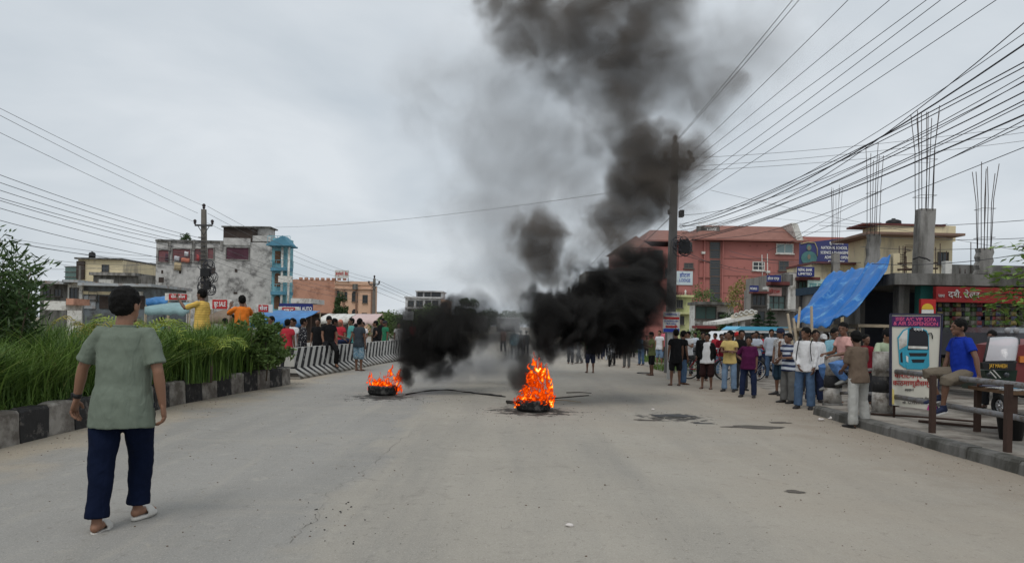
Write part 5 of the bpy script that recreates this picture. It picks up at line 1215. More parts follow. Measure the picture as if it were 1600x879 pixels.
for (x0, y0, x1, y1) in ((1243, 512, 1310, 515), (1330, 506, 1362, 508)):
    p, p2 = P(x0, y0, 20), P(x1, y1, 20.6); tag(MB().box(p.x, p2.x, 19.6, 21.4, p.z-.08, p.z).tube([(p.x+.1, 19.7, 0), (p.x+.1, 19.7, p.z-.09)], .03, 5).tube([(p2.x-.1, 19.7, 0), (p2.x-.1, 19.7, p.z-.09)], .03, 5).tube([(p.x+.1, 21.3, 0), (p.x+.1, 21.3, p.z-.09)], .03, 5).tube([(p2.x-.1, 21.3, 0), (p2.x-.1, 21.3, p.z-.09)], .03, 5).build('stall_table', M_BAMBOO), 'flat stall roof of pale boards on thin legs, %s' % ('under the tarpaulin tip' if x0 < 1300 else 'behind the pink shirt'), 'stall')

# --- trees of the right and the distance
M_CONIF = leaf_mat('conifer_needles', (.012, .028, .012), (.03, .06, .025), tr=.1)
def conifer(px, yt, Y, seed, label):
    r = random.Random(seed); base = P(px, 520, Y); base.z = 0; h = P(px, yt, Y).z; t = empty('araucaria_tree', base, label=label, cat='tree', group=None)
    MB().tube([(0,0,-.05), (0,0,h)], [.09, .015], 7).build('trunk', M_BARK, t); vs = []; fs = []
    for lv in range(9):
        z = h*(.22 + .75*lv/9); R = (h*.34)*(1 - lv/9.5)
        for k in range(9):
            a = 2*PI*k/9 + lv*.4
            for q in range(16):
                s = q/16; c = Vector((math.cos(a)*R*s, math.sin(a)*R*s, z + .12*R*s*s - .1*s)); 
                leaf_quads(r, c, .09, 2, .20, vs, fs, .5, .3)
    MB().add(vs, fs).build('foliage', M_CONIF, t, fix=False)
conifer(1183, 484, 40, 1, 'dark layered conifer behind the bus, left of the pair'); conifer(1203, 479, 39, 2, 'dark layered conifer behind the bus, right and taller of the pair')
g = lambda px, Y: (P(px, 510, Y).x, Y, 0)
tree('shade_tree', g(1165, 50), 5.0, 1.5, 3, 'small yellowing bush tree by the white gateway', m=leaf_mat('yellowing_leaf', (.10, .12, .03), (.32, .26, .08)), n=900, ls=.2, trunk_r=.06)
tree('shade_tree', g(1140, 52), 2.7, .9, 5, 'dark bush below the glazed shop windows', n=700, ls=.2, trunk_r=.05)
tree('shade_tree', g(1096, 66), 5.4, 1.8, 6, 'sparse rooftop greenery at the foot of the red hotel', n=500, ls=.25, trunk_r=.05, m=M_LEAF2)
tree('cypress', g(533, 90), 5.2, 1.1, 7, 'dark green columnar tree in front of the salmon house', n=1200, ls=.3, trunk_r=.1, flat=1.2, trunk_frac=.15)
tree('shade_tree', g(605, 75), 2.3, 2.6, 8, 'pale green bush right of the people on the barrier', n=1500, ls=.3, m=M_LEAF2, trunk_frac=.2)
tree('shade_tree', g(676, 110), 3.9, 3.2, 9, 'broad olive tree in front of the white distant building', n=2600, ls=.42, m=M_LEAF2, trunk_frac=.25)
tree('shade_tree', g(652, 95), 3.0, 2.6, 19, 'low tree at the left of the white distant building', n=1600, ls=.42, m=M_LEAF2, trunk_frac=.25)
tree('shade_tree', g(730, 150), 6.8, 2.6, 10, 'dark tree showing above the left smoke', n=1500, ls=.5)
tree('shade_tree', g(765, 200), 4.8, 5, 11, 'hazy tree group at the far end of the road, left', n=1500, ls=.7)
tree('shade_tree', g(800, 220), 5.4, 6, 12, 'hazy tree at the far end of the road, centre', n=1500, ls=.7)
tree('shade_tree', g(842, 210), 5.2, 6, 13, 'hazy tree at the far end of the road, right', n=1500, ls=.7)
tree('shade_tree', g(1085, 34), 1.4, .8, 14, 'low green shrub on the verge behind the sign post', n=500, ls=.12, trunk_r=.03, m=M_LEAF2)
tree('rooftop_shrub', (P(284, 372, 76).x, 77, P(284, 377, 76).z), .9, .7, 15, 'scraggy shrub growing on the weathered building roof', n=260, ls=.2, trunk_r=.03, m=M_LEAF, trunk_frac=.2)
tree('shade_tree', g(905, 60), 2.6, 2.2, 16, 'low bush beyond the right fire', n=900, ls=.25, trunk_r=.05, m=M_LEAF2, trunk_frac=.1)
for k, (px, py, Y, n_) in enumerate(((975, 560, 34, 300), (1012, 575, 28, 350), (1032, 588, 25, 350))):
    g_ = G(px, py - 10); blades((g_.x-.2, g_.x+1.2, g_.y-.8, g_.y+1.2), n_, .15, .45, .012, 40+k, .7, z=.004, name='verge_grass', label='tufts of verge grass along the broken kerb, patch %s' % ('far', 'middle', 'near')[k])
# overhanging branch at the right edge
def branch_tree():
    r = random.Random(9); base = Vector((8.6, 7.2, .15)); t = empty('roadside_tree', base, label='leafy tree reaching in from the right edge beside the shop', cat='tree')
    T = MB(); T.tube([(0,0,-.1), (.05,0,1.2), (-.05,.1,2.3), (0,.2,3.0)], [.12, .10, .08, .04], 8); T.build('trunk', M_BARK, t)
    for (px, py, Y) in ((1592, 385, 8), (1560, 428, 8.2), (1575, 452, 8), (1532, 457, 8.3), (1592, 470, 7.8), (1560, 480, 8.1), (1598, 425, 7.8), (1620, 440, 8), (1610, 400, 8), (1625, 480, 7.8), (1590, 500, 8)):
        e = P(px, py, Y) - base; s = Vector((0, .1, min(2.4, max(1.2, e.z*.8)))); mid = s.lerp(e, .55) + Vector((0, 0, .08)); br = MB().tube([s, mid, e], [.03, .018, .006], 6).build('branch', M_BARK, t); vs = []; fs = []
        ax = (e-mid).normalized()
        for k in range(170):
            q = r.uniform(.40, 1.05); p = s.lerp(mid, q*2) if q < .5 else mid.lerp(e, (q-.5)*2)
            p = p + Vector((r.gauss(0, .05), r.gauss(0, .07), r.gauss(0, .035))); a = r.uniform(0, 2*PI)
            d = (ax*.7 + Vector((math.cos(a), math.sin(a), r.uniform(-.5, .25)))).normalized(); l = r.uniform(.08, .15); w = d.cross(Vector((r.gauss(0,.3), r.gauss(0,.3), 1))).normalized()*.022; i = len(vs)
            vs += [p, p + d*l*.45 + w, p + d*l + Vector((0, 0, -.01)), p + d*l*.45 - w]; fs.append((i, i+1, i+2, i+3))
        MB().add(vs, fs).build('foliage', M_LEAFB, br, fix=False)
M_LEAFB = leaf_mat('bright_leaf', (.06, .13, .02), (.20, .30, .06))
branch_tree()
# ------------------------------------------------------------------ smoke and fire
def smoke_mat(name, col, K, nscale, thr, soft, aniso=0.2, contrast=1.0):
    m = bpy.data.materials.new(name); m.use_nodes = True; t = m.node_tree; t.nodes.clear(); N = t.nodes.new; L = t.links.new
    o = N('ShaderNodeOutputMaterial'); pv = N('ShaderNodeVolumePrincipled')
    pv.inputs['Color'].default_value = (*col, 1); pv.inputs['Anisotropy'].default_value = aniso
    L(pv.outputs[0], o.inputs['Volume'])
    tc = N('ShaderNodeTexCoord'); ln = N('ShaderNodeVectorMath'); ln.operation = 'LENGTH'; L(tc.outputs['Object'], ln.inputs[0])
    ge = N('ShaderNodeNewGeometry')
    nz = N('ShaderNodeTexNoise'); nz.inputs['Scale'].default_value = nscale; nz.inputs['Detail'].default_value = 5
    nz.inputs['Roughness'].default_value = .58; nz.inputs['Distortion'].default_value = .5; L(ge.outputs['Position'], nz.inputs['Vector'])
    # warp the puff's own coordinates with noise so its outline is ragged, then fade toward the hull
    sb = N('ShaderNodeVectorMath'); sb.operation = 'SUBTRACT'; L(nz.outputs['Color'], sb.inputs[0]); sb.inputs[1].default_value = (.5, .5, .5)
    wv = N('ShaderNodeVectorMath'); wv.operation = 'SCALE'; L(sb.outputs[0], wv.inputs[0]); wv.inputs[3].default_value = 2.6 * contrast
    pw = N('ShaderNodeVectorMath'); L(tc.outputs['Object'], pw.inputs[0]); L(wv.outputs[0], pw.inputs[1])
    l2 = N('ShaderNodeVectorMath'); l2.operation = 'LENGTH'; L(pw.outputs[0], l2.inputs[0])
    mr = N('ShaderNodeMapRange'); mr.interpolation_type = 'SMOOTHSTEP'; L(l2.outputs['Value'], mr.inputs[0]); mr.inputs[1].default_value = thr; mr.inputs[2].default_value = thr - soft
    om = N('ShaderNodeMath'); om.operation = 'SUBTRACT'; om.inputs[0].default_value = 1; L(ln.outputs['Value'], om.inputs[1]); om.use_clamp = True
    ed = N('ShaderNodeMapRange'); ed.interpolation_type = 'SMOOTHSTEP'; L(om.outputs[0], ed.inputs[0]); ed.inputs[1].default_value = 0.0; ed.inputs[2].default_value = .28
    m1 = N('ShaderNodeMath'); m1.operation = 'MULTIPLY'; L(mr.outputs[0], m1.inputs[0]); L(ed.outputs[0], m1.inputs[1])
    oi = N('ShaderNodeObjectInfo'); m2 = N('ShaderNodeMath'); m2.operation = 'MULTIPLY'; L(m1.outputs[0], m2.inputs[0]); L(oi.outputs['Color'], m2.inputs[1])
    m3 = N('ShaderNodeMath'); m3.operation = 'MULTIPLY'; L(m2.outputs[0], m3.inputs[0]); m3.inputs[1].default_value = K
    L(m3.outputs[0], pv.inputs['Density'])
    return m
SM_DARK = smoke_mat('dark_smoke', (.09, .086, .082), 6.0, 1.5, .85, .55, contrast=1.15)
SM_BROWN = smoke_mat('brown_smoke', (.34, .295, .255), 1.5, .95, .85, .75, contrast=1.25)
SM_GREY = smoke_mat('pale_smoke', (.76, .755, .75), .45, .6, .95, .95, contrast=1.2)
_ico = MB().ball((0, 0, 0), 1.0, 16, 10).mesh('smoke_puff')
def plume(name, puffs, label, m):
    root = empty(name, (0, 0, 0), label=label, cat='smoke')
    root.location = P(puffs[0][0], puffs[0][1], puffs[0][5])
    me = _ico.copy(); me.materials.append(m)
    for (px, py, rx, ry, dens, Y, ang) in puffs:
        o = link('smoke_puff', me, None, root)
        c = P(px, py, Y); k = Y / FPX
        o.location = c - root.location
        o.rotation_euler = (0, math.radians(ang), 0)
        o.scale = (rx * k, (rx + ry) / 2 * k, ry * k)
        o.color = (dens, dens, dens, 1)
    return root
plume('smoke_plume', [
    (634, 590, 20, 26, 1.6, 15.3, 20), (650, 560, 34, 38, 1.5, 15.4, 30), (668, 540, 72, 66, 1.1, 15.6, 0), (722, 520, 78, 70, .42, 16.0, 0),
    (648, 512, 54, 52, .28, 15.8, 0), (737, 494, 66, 58, .30, 16.4, 0), (690, 505, 84, 62, .34, 15.9, 0), (774, 518, 64, 60, .24, 16.8, 0), (690, 548, 60, 40, .8, 15.6, 0)],
    'low black smoke rolling right from the left burning tyre', SM_DARK)
plume('smoke_plume', [
    (850, 552, 26, 34, 1.4, 13.4, 0), (856, 520, 50, 50, 1.4, 13.5, 0), (858, 478, 62, 56, 1.2, 13.7, 0), (905, 500, 94, 76, 2.0, 14.0, 0),
    (952, 482, 106, 92, 2.3, 14.4, 0), (994, 452, 78, 78, 2.2, 14.8, 0), (992, 484, 54, 54, 1.3, 14.8, 0), (816, 588, 30, 38, .7, 13.3, 0),
    (925, 450, 60, 50, .5, 14.6, 0), (1020, 426, 46, 44, .7, 15.0, 0), (820, 550, 30, 40, .6, 13.6, 0)],
    'dense black smoke billowing right from the taller fire', SM_DARK)
plume('smoke_plume', [
    (846, 385, 62, 90, 3.0, 15.5, -28), (968, 342, 76, 72, 1.9, 16.6, 35), (1012, 300, 86, 86, 1.9, 16.8, 40), (1030, 258, 96, 106, 1.8, 17.0, -20),
    (985, 200, 95, 95, .75, 17.4, -20), (968, 130, 115, 115, .65, 17.6, 0), (885, 45, 190, 115, .9, 17.8, 20), (1000, 60, 140, 130, .55, 17.8, 0),
    (810, 0, 130, 80, .7, 17.8, 15), (1138, 132, 44, 34, 1.0, 17.4, 20), (1108, 160, 60, 40, .45, 17.5, -20), (1080, 130, 70, 60, .25, 17.6, 0), (1118, 190, 40, 34, .3, 17.4, 0), (1055, 330, 66, 60, .35, 16.8, 0), (930, 410, 80, 80, .45, 16.0, 0),
    (812, 440, 60, 76, .45, 15.0, 0), (910, 180, 80, 80, .3, 17.8, 0), (960, -60, 200, 120, .8, 17.8, 0), (1060, 240, 60, 70, .45, 17.2, 0), (880, 300, 110, 90, .12, 17.0, 0), (960, 400, 60, 60, .4, 15.6, 0)],
    'brown grey smoke column rising high above the taller fire', SM_BROWN)
plume('smoke_plume', [
    (760, 170, 190, 160, .75, 19.0, 0), (900, 290, 200, 180, .8, 19.0, 0), (800, 440, 130, 120, 1.2, 18.0, 0), (1060, 110, 200, 160, .8, 19.5, 0),
    (760, 330, 130, 130, .8, 19.0, 0), (1170, 60, 190, 120, .35, 20.0, 0), (930, 60, 300, 160, .35, 20.0, 0),
    (775, 574, 120, 38, 3.4, 19.0, 0), (700, 586, 80, 26, 2.6, 17.0, 0), (870, 545, 70, 32, 2.0, 24.0, 0), (800, 520, 90, 60, 1.6, 22.0, 0)],
    'thin pale smoke hanging in the air around the fires', SM_GREY)

def fire_mat():
    m = bpy.data.materials.new('flame'); m.use_nodes = True; t = m.node_tree; t.nodes.clear(); N = t.nodes.new; L = t.links.new
    o = N('ShaderNodeOutputMaterial'); em = N('ShaderNodeEmission'); tr = N('ShaderNodeBsdfTransparent'); mx = N('ShaderNodeMixShader')
    tc = N('ShaderNodeTexCoord'); ge = N('ShaderNodeNewGeometry')
    mp = N('ShaderNodeMapping'); mp.inputs['Scale'].default_value = (1, 1, .55); L(ge.outputs['Position'], mp.inputs[0])
    nz = N('ShaderNodeTexNoise'); nz.noise_type = 'RIDGED_MULTIFRACTAL'; nz.inputs['Scale'].default_value = 9.5; nz.inputs['Detail'].default_value = 4
    nz.inputs['Distortion'].default_value = 1.0; nz.normalize = True
    L(mp.outputs[0], nz.inputs['Vector'])
    lw = N('ShaderNodeLayerWeight'); lw.inputs[0].default_value = .5
    fa = N('ShaderNodeMath'); fa.operation = 'SUBTRACT'; L(nz.outputs['Fac'], fa.inputs[0]); 
    fm = N('ShaderNodeMath'); fm.operation = 'MULTIPLY'; L(lw.outputs['Facing'], fm.inputs[0]); fm.inputs[1].default_value = .16; L(fm.outputs[0], fa.inputs[1])
    rp = N('ShaderNodeValToRGB'); L(fa.outputs[0], rp.inputs[0]); e = rp.color_ramp.elements
    e[0].position = .05; e[0].color = (.50, .03, .0, 1)
    e[1].position = .62; e[1].color = (1.0, .62, .14, 1)
    x = e.new(.22); x.color = (.85, .08, .003, 1)
    x = e.new(.42); x.color = (1.0, .24, .012, 1)
    L(rp.outputs[0], em.inputs[0])
    st = N('ShaderNodeMapRange'); L(fa.outputs[0], st.inputs[0]); st.inputs[1].default_value = .05; st.inputs[2].default_value = .8; st.inputs[3].default_value = .9; st.inputs[4].default_value = 4.5
    L(st.outputs[0], em.inputs[1])
    al = N('ShaderNodeMapRange'); al.interpolation_type = 'SMOOTHSTEP'; L(fa.outputs[0], al.inputs[0]); al.inputs[1].default_value = -.02; al.inputs[2].default_value = .12
    L(al.outputs[0], mx.inputs[0]); L(tr.outputs[0], mx.inputs[1]); L(em.outputs[0], mx.inputs[2]); L(mx.outputs[0], o.inputs['Surface'])
    return m
FLAME = fire_mat()
def flames(parent, spots, seed):
    """spots: (x, y, z, radius, height, lean). Each tongue is a twisted, ruffled, tapering body"""
    rnd = random.Random(seed)
    for (x, y, z, r, h, lean) in spots:
        mb = MB(); nu, nv = 18, 16; vs = []; fs = []
        ph = rnd.uniform(0, 50)
        for i in range(nv + 1):
            t = i / nv
            prof = r * (math.sin(PI * min(1, t * .62 + .24)) ** 1.0) * (1 - t ** 2.2) + .002
            cx = lean * t * t * h + .10 * h * (mnoise.noise(Vector((t * 3, ph, 0)))) * t * 2
            cy = .10 * h * (mnoise.noise(Vector((t * 3, ph, 9)))) * t * 2
            for j in range(nu):
                a = 2 * PI * j / nu
                d = 1 + .75 * mnoise.noise(Vector((math.cos(a) * 1.3, math.sin(a) * 1.3 + ph, t * 3.2)))
                up = .22 * h * mnoise.noise(Vector((math.cos(a) * 2, math.sin(a) * 2, ph + 3))) * t
                vs.append((x + cx + math.cos(a) * prof * d, y + cy + math.sin(a) * prof * d, z + h * t + up))
        for i in range(nv):
            for j in range(nu):
                q = i*nu + j; w = i*nu + (j+1) % nu
                fs.append((q, w, w + nu, q + nu))
        mb.add(vs, fs, 0, True)
        mb.build('flame', FLAME, parent, fix=False)
M_TYRE = mat('charred_rubber', (.012, .012, .012), .75, .3, 9, bump=.5, bscale=30, dirt=(.09, .085, .08), dirtamt=.35, dscale=9)
def burning_tyre(px, py, Y_seed, label, spots, R=.31, w=.21, extra=None, tilt=0):
    g = G(px, py)
    t = empty('burning_tyre', g, label=label, cat='tyre')
    mb = MB(); prof = [(R*.60, .015), (R*.86, .0), (R*.97, .02), (R, .05), (R, w-.05), (R*.97, w-.02), (R*.86, w), (R*.60, w-.015), (R*.56, w-.03),
            (R*.82, w-.04), (R*.84, .04), (R*.56, .03), (R*.60, .015)]
    mb.lathe((0, 0, 0), prof, 36)
    for k in range(30):
        a = 2*PI*k/30
        for zz_, s_ in ((.045, 1), (w*.55, -1)):
            M = Matrix.Rotation(a, 4, 'Z') @ Matrix.Translation((R, 0, zz_ + .03)) @ Matrix.Rotation(s_*.5, 4, 'X')
            mb.box(-.006, .008, -.012, .012, -.028, .032, 0, M)
    mb.build('tyre_carcass', M_TYRE, t)
    ft = empty('fire', g, label=extra, cat='fire')
    flames(ft, spots, Y_seed)
    return t
# ------------------------------------------------------------------ utility poles and wires
M_POLE = mat('concrete_pole', (.17, .155, .135), .9, .15, 3, bump=.3, bscale=10)
M_POLEDK = mat('dark_pole', (.115, .11, .105), .9, .15, 3)  # darker concrete tone than the other poles
M_INS = mat('dark_insulator', (.03, .02, .02), .4, .1)
M_WIRE = mat('black_wire', (.05, .05, .058), .7, 0)
M_WIREL = mat('aluminium_wire', (.14, .14, .145), .6, 0)
def insulator(parent, p, s=1.0): MB().lathe(p, [(0,-.02*s),(.03*s,0),(.07*s,.06*s),(.04*s,.09*s),(.08*s,.13*s),(.06*s,.2*s),(0,.24*s)], 10).build('insulator', M_INS, parent)
def pole(px, yt, Y, w, m, label, arms, lean=0, h_ins=True):
    top = P(px, yt, Y); base = Vector((top.x + lean, Y, 0)); t = place('utility_pole', tuple(base), label, 'pole')
    mb = MB(); mb.add([base + Vector((-w*.6, -w*.6, -.1)), base + Vector((w*.6, -w*.6, -.1)), base + Vector((w*.6, w*.6, -.1)), base + Vector((-w*.6, w*.6, -.1)), top + Vector((-w*.38, -w*.38, 0)), top + Vector((w*.38, -w*.38, 0)), top + Vector((w*.38, w*.38, 0)), top + Vector((-w*.38, w*.38, 0))], ((0,3,2,1),(4,5,6,7),(0,1,5,4),(1,2,6,5),(2,3,7,6),(3,0,4,7)))
    mb.build('post', m, t)
    if h_ins: insulator(t, top + Vector((0, 0, .02)), 1.2)
    for (ya, xl, xr) in arms:
        c = P(px, ya, Y - w*.5 - .05); L_ = P(xl, ya, Y).x; R_ = P(xr, ya, Y).x
        mb = MB(); mb.beam((L_, c.y, c.z), (R_, c.y, c.z), .07, .09); mb.beam((L_*.7 + c.x*.3, c.y, c.z), (c.x, c.y, c.z - .5), .03, .03); mb.beam((R_*.7 + c.x*.3, c.y, c.z), (c.x, c.y, c.z - .5), .03, .03); mb.build('crossarm', M_STEELD, t)
        insulator(t, Vector((L_, c.y, c.z + .05)), 1.1); insulator(t, Vector((R_, c.y, c.z + .05)), 1.1)
    return t, top
M_STEELD = mat('dark_steel', (.06, .06, .062), .7, .1)
PL, topL = pole(318.5, 327, 36, .26, M_POLE, 'leaning concrete utility pole in front of the weathered building, left', [(352, 307, 334)], lean=.18)
mb = MB(); r = random.Random(3)
for k in range(26):
    c = P(322 + r.uniform(-6, 10), r.uniform(412, 455), 35.7); rr = r.uniform(.12, .32); M = Matrix.Rotation(r.uniform(-.5, .5), 4, 'Z') @ Matrix.Rotation(PI/2 + r.uniform(-.4, .4), 4, 'X'); mb.torus(c, rr, .018, 14, 4, 0, M)
tag(mb.build('cable_coil', M_WIRE, PL), 'tangled coils of black cable', kind='stuff')
for (x0, y0, x1, y1, n_) in ((316, 420, 330, 432, 'junction_box'), (321, 440, 330, 452, 'junction_box')): mb = MB(); wbox(mb, (x0, y0, x1, y1), 35.8, .25, back=0); mb.build(n_, M_BLACK, PL)
mb = MB()
for k in range(8): z = P(318, 372 + k*7, 36).z; mb.box(topL.x - .18 + .02*k, topL.x + .20 + .02*k, 35.80, 35.85, z, z+.04)
mb.build('cable_bracket', M_STEELD, PL)
PL2, topL2 = pole(585, 435, 62, .26, M_POLE, 'smaller concrete utility pole right of the salmon house', [(444, 577, 593)])
PL3, topL3 = pole(125, 415, 62, .16, M_POLE, 'thin pole among the tin roofed sheds, far left', [], h_ins=False)
PR, topR = pole(1055, 224, 25, .27, M_POLEDK, 'tall dark concrete utility pole wreathed in smoke, right of centre', [(250, 1037, 1077)], lean=-.05)
mb = MB()
for (a, c_) in (((1056, 252), (1078, 256)), ((1056, 258), (1072, 266)), ((1058, 248), (1086, 252)), ((1046, 320), (1030, 302)), ((1048, 332), (1044, 330))): mb.tube([P(*a, 24.7), P(*c_, 24.6)], .035, 6)
mb.build('strut', M_STEELD, PR)
for q in ((1076, 242), (1083, 253), (1078, 259), (1074, 266), (1029, 301), (1046, 285), (1045, 335), (1066, 262)): insulator(PR, P(*q, 24.6), .8)
for k, (x0, y0, x1, y1) in enumerate(((1060, 377, 1075, 396), (1060, 330, 1066, 340))):
    mb = MB(); wbox(mb, (x0, y0, x1, y1), 24.7, .3, back=0); mb.build('junction_box', M_BLACK, PR)
mb = MB()
for k in range(14): c = P(1056 + r.uniform(0, 18), r.uniform(372, 400), 24.5); mb.torus(c, r.uniform(.08, .25), .015, 14, 4, 0, Matrix.Rotation(PI/2 + r.uniform(-.5, .5), 4, 'X'))
tag(mb.build('cable_coil', M_WIRE, PR), 'loops of cable bunched on the pole', kind='stuff')
WN = [0]
def wire(A, B, sag, rad, label, m=M_WIRE, ext=0.0, wob=0.0, cont=0):
    A, B = Vector(A), Vector(B)
    if ext: B = A + (B - A) * (1 + ext)
    n = 18; pts = []
    for k in range(n+1):
        t = k/n; pts.append(A.lerp(B, t) - Vector((0, 0, 4*sag*t*(1-t))) + Vector((0, 0, wob*math.sin(t*17 + WN[0]))))
    if cont: pts.append(pts[-1] + (pts[-1] - pts[-3]) * cont)
    WN[0] += 1
    mid = (A+B)/2
    return tag(MB().tube(pts, rad, 5).build('overhead_wire', m, fix=False), label, 'wire', 'overhead wires')
NUM = ['topmost', 'second', 'third', 'fourth', 'fifth', 'sixth', 'seventh', 'eighth', 'ninth', 'tenth', 'eleventh', 'lowest']
# left: lines running over the left verge to the leaning pole
for k, (y0, xe, ye) in enumerate(((166, 319, 322), (177, 309, 333), (204, 307, 348), (266, 318, 373), (278, 320, 378), (290, 321, 384), (302, 322, 386), (306, 323, 395), (318, 324, 402), (337, 324, 414), (368, 325, 418))):
    E = P(xe, ye, 36); sx = ray(0, y0); Ys = 21.5; A = P(0, y0, Ys)
    wire(E, A, .10 if k < 3 else .22, .008 if k < 3 else .010, '%s of the wires sloping from the leaning left pole to the left edge' % NUM[k], M_WIREL if k < 3 else M_WIRE, ext=.25)
for k, (y1, y2) in enumerate(((322, 436), (333, 441), (348, 446), (378, 452), (388, 458), (396, 463), (404, 470))):
    wire(P(324, y1, 36), P(585, y2, 62), .45, .009, '%s of the wires from the leaning left pole to the smaller pole' % NUM[k], M_WIREL)
for k, (y1, y2) in enumerate(((436, 492), (441, 495), (447, 498), (455, 500))):
    wire(P(587, y1, 62), P(745, y2, 150), .6, .014, '%s of the wires running on from the smaller pole to the distance' % NUM[k], M_WIREL)
for k, (a, c_) in enumerate((((10, 371, 45), (330, 402, 58)), ((10, 377, 45), (300, 405, 58)), ((0, 392, 45), (245, 412, 58)), ((0, 395, 45), (240, 420, 58)), ((60, 420, 50), (300, 398, 60)))):
    wire(P(*a), P(*c_), .4, .012, '%s of the faint cross wires above the far left sheds' % NUM[k], M_WIREL)
wire(P(430, 355, 60), P(985, 296, 30), .35, .010, 'single long wire crossing the middle of the sky to the smoke', M_WIREL)
for k, (a, c_, Y2) in enumerate((((1050, 228), (940, 385), 40), ((1048, 258), (905, 430), 48), ((1047, 340), (890, 470), 60))):
    wire(P(*a, 25), P(*c_, Y2), .3, .011, '%s wire running away from the right pole into the smoke' % NUM[k], M_WIRE)
# right fan: eight bare lines from the pole top
for k, (xs, ys, xe, ye, z) in enumerate(((1056, 220, 1236, 0, 8.3), (1057, 221, 1246, 0, 8.3), (1077, 242, 1322, 0, 8.0), (1083, 252, 1386, 0, 7.8), (1080, 266, 1443, 0, 7.6), (1066, 300, 1465, 0, 7.4), (1062, 312, 1505, 0, 7.3), (1061, 326, 1551, 0, 7.2))):
    a, b_ = ray(xe, ye); Ye = (z - CAMH)/b_
    wire(P(xs, ys, 24.7), Vector((a*Ye, Ye, z)), .06, .007, '%s of the bare lines fanning from the right pole to the top edge' % NUM[k], M_WIRE, ext=.3)
# right bundles of insulated cable
for k, (pts, rad, Ye, lb) in enumerate((
    (((1066, 352), (1300, 268), (1600, 36)), .010, 9.0, 'thin cable above the thick bundle at the upper right'),
    (((1061, 354), (1240, 290), (1600, 70)), .017, 9.0, 'thick black cable reaching the right edge highest of all bundles'),
    (((1062, 352), (1380, 215), (1600, 97)), .012, 9.2, 'black cable second from the top of the right bundle'),
    (((1063, 356), (1380, 219), (1600, 105)), .011, 9.4, 'black cable close beneath the second one of the right bundle'),
    (((1064, 360), (1250, 300), (1600, 118)), .009, 9.6, 'thin grey cable in the middle of the right bundle'),
    (((1064, 366), (1260, 304), (1600, 127)), .009, 9.8, 'thin cable just below the middle of the right bundle'),
    (((1066, 364), (1300, 287), (1600, 143)), .013, 9.4, 'heavy cable in the lower half of the right bundle'),
    (((1066, 372), (1250, 320), (1600, 157)), .012, 9.8, 'medium cable under the heavy cable of the right bundle'),
    (((1066, 374), (1270, 315), (1600, 163)), .010, 10.0, 'medium thin cable under the heavy cable of the right bundle'),
    (((1066, 378), (1250, 325), (1600, 180)), .017, 9.2, 'lowest thick black cable reaching the right edge'),
    (((1120, 372), (1300, 330), (1600, 188)), .010, 9.8, 'thin cable hugging the lowest thick cable'),
    (((1240, 372), (1400, 285), (1600, 196)), .009, 9.6, 'thin wire dipping between the column rebars to the red hotel'),
    (((1200, 392), (1380, 318), (1600, 230)), .009, 10.5, 'lone thin wire below all the bundles at the right edge'),
    (((1062, 336), (1160, 322), (1600, 128)), .010, 10, 'thin cable bowing from the right pole under the fan'),
    (((1062, 350), (1300, 250), (1600, 52)), .008, 9.5, 'straight thin cable between the fan and the bundle'))):
    # a catenary through three sightings
    A = P(*pts[0], 24.6); C_ = P(*pts[2], Ye); mx = pts[1][0]
    best = None
    for q in range(2, 98):
        t = q/100; c = A.lerp(C_, t); px = 800 + FPX*(c.x*CR + (c.z-CAMH)*SR)/c.y
        if best is None or abs(px - mx) < best[0]: best = (abs(px-mx), t, c)
    t, c = best[1], best[2]; _, zr = ray(mx, pts[1][1]); sag = (c.z - (CAMH + zr*c.y)) / (4*t*(1-t))
    wire(A, C_, max(-.1, min(1.4, sag)), rad*.72, lb, M_WIRE, ext=.0, wob=.006 if rad > .012 else 0, cont=2)
    # and on past the edge of the picture to the next pole
for k, (a, c_) in enumerate((((1097, 246, 26), (1600, 197, 22)), ((1092, 259, 26), (1600, 207, 22)), ((1088, 266, 26), (1600, 220, 22)), ((1110, 297, 30), (1600, 392, 24)), ((1280, 352, 30), (1600, 344, 20)), ((1200, 362, 40), (1480, 350, 24)), ((1340, 366, 30), (1600, 372, 20)), ((1345, 385, 30), (1600, 384, 20)), ((1362, 412, 20), (1600, 396, 18)), ((1200, 340, 60), (1420, 352, 40)))):
    wire(P(*a), P(*c_), .12, .007 if k < 4 else .009, '%s of the faint near horizontal wires on the right, counted downward' % NUM[k], M_WIREL if k < 4 else M_WIRE)
for k, (a, c_) in enumerate((((1066, 398, 24.5), (1240, 425, 47)), ((1066, 390, 24.5), (1175, 425, 50)), ((1140, 400, 30), (1310, 408, 40)), ((1140, 470, 30), (1175, 455, 50)), ((1140, 392, 40), (1345, 410, 24)))):
    wire(P(*a), P(*c_), .25, .010, '%s service wire looping across the front of the red hotel' % NUM[k], M_WIRE)

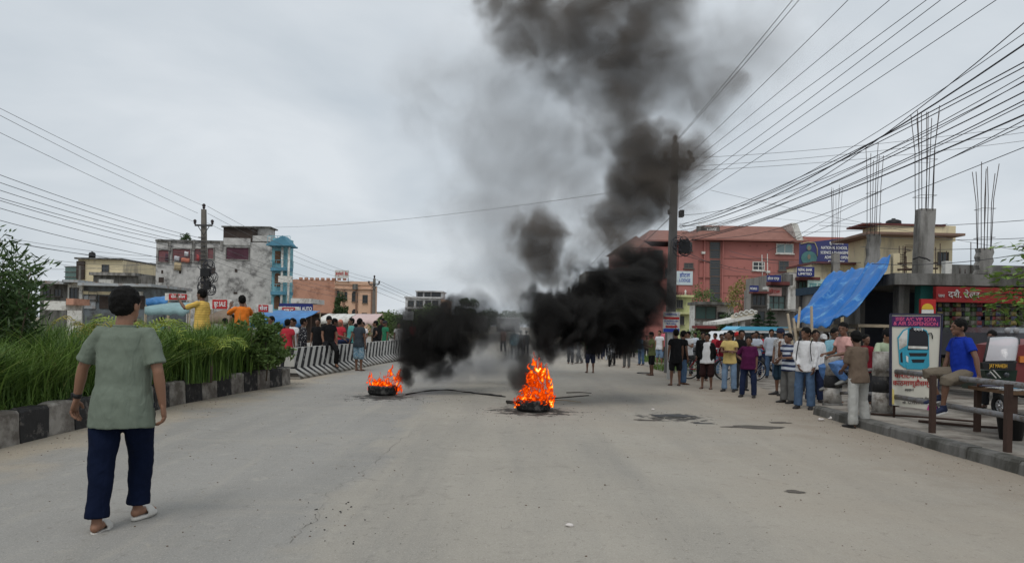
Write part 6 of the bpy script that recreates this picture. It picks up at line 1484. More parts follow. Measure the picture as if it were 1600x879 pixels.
# ------------------------------------------------------------------ striped barrier
def barrier_mat():
    m = mat('striped_barrier_paint', (.50, .49, .46), .85, .1, 4, bump=.3, bscale=14); t = m.node_tree; N = t.nodes.new; L = t.links.new; b = t.nodes['Principled BSDF']
    base = b.inputs['Base Color'].links[0].from_socket; tc = N('ShaderNodeTexCoord'); sp = N('ShaderNodeSeparateXYZ'); L(tc.outputs['Object'], sp.inputs[0])
    def M_(op, a, c, clamp=False):
        x = N('ShaderNodeMath'); x.operation = op; x.use_clamp = clamp
        for i, q in enumerate((a, c)):
            if isinstance(q, (int, float)): x.inputs[i].default_value = q
            elif q is not None: L(q, x.inputs[i])
        return x.outputs[0]
    z = sp.outputs[2]; up = M_('MAXIMUM', M_('SUBTRACT', z, .30), 0); dn = M_('MAXIMUM', M_('SUBTRACT', .30, z), 0)
    s = M_('SUBTRACT', sp.outputs[0], M_('ADD', M_('MULTIPLY', dn, 2.0), M_('MULTIPLY', up, .75)))
    fr = M_('FRACT', M_('DIVIDE', s, .44), None); g = M_('GREATER_THAN', fr, .52)
    n = N('ShaderNodeTexNoise'); n.inputs['Scale'].default_value = 5; n.inputs['Detail'].default_value = 7; n.inputs['Roughness'].default_value = .7; L(tc.outputs['Object'], n.inputs['Vector'])
    wear = N('ShaderNodeMapRange'); L(n.outputs['Fac'], wear.inputs[0]); wear.inputs[1].default_value = .58; wear.inputs[2].default_value = .68; wear.inputs[3].default_value = 1; wear.inputs[4].default_value = .35
    mx = N('ShaderNodeMix'); mx.data_type = 'RGBA'; L(M_('MULTIPLY', g, wear.outputs[0]), mx.inputs[0]); L(base, mx.inputs[6]); mx.inputs[7].default_value = (.022, .022, .024, 1)
    lo = N('ShaderNodeMapRange'); L(M_('ADD', z, M_('MULTIPLY', n.outputs['Fac'], .25)), lo.inputs[0]); lo.inputs[1].default_value = .12; lo.inputs[2].default_value = .32; lo.inputs[3].default_value = .75; lo.inputs[4].default_value = 0
    m2 = N('ShaderNodeMix'); m2.data_type = 'RGBA'; L(lo.outputs[0], m2.inputs[0]); L(mx.outputs[2], m2.inputs[6]); m2.inputs[7].default_value = (.16, .14, .11, 1)
    L(m2.outputs[2], b.inputs['Base Color']); return m
M_BAR = barrier_mat()
B0 = Vector((-5.95, 18.9, 0)); B1 = Vector((-4.65, 34.0, 0)); bd = (B1-B0).normalized(); bn = 7; seg = (B1-B0).length/bn
prof = [(-.30, 0), (-.30, .06), (-.15, .30), (-.09, .84), (.09, .84), (.15, .30), (.30, .06), (.30, 0)]
bmesh_ = MB(); vs = []; st = 12
for k in range(st+1):
    x = -seg/2 + .02 + (seg-.04)*k/st
    for (y, z) in prof: vs.append((x, y + .006*mnoise.noise(Vector((x*3, y*9, z*5))), z + (.008*mnoise.noise(Vector((x*4, y*9, 2))) if z > .8 else 0)))
bmesh_.add(vs, [(k*8+j, k*8+(j+1)%8, (k+1)*8+(j+1)%8, (k+1)*8+j) for k in range(st) for j in range(8)] + [tuple(range(8))[::-1], tuple(st*8+j for j in range(8))])
bme = bmesh_.mesh('concrete_barrier', True); bme.materials.append(M_BAR)
for k in range(bn):
    o = link('concrete_barrier', bme.copy() if k == 0 else bme, None); o.location = B0 + bd*seg*(k+.5) + Vector((random.uniform(-.03, .03), 0, 0)); o.rotation_euler = (0, 0, math.atan2(bd.y, bd.x) + random.uniform(-.012, .012))
    tag(o, 'black and white striped concrete barrier, %s from the grassy median' % (['first', 'second', 'third', 'fourth', 'fifth', 'sixth', 'seventh'][k]), 'barrier', 'striped concrete barriers')

# ------------------------------------------------------------------ bollards, railing, poster board, table
M_BOL = mat('worn_white_bollard', (.48, .46, .43), .9, .1, 4, bump=.4, bscale=14, dirt=(.16, .14, .12), dirtamt=.5, dscale=4)
def bollard(px, py, ytop, rad, label, z0=.0):
    g = G(px, py, z0); h = (py - ytop)*g.y/FPX; t = place('concrete_bollard', tuple(g), label, 'bollard')
    def ring(a, b_, m, name, dr=0):
        MB().lathe(g, [(0, a*h), (rad+dr, a*h), (rad+dr, b_*h-.01), (rad+dr-.012, b_*h), (0, b_*h)], 26).build(name, m, t)
    ring(-.03, .16, M_DARKCONC, 'base', .02); ring(.161, .44, M_BOL, 'lower_white_band'); ring(.441, .66, mat('worn_black_band', (.03, .03, .032), .85, .3, 6, dirt=(.12, .11, .10), dirtamt=.2, dscale=6), 'black_band', .002); ring(.661, 1.0, M_BOL, 'upper_white_band'); return t, g, h
bol1, g1, h1 = bollard(1300.5, 643, 556, .165, 'white and black concrete bollard the seated jeans wearer rests a foot on')
bol2, g2, h2 = bollard(1378.5, 661, 549, .17, 'white and black concrete bollard between the green polo and the poster')
rail = place('pipe_railing', (6.7, 10, 0), 'grey two pipe railing with rusty posts along the right footpath', 'railing')
RA = Vector((g2.x, g2.y, 0)); RB = Vector((6.55, 9.2, 0)); RC_ = Vector((6.45, 4.5, 0)); R0 = Vector((g1.x, g1.y, 0)); 
for z, in ((.92,), (.50,)):
    MB().tube([RA + Vector((0, -.1, z)), RB + Vector((0, 0, z)), RC_ + Vector((0, 0, z-.02))], .042, 10).build('rail_pipe', M_STEEL, rail)
    MB().tube([R0 + Vector((.1, -.1, z-.12)), RA + Vector((-.05, .1, z))], .030, 8).build('rail_pipe', M_STEEL, rail)
for (px, py) in ((1457, 676), (1575, 706)):
    g = G(px, py, .15); MB().box(g.x-.033, g.x+.033, g.y-.025, g.y+.045, .14, .97).build('post', M_RUST, rail)
MB().box(6.4, 6.5, 5.6, 5.68, .14, .95).build('post', M_RUST, rail)
# poster board with the bus
t = place('poster_board', tuple(P(1430, 650, 11.9)), 'standing poster board with a turquoise bus picture behind the railing', 'signboard')
Y = 11.75; S1 = lambda x, y, d=0: P(x, y, Y - d)
mb = MB(); mb.prism([S1(1392, 491), S1(1392, 632), S1(1463, 641), S1(1471, 491)][::1], (0, .03, 0)); mb.build('board', mat('poster_cream', (.60, .58, .50), .7, .06, 3), t)
mb = MB()
for a, c_ in (((1391.5, 490.5), (1391.5, 633)), ((1391.5, 490.5), (1471.5, 490.5)), ((1471.5, 490.5), (1463.5, 642)), ): mb.beam(S1(*a), S1(*c_), .022, .05, up=(0, 1, 0))
mb.build('frame', mat('dark_frame', (.03, .03, .06), .6, .1), t)
MB().prism([S1(1393.5, 494, .01), S1(1393.5, 509.5, .01), S1(1468.5, 510.5, .01), S1(1469.5, 494, .01)], (0, -.006, 0)).build('title_band', mat('violet_print', (.055, .015, .09), .6, .1), t)
M_PINKT = mat('pink_print', (.62, .10, .22), .6, 0); M_DKRED = mat('dark_red_print', (.38, .03, .03), .6, 0)
text('हाईट A/C VIP SOFA', .085, S1(1431, 498.8, .018), M_PINKT, t, width=.68, depth=.002); text('& AIR SUSPENSION', .085, S1(1431, 505.6, .018), M_PINKT, t, width=.74, depth=.002)
def pl(pts, d, m, name): MB().prism([S1(x, y, d) for x, y in pts], (0, -.004, 0)).build(name, m, t)
M_TQ = mat('turquoise_print', (.04, .30, .42), .5, .1, 6)
pl([(1402, 527), (1411, 515), (1420, 512), (1420, 573), (1413, 574), (1405, 568)], .008, M_TQ, 'printed_bus_side')
pl([(1420, 511.5), (1434, 509.5), (1448, 516), (1451, 523), (1452, 571), (1447, 577), (1416, 576), (1414, 548)], .012, M_TQ, 'printed_bus_front')
pl([(1404, 529), (1412, 517), (1418, 514), (1417, 539), (1405, 546)], .013, M_WHITE, 'printed_bus_window')
pl([(1421, 513), (1447, 517.5), (1450, 524), (1450.5, 546), (1418, 546)], .017, mat('printed_black', (.02, .02, .025), .5, .1), 'printed_windscreen')
pl([(1424, 511), (1437, 512), (1446, 517.2), (1423, 515.5)], .022, mat('printed_black', (.02, .02, .025)), 'printed_roof_board')
pl([(1419, 540), (1449, 541), (1449, 545), (1419, 544)], .022, M_WHITE, 'printed_dashboard')
pl([(1420, 551), (1449, 551), (1447, 556), (1422, 556)], .017, mat('printed_black', (.02, .02, .025)), 'printed_grille'); pl([(1424, 561), (1445, 561), (1443, 566), (1426, 566)], .017, mat('printed_black', (.02, .02, .025)), 'printed_grille')
pl([(1415.5, 555), (1419, 557), (1419, 566), (1416, 564)], .018, M_WHITE, 'printed_headlight'); pl([(1406.5, 552), (1409.5, 549), (1410.5, 566), (1407, 565)], .012, mat('printed_black', (.02, .02, .025)), 'printed_wheel')
MB().tube([S1(1450, 521, .02), S1(1455, 520, .02), S1(1457, 524, .02), S1(1457, 529, .02)], .009, 5).build('printed_mirror', M_BLACK, t)
text('रमन', .07, S1(1435, 514.6, .03), M_TXTW, t, width=.16, depth=.002)
text('विराटनगर', .12, S1(1419, 586.5, .012), M_DKRED, t, width=.46, depth=.002); text('काठमाण्डौसम्म', .12, S1(1426, 598.5, .012), M_DKRED, t, width=.66, depth=.002); text('सम्पर्क नं.', .05, S1(1421, 608.5, .012), mat('printed_black', (.02, .02, .025)), t, width=.15, depth=.002)
text('काउन्टर, बस पार्क रोड', .05, S1(1428, 622, .012), mat('printed_black', (.02, .02, .025)), t, width=.5, depth=.002); text('मो. ९८०४४१५२३०', .05, S1(1430, 629, .012), mat('printed_black', (.02, .02, .025)), t, width=.42, depth=.002)
pl([(1448, 640), (1452, 628), (1464, 622), (1463.4, 641)], .009, mat('magenta_print', (.5, .04, .25), .6, .1), 'printed_corner')
pl([(1392.5, 605), (1397, 609), (1397, 631), (1392.5, 631)], .009, mat('yellow_print', (.6, .50, .18), .6, .1), 'printed_margin')
for px in (1397, 1460): q = P(px, 630, Y+.06); MB().tube([(q.x, Y+.055, .12), (q.x, Y+.055, P(px, 495, Y).z)], .022, 6).build('leg', M_RUST, t)
# magazine table behind the railing
t = place('vendor_table', (7.1, 9.6, .15), 'wooden vendor table covered with newspapers behind the railing', 'table')
tz = .15 + .66; MB().box(6.72, 9.2, 9.45, 10.35, tz-.05, tz).build('table_top', M_WOOD, t)
for (x, y_) in ((6.8, 9.52), (7.35, 9.5), (9.0, 9.55), (6.8, 10.25), (9.0, 10.25)): MB().box(x-.035, x+.035, y_-.035, y_+.035, .145, tz-.051).build('leg', M_RUST, t)
mg = [mat('newsprint', (.42, .42, .41), .85, .35, 30, dirt=(.10, .10, .11), dirtamt=.5, dscale=40), mat('blue_cover', (.10, .28, .42), .6, .2, 20), mat('pale_cover', (.55, .52, .48), .7, .1, 15), mat('dark_cover', (.06, .06, .09), .6, .2, 10)]
r = random.Random(12)
for k in range(30):
    x, y_ = 6.85 + (k % 10)*.24 + r.uniform(-.04, .04), 9.58 + (k//10)*.28 + r.uniform(-.03, .03); M = Matrix.Translation((x, y_, tz + .004 + .004*(k % 3))) @ Matrix.Rotation(r.uniform(-.4, .4), 4, 'Z') @ Matrix.Rotation(r.uniform(-.03, .03), 4, 'Y')
    mi = 0 if y_ < 9.75 else r.randrange(4)
    o = MB().box(-.13, .13, -.10, .10, 0, .006 + .01*r.random(), 0, M).build('magazine', mg[mi]); 
    tag(o, '%s magazine, %s in the %s row on the vendor table' % (('newsprint', 'blue covered', 'pale covered', 'dark covered')[mi], ['first', 'second', 'third', 'fourth', 'fifth', 'sixth', 'seventh', 'eighth', 'ninth', 'tenth'][k % 10], ('front', 'middle', 'back')[k//10]), 'magazine', 'magazines laid out on the vendor table')
g = G(1590, 690, .15); q = MB().lathe((g.x+.05, g.y+.2, .152), [(0, 0), (.13, 0), (.17, .32), (.185, .32), (.185, .34), (.16, .34), (.12, .02), (0, .02)], 20); tag(q.build('bucket', M_BLACK), 'black plastic bucket under the vendor table at the right edge', 'bucket')
mb = MB().tube([(6.5, 11.2, .17), (7.0, 10.6, .18), (7.6, 10.4, .18), (8.6, 10.6, .17)], .022, 6).tube([(6.2, 12.1, .17), (6.9, 11.4, .2), (7.4, 11.2, .18)], .018, 6); tag(mb.build('scrap_pipe', M_RUST), 'bent pipes lying on the footpath under the railing', 'pipe')

# ------------------------------------------------------------------ vehicles
M_CHROME = mat('dull_chrome', (.55, .55, .56), .3, .05, metal=.9)
M_TYRE2 = mat('rubber_tyre', (.018, .018, .018), .85, .2)
def wheel(parent, c, R, w=.05, axis='X', rim=M_CHROME, spokes=14, name='wheel'):
    M = Matrix.Rotation(PI/2, 4, 'Y' if axis == 'X' else 'X'); o = MB().torus(c, R-w*.5, w*.5, 26, 8, 0, M).build(name, M_TYRE2, parent); s = MB(); s.torus(c, R-w*1.15, w*.16, 24, 5, 0, M)
    s.tube([Vector(c) - (M @ Vector((0,0,.05))), Vector(c) + (M @ Vector((0,0,.05)))], .03, 8)
    for k in range(spokes): a = 2*PI*k/spokes; s.tube([c, Vector(c) + M @ Vector(((R-w*1.1)*math.cos(a), (R-w*1.1)*math.sin(a), 0))], .0035 if spokes > 8 else .02, 4)
    s.build('rim', rim, o); return o
def bicycle(loc, rz, label, colour, group=None):
    t = empty('bicycle', loc, math.radians(rz), label=label, cat='bicycle'); m = mat('frame_paint_' + colour[0], colour[1], .45, .1)
    # along local Y: rear wheel at -.52, front wheel at .55
    R = .33
    wheel(t, (0, -.52, R), R, .035); wheel(t, (0, .56, R), R, .035); f = MB()
    bb, st, hd, hd2 = (0, -.05, .28), (0, -.18, .78), (0, .36, .80), (0, .40, .66)
    for a, c_ in ((bb, st), (st, hd), (bb, hd2), (bb, (0, -.52, R)), (st, (0, -.52, R)), (hd, (0, .56, R))): f.tube([a, c_], .016, 6)
    f.build('frame', m, t); MB().tube([(-.26, .24, .97), (-.2, .36, .98), (0, .37, .96), (.2, .36, .98), (.26, .24, .97)], .012, 6).tube([hd, (0, .37, .96)], .013, 6).build('handlebar', M_CHROME, t)
    MB().ball((0, -.22, .86), (.07, .13, .035), 10, 6).tube([(0, -.2, .86), st], .013, 6).build('saddle', M_BLACK, t); MB().torus((0, -.05, .28), .09, .008, 16, 4, 0, Matrix.Rotation(PI/2, 4, 'Y')).tube([(.03, -.05, .28), (.06, .1, .22), (.12, .1, .22)], .009, 5).tube([(-.03, -.05, .28), (-.06, -.2, .34), (-.12, -.2, .34)], .009, 5).build('crankset', M_STEELD, t)
    MB().box(-.06, .06, -.78, -.42, .70, .72).tube([(0, -.75, .7), (0, -.52, R)], .008, 4).build('carrier', M_STEELD, t); return t
def motorbike(loc, rz, label, colour):
    t = empty('motorbike', loc, math.radians(rz), label=label, cat='motorbike'); m = mat('tank_paint_' + colour[0], colour[1], .3, .05, spec=.6); R = .30
    wheel(t, (0, -.62, R), R, .09, spokes=6); wheel(t, (0, .66, R), R, .08, spokes=6)
    MB().ball((0, .10, .80), (.14, .26, .13), 12, 8).build('fuel_tank', m, t); MB().ball((0, -.42, .80), (.12, .42, .06), 12, 6).build('seat', M_BLACK, t)
    MB().ball((0, .02, .42), (.15, .24, .20), 10, 8).build('engine', M_STEELD, t); MB().ball((0, -.70, .78), (.10, .22, .07), 10, 6).build('tail_cowl', m, t)
    MB().tube([(-.06, .66, R), (-.06, .42, .86)], .022, 6).tube([(.06, .66, R), (.06, .42, .86)], .022, 6).build('fork', M_CHROME, t); MB().tube([(-.34, .26, 1.02), (-.1, .38, .98), (.1, .38, .98), (.34, .26, 1.02)], .014, 6).build('handlebar', M_STEELD, t)
    MB().ball((0, .52, .84), (.09, .07, .09), 10, 7).build('headlight', M_CHROME, t); MB().tube([(.13, .1, .25), (.16, -.3, .24), (.17, -.8, .36)], [.02, .035, .045], 8).build('exhaust', M_CHROME, t)
    for s in (-1, 1): MB().tube([(s*.25, .32, 1.03), (s*.32, .34, 1.16)], .006, 4).ball((s*.34, .34, 1.2), (.06, .015, .04), 8, 5).build('mirror', M_BLACK, t)
    MB().tube([(0, .66, .64), (0, .85, .56), (0, .98, .40)], [(.06,.01)]*3, 6).tube([(-.03, -.1, .3), (-.16, -.12, .0)], .012, 5).build('mudguard', m, t)
    return t
def scooter_helmet(): pass
g = G(1085, 592); bicycle((g.x+.35, g.y, 0), -95, 'red bicycle between the white T-shirt man and the white vest person', ('red', (.35, .02, .03)))
g = G(1166, 595); bicycle((g.x-.1, g.y+.3, 0), -80, 'dark bicycle behind the yellow shirt and the white vest person', ('dark', (.05, .05, .06)))
g = G(953, 571); motorbike((g.x, g.y, 0), 170, 'motorbike with its rider in a white shirt at the edge of the smoke', ('black', (.02, .02, .02)))
g = G(1193, 583); motorbike((g.x, g.y+.5, 0), 95, 'blue motorbike behind the crowd, left of the white checked shirt', ('blue', (.03, .12, .30)))
g = G(1094, 573); motorbike((g.x, g.y+1, 0), 150, 'grey motorbike standing on the forecourt behind the white T-shirt', ('grey', (.15, .15, .16)))
g = G(1110, 568); motorbike((g.x, g.y+3, 0), 140, 'maroon motorbike parked deep on the forecourt behind the crowd', ('maroon', (.2, .03, .03)))
# bus: white with a blue roof, side on
Y = 31; t = place('bus', (P(1180, 560, Y).x, Y, 0), 'white bus with a light blue roof parked behind the crowd', 'bus')
x0, x1 = P(1122, 540, Y).x, P(1236, 540, Y).x; zt = P(1180, 512, Y).z; zb = .45; zw0, zw1 = P(1180, 537, Y).z, P(1180, 519.5, Y).z
mb = MB(); yb = Y + 2.1
mb.prism([(x0+.1, Y, zb), (x1, Y, zb), (x1, Y, zt-.10), (x0+.8, Y, zt-.10), (x0, Y, zw0+.1)], (0, 2.1, 0)); body = mb.build('body', mat('white_bus_paint', (.62, .63, .63), .4, .06, 2, spec=.5), t)
MB().prism([(x0+.75, Y-.03, zt-.098), (x1+.05, Y-.03, zt-.098), (x1-.05, Y-.03, zt+.06), (x0+1.0, Y-.03, zt+.06)], (0, 2.16, 0)).build('blue_roof', mat('light_blue_paint', (.10, .42, .62), .45, .06, 2), t)
n = 6
for k in range(n): a = x0+.75 + (x1-x0-.95)*k/n; MB().box(a+.04, a+(x1-x0-.95)/n-.03, Y-.02, Y-.002, zw0, zw1).build('side_window', M_GLASS, body)
MB().prism([(x0+.03, Y-.012, zw0+.12), (x0+.68, Y-.012, zw0+.05), (x0+.74, Y-.012, zw1), (x0+.62, Y-.012, zw1+.02)], (0, .01, 0)).build('windscreen_side', M_GLASS, body)
MB().box(x0+.2, x1, Y-.015, Y-.001, zw0-.35, zw0-.22).build('blue_stripe', mat('light_blue_paint', (.10, .42, .62)), t)
for xx in (x0+.75, x1-.8): wheel(t, (xx, Y-.02, .42), .42, .2, axis='Y', spokes=6)
for s in (0,): MB().box(x0-.02, x0+.12, Y+.1, Y+.35, .75, .95).build('headlight', M_CHROME, t)
# white van left of the bus
Y = 34; t = place('van', (P(1108, 560, Y).x, Y, 0), 'white van nose showing left of the bus behind the crowd', 'van'); x0, x1 = P(1098, 540, Y).x, P(1135, 540, Y).x; z = P(1110, 517, Y).z
body = MB().prism([(x0, Y, .4), (x1+1.5, Y, .4), (x1+1.5, Y, z), (x0+.9, Y, z), (x0+.35, Y, z-.35), (x0, Y, z-.95)], (0, 1.8, 0)).build('body', mat('white_bus_paint', (.62, .63, .63)), t)
MB().prism([(x0+.16, Y-.01, z-.85), (x0+.5, Y-.01, z-.32), (x1+.3, Y-.01, z-.25), (x1+.3, Y-.01, z-.85)], (0, .008, 0)).build('window', M_GLASS, body)
for xx in (x0+.6, x1+.9): wheel(t, (xx, Y-.02, .33), .33, .16, axis='Y', spokes=6)
# parked rickshaw at the right edge
t = place('auto_rickshaw', (P(1590, 600, 12.6).x, 12.6, .15), 'rickshaw with a pale curved windscreen and yellow lettering at the right edge', 'rickshaw')
Y = 12.2; A = lambda x, y, d=0: P(x, y, Y+d)
n = 8; vs = []; fs = []
for i in range(n+1):
    u = i/n; px = 1536 + 22*math.sin(u*PI/2)*1.3 + u*2; py = 566 - u*38 - 0*u
    L_ = A(1537 + 26*u**1.3 + 0, 566 - 39*math.sin(u*PI/2), 0); R_ = A(1582 + 28*u, 566 - 39*math.sin(u*PI/2) + 2*u, .15)
    for j in range(7): v = j/6; p = L_.lerp(R_, v) + Vector((0, .0 - .35*math.sin(PI*v)*(1-.5*u) + .30*u*u, .03*math.sin(PI*v))); vs.append(p)
fs = [(i*7+j, i*7+j+1, (i+1)*7+j+1, (i+1)*7+j) for i in range(n) for j in range(6)]
def plastic():
    m = mat('clear_scratched_plastic', (.75, .77, .80), .12, .05, spec=.6); b = m.node_tree.nodes['Principled BSDF']; b.inputs['Alpha'].default_value = .55; return m
MB().add(vs, fs, 0, True).build('windscreen', plastic(), t, fix=False)
edge = [vs[i*7] for i in range(n+1)]; MB().tube(edge, .02, 6).tube([vs[i*7+6] for i in range(n+1)], .02, 6).tube(vs[:7], .028, 6).tube(vs[-7:], .02, 6).build('windscreen_frame', M_BLACK, t)
MB().prism([A(1534, 566, -.38), A(1588, 567, -.38), A(1586, 578, -.38), A(1538, 577, -.38)], (0, .10, 0)).build('name_board', M_BLACK, t)
text('JAY MAHESH', .09, A(1560, 571.5, -.395), mat('yellow_print2', (.62, .36, .05), .6, 0), t, width=.30, depth=.002)
MB().prism([A(1538, 578, -.3), A(1590, 578, -.3), A(1584, 612, -.1), A(1550, 612, -.1)], (0, .8, 0)).build('nose_panel', mat('dark_green_paint', (.03, .06, .045), .4, .1), t)
for px in (1546, 1572): MB().ball(A(px, 585, -.34), (.05, .04, .05), 12, 8).build('headlight', M_GLASS, t)
MB().beam(A(1547, 580, -.42), A(1556, 590, -.42), .03, .01).beam(A(1552, 578, -.42), A(1563, 590, -.42), .03, .01).build('white_stripe', M_WHITE, t)
MB().prism([A(1590, 540, .1), A(1640, 530, .1), A(1640, 600, .1), A(1586, 600, .1)], (0, 1.1, 0)).build('side_panel', mat('maroon_side', (.16, .03, .03), .5, .2), t)
MB().box(A(1592, 560, .09).x, A(1640, 560, .09).x, Y+.06, Y+.099, A(1600, 566, .09).z, A(1600, 556, .09).z).build('orange_stripe', mat('orange_stripe', (.55, .18, .04), .5, .1), t)
wheel(t, (A(1563, 615, -.1).x, Y-.1, .15+.2), .2, .09, axis='X', spokes=6); wheel(t, (A(1625, 615, .6).x, Y+.3, .15+.22), .22, .09, axis='X', spokes=6)
# motorbike headlamps and mirrors behind, upper right
t = place('parked_car', (P(1600, 560, 16).x+1.2, 16, .15), 'silver car front with round headlamps behind the rickshaw', 'car')
Y = 16; body = MB().prism([P(1570, 520, Y), P(1640, 520, Y), P(1660, 560, Y), P(1568, 560, Y)], (0, 3.5, 0)).build('body', mat('dark_grey_paint', (.07, .07, .08), .35, .08), t)
MB().prism([P(1574, 511, Y+.4), P(1650, 511, Y+.4), P(1650, 519.8, Y), P(1572, 519.8, Y)], (0, 2.4, 0)).build('cabin', M_GLASS, t)
for px in (1574, 1588): q = P(px, 516, Y-.06); MB().ball(q, (.07, .05, .07), 14, 8).build('headlight', mat('dim_lens', (.25, .25, .26), .3, .1), body)
for xx in (.4, 1.6): wheel(t, (P(1572, 560, Y).x+xx, Y-.03, .15+.3), .3, .16, axis='Y', spokes=6)
# ------------------------------------------------------------------ sign post right of the smoke
t = place('street_sign', tuple(G(1047, 592)), 'white street sign with red and blue writing and a red arrow on a pale post', 'sign'); g = G(1047, 592); Y = g.y
zt = P(1047, 480, Y).z; MB().box(g.x-.09, g.x+.05, Y, Y+.09, -.02, P(1040, 495, Y).z).build('post', mat('pale_post', (.40, .40, .39), .8, .1), t)
q = rc(1036, 487, 1062, 519, Y-.02)
MB().box(q[0], q[1], Y-.05, Y-.004, q[2], q[3]).build('board', M_WHITE, t)
for (r_, m, nm) in (((1036.5, 495, 1061.5, 498.5), M_RED, 'red_band'), ((1036.5, 513, 1061.5, 518.5), M_TXTB, 'blue_band'), ((1040, 508.5, 1055, 511.5), M_RED, 'arrow_shaft')):
    mb = MB(); wbox(mb, r_, Y-.051, .006, back=0); mb.build(nm, m, t)
MB().prism([P(1055, 507, Y-.051), P(1055, 513, Y-.051), P(1059.5, 510, Y-.051)], (0, -.007, 0)).build('arrow_head', M_RED, t)
text('HOSPITAL', .08, P(1049, 491, Y-.06), M_TXTB, t, width=.36, depth=.002); text('SUN ENGLISH', .07, P(1049, 501.5, Y-.06), M_TXTB, t, width=.42, depth=.002); text('BUS HALL', .07, P(1049, 505.5, Y-.06), M_TXTB, t, width=.3, depth=.002)
# sticks and burnt wire by the fires
def stick(a, c_, rad, m, label, name='stick'):
    a, c_ = Vector(a), Vector(c_); mb = MB(); mid = a.lerp(c_, .5) + Vector((.02, .03, .01)); mb.tube([a, mid, c_], [rad, rad*.9, rad*.7], 6); return tag(mb.build(name, m), label, 'stick')
M_CHAR = mat('charred_wood', (.03, .025, .022), .9, .3, 20)
stick(G(792, 632) + Vector((0,0,.03)), G(920, 626) + Vector((0,0,.12)), .016, M_CHAR, 'long charred stick through the right burning tyre'); stick(G(858, 628) + Vector((0,0,.05)), G(908, 630) + Vector((0,0,.03)), .012, M_BAMBOO, 'short pale stick right of the burning tyre'); stick(G(792, 629) + Vector((0,0,.03)), G(815, 636) + Vector((0,0,.05)), .03, M_CHAR, 'thick charred log end left of the right tyre')
stick(G(885, 620) + Vector((0,0,.10)), G(924, 617) + Vector((0,0,.05)), .012, M_CHAR, 'thin twig end sticking out furthest right of the tyre')
pts = [G(632, 617), G(665, 611), G(700, 609), (G(730, 613)), G(762, 616), G(790, 619)]; r = random.Random(2); pp = []
for a, c_ in zip(pts[:-1], pts[1:]):
    for k in range(5): pp.append(a.lerp(c_, k/5) + Vector((r.uniform(-.02, .02), r.uniform(-.04, .04), .012)))
tag(MB().tube(pp, [.007 + .009*(.5+.5*math.sin(i*1.3)) for i in range(len(pp))], 5).build('burnt_rope', M_CHAR), 'burnt black rope lying between the two tyres', 'rope')
tag(MB().tube([G(738, 614) + Vector((0,0,.012)), G(765, 617) + Vector((0,0,.02)), G(789, 620) + Vector((0,0,.012))], [(.05,.010), (.07,.014), (.03,.010)], 8).build('rubber_strip', M_TYRE), 'flat burnt rubber strip left of the right tyre', 'strip')
g = G(1008, 583); tag(MB().torus((g.x, g.y, .014), .28, .012, 26, 5).build('wire_ring', M_WIRE), 'dark wire hoop lying on the road right of the smoke', 'hoop')
# ------------------------------------------------------------------ the people
C = cloth
c_black = C('black_cotton', (.012, .012, .013)); c_dark = C('charcoal_cotton', (.035, .036, .04)); c_jean = C('blue_jeans', (.075, .125, .21), .25); c_ljean = C('light_jeans', (.17, .25, .36), .2); c_navy = C('navy_denim', (.018, .026, .06), .2)
c_white = C('white_cotton', (.66, .66, .67), .04); c_grey = C('grey_trousers', (.13, .13, .125)); c_brown = C('brown_tee', (.135, .10, .075)); c_khaki = C('khaki_shorts', (.15, .125, .095)); c_pale = C('pale_grey_jeans', (.38, .38, .36), .1)
c_red = C('red_tee', (.42, .035, .05)); c_maroon = C('maroon_tee', (.16, .012, .022)); c_plum = C('plum_polo', (.075, .012, .05)); c_yel = C('yellow_shirt', (.58, .44, .17)); c_olive = C('olive_tee', (.13, .145, .06)); c_teal = C('teal_tee', (.10, .32, .30)); c_green = C('green_shirt', (.03, .17, .09))
c_mint = C('mint_polo', (.36, .43, .30)); c_pink = C('pink_shirt', (.58, .33, .30)); c_lblue = C('light_blue_shirt', (.22, .42, .50)); c_orange = C('orange_tee', (.75, .20, .03)); c_royal = C('royal_blue_polo', (.012, .035, .30)); c_sage = C('sage_green_tee', (.150, .178, .142), .05); c_choc = C('chocolate_shorts', (.032, .016, .016))
c_denim = C('denim_shirt', (.15, .25, .36), .2); c_slate = C('slate_tee', (.04, .05, .06)); c_trk = C('dark_navy_trousers', (.005, .009, .026), .15)
p_check = pattern_cloth('white_checked', (.58, .61, .66), (.40, .46, .56), 'stripe', 14, .72); p_flor = pattern_cloth('grey_floral', (.52, .51, .50), (.22, .21, .22), 'noise', 60, .55); p_band = pattern_cloth('navy_white_bands', (.50, .54, .60), (.03, .04, .09), 'stripe', 2.6, .55)
p_yband = pattern_cloth('yellow_striped', (.72, .50, .12), (.60, .36, .10), 'stripe', 6, .6); p_camo = pattern_cloth('blue_camouflage', (.14, .24, .32), (.30, .38, .42), 'noise', 22, .55); p_let = pattern_cloth('black_white_lettered', (.02, .02, .025), (.45, .45, .45), 'noise', 30, .64); p_redfl = pattern_cloth('red_patterned', (.22, .06, .06), (.35, .20, .16), 'noise', 30, .55)

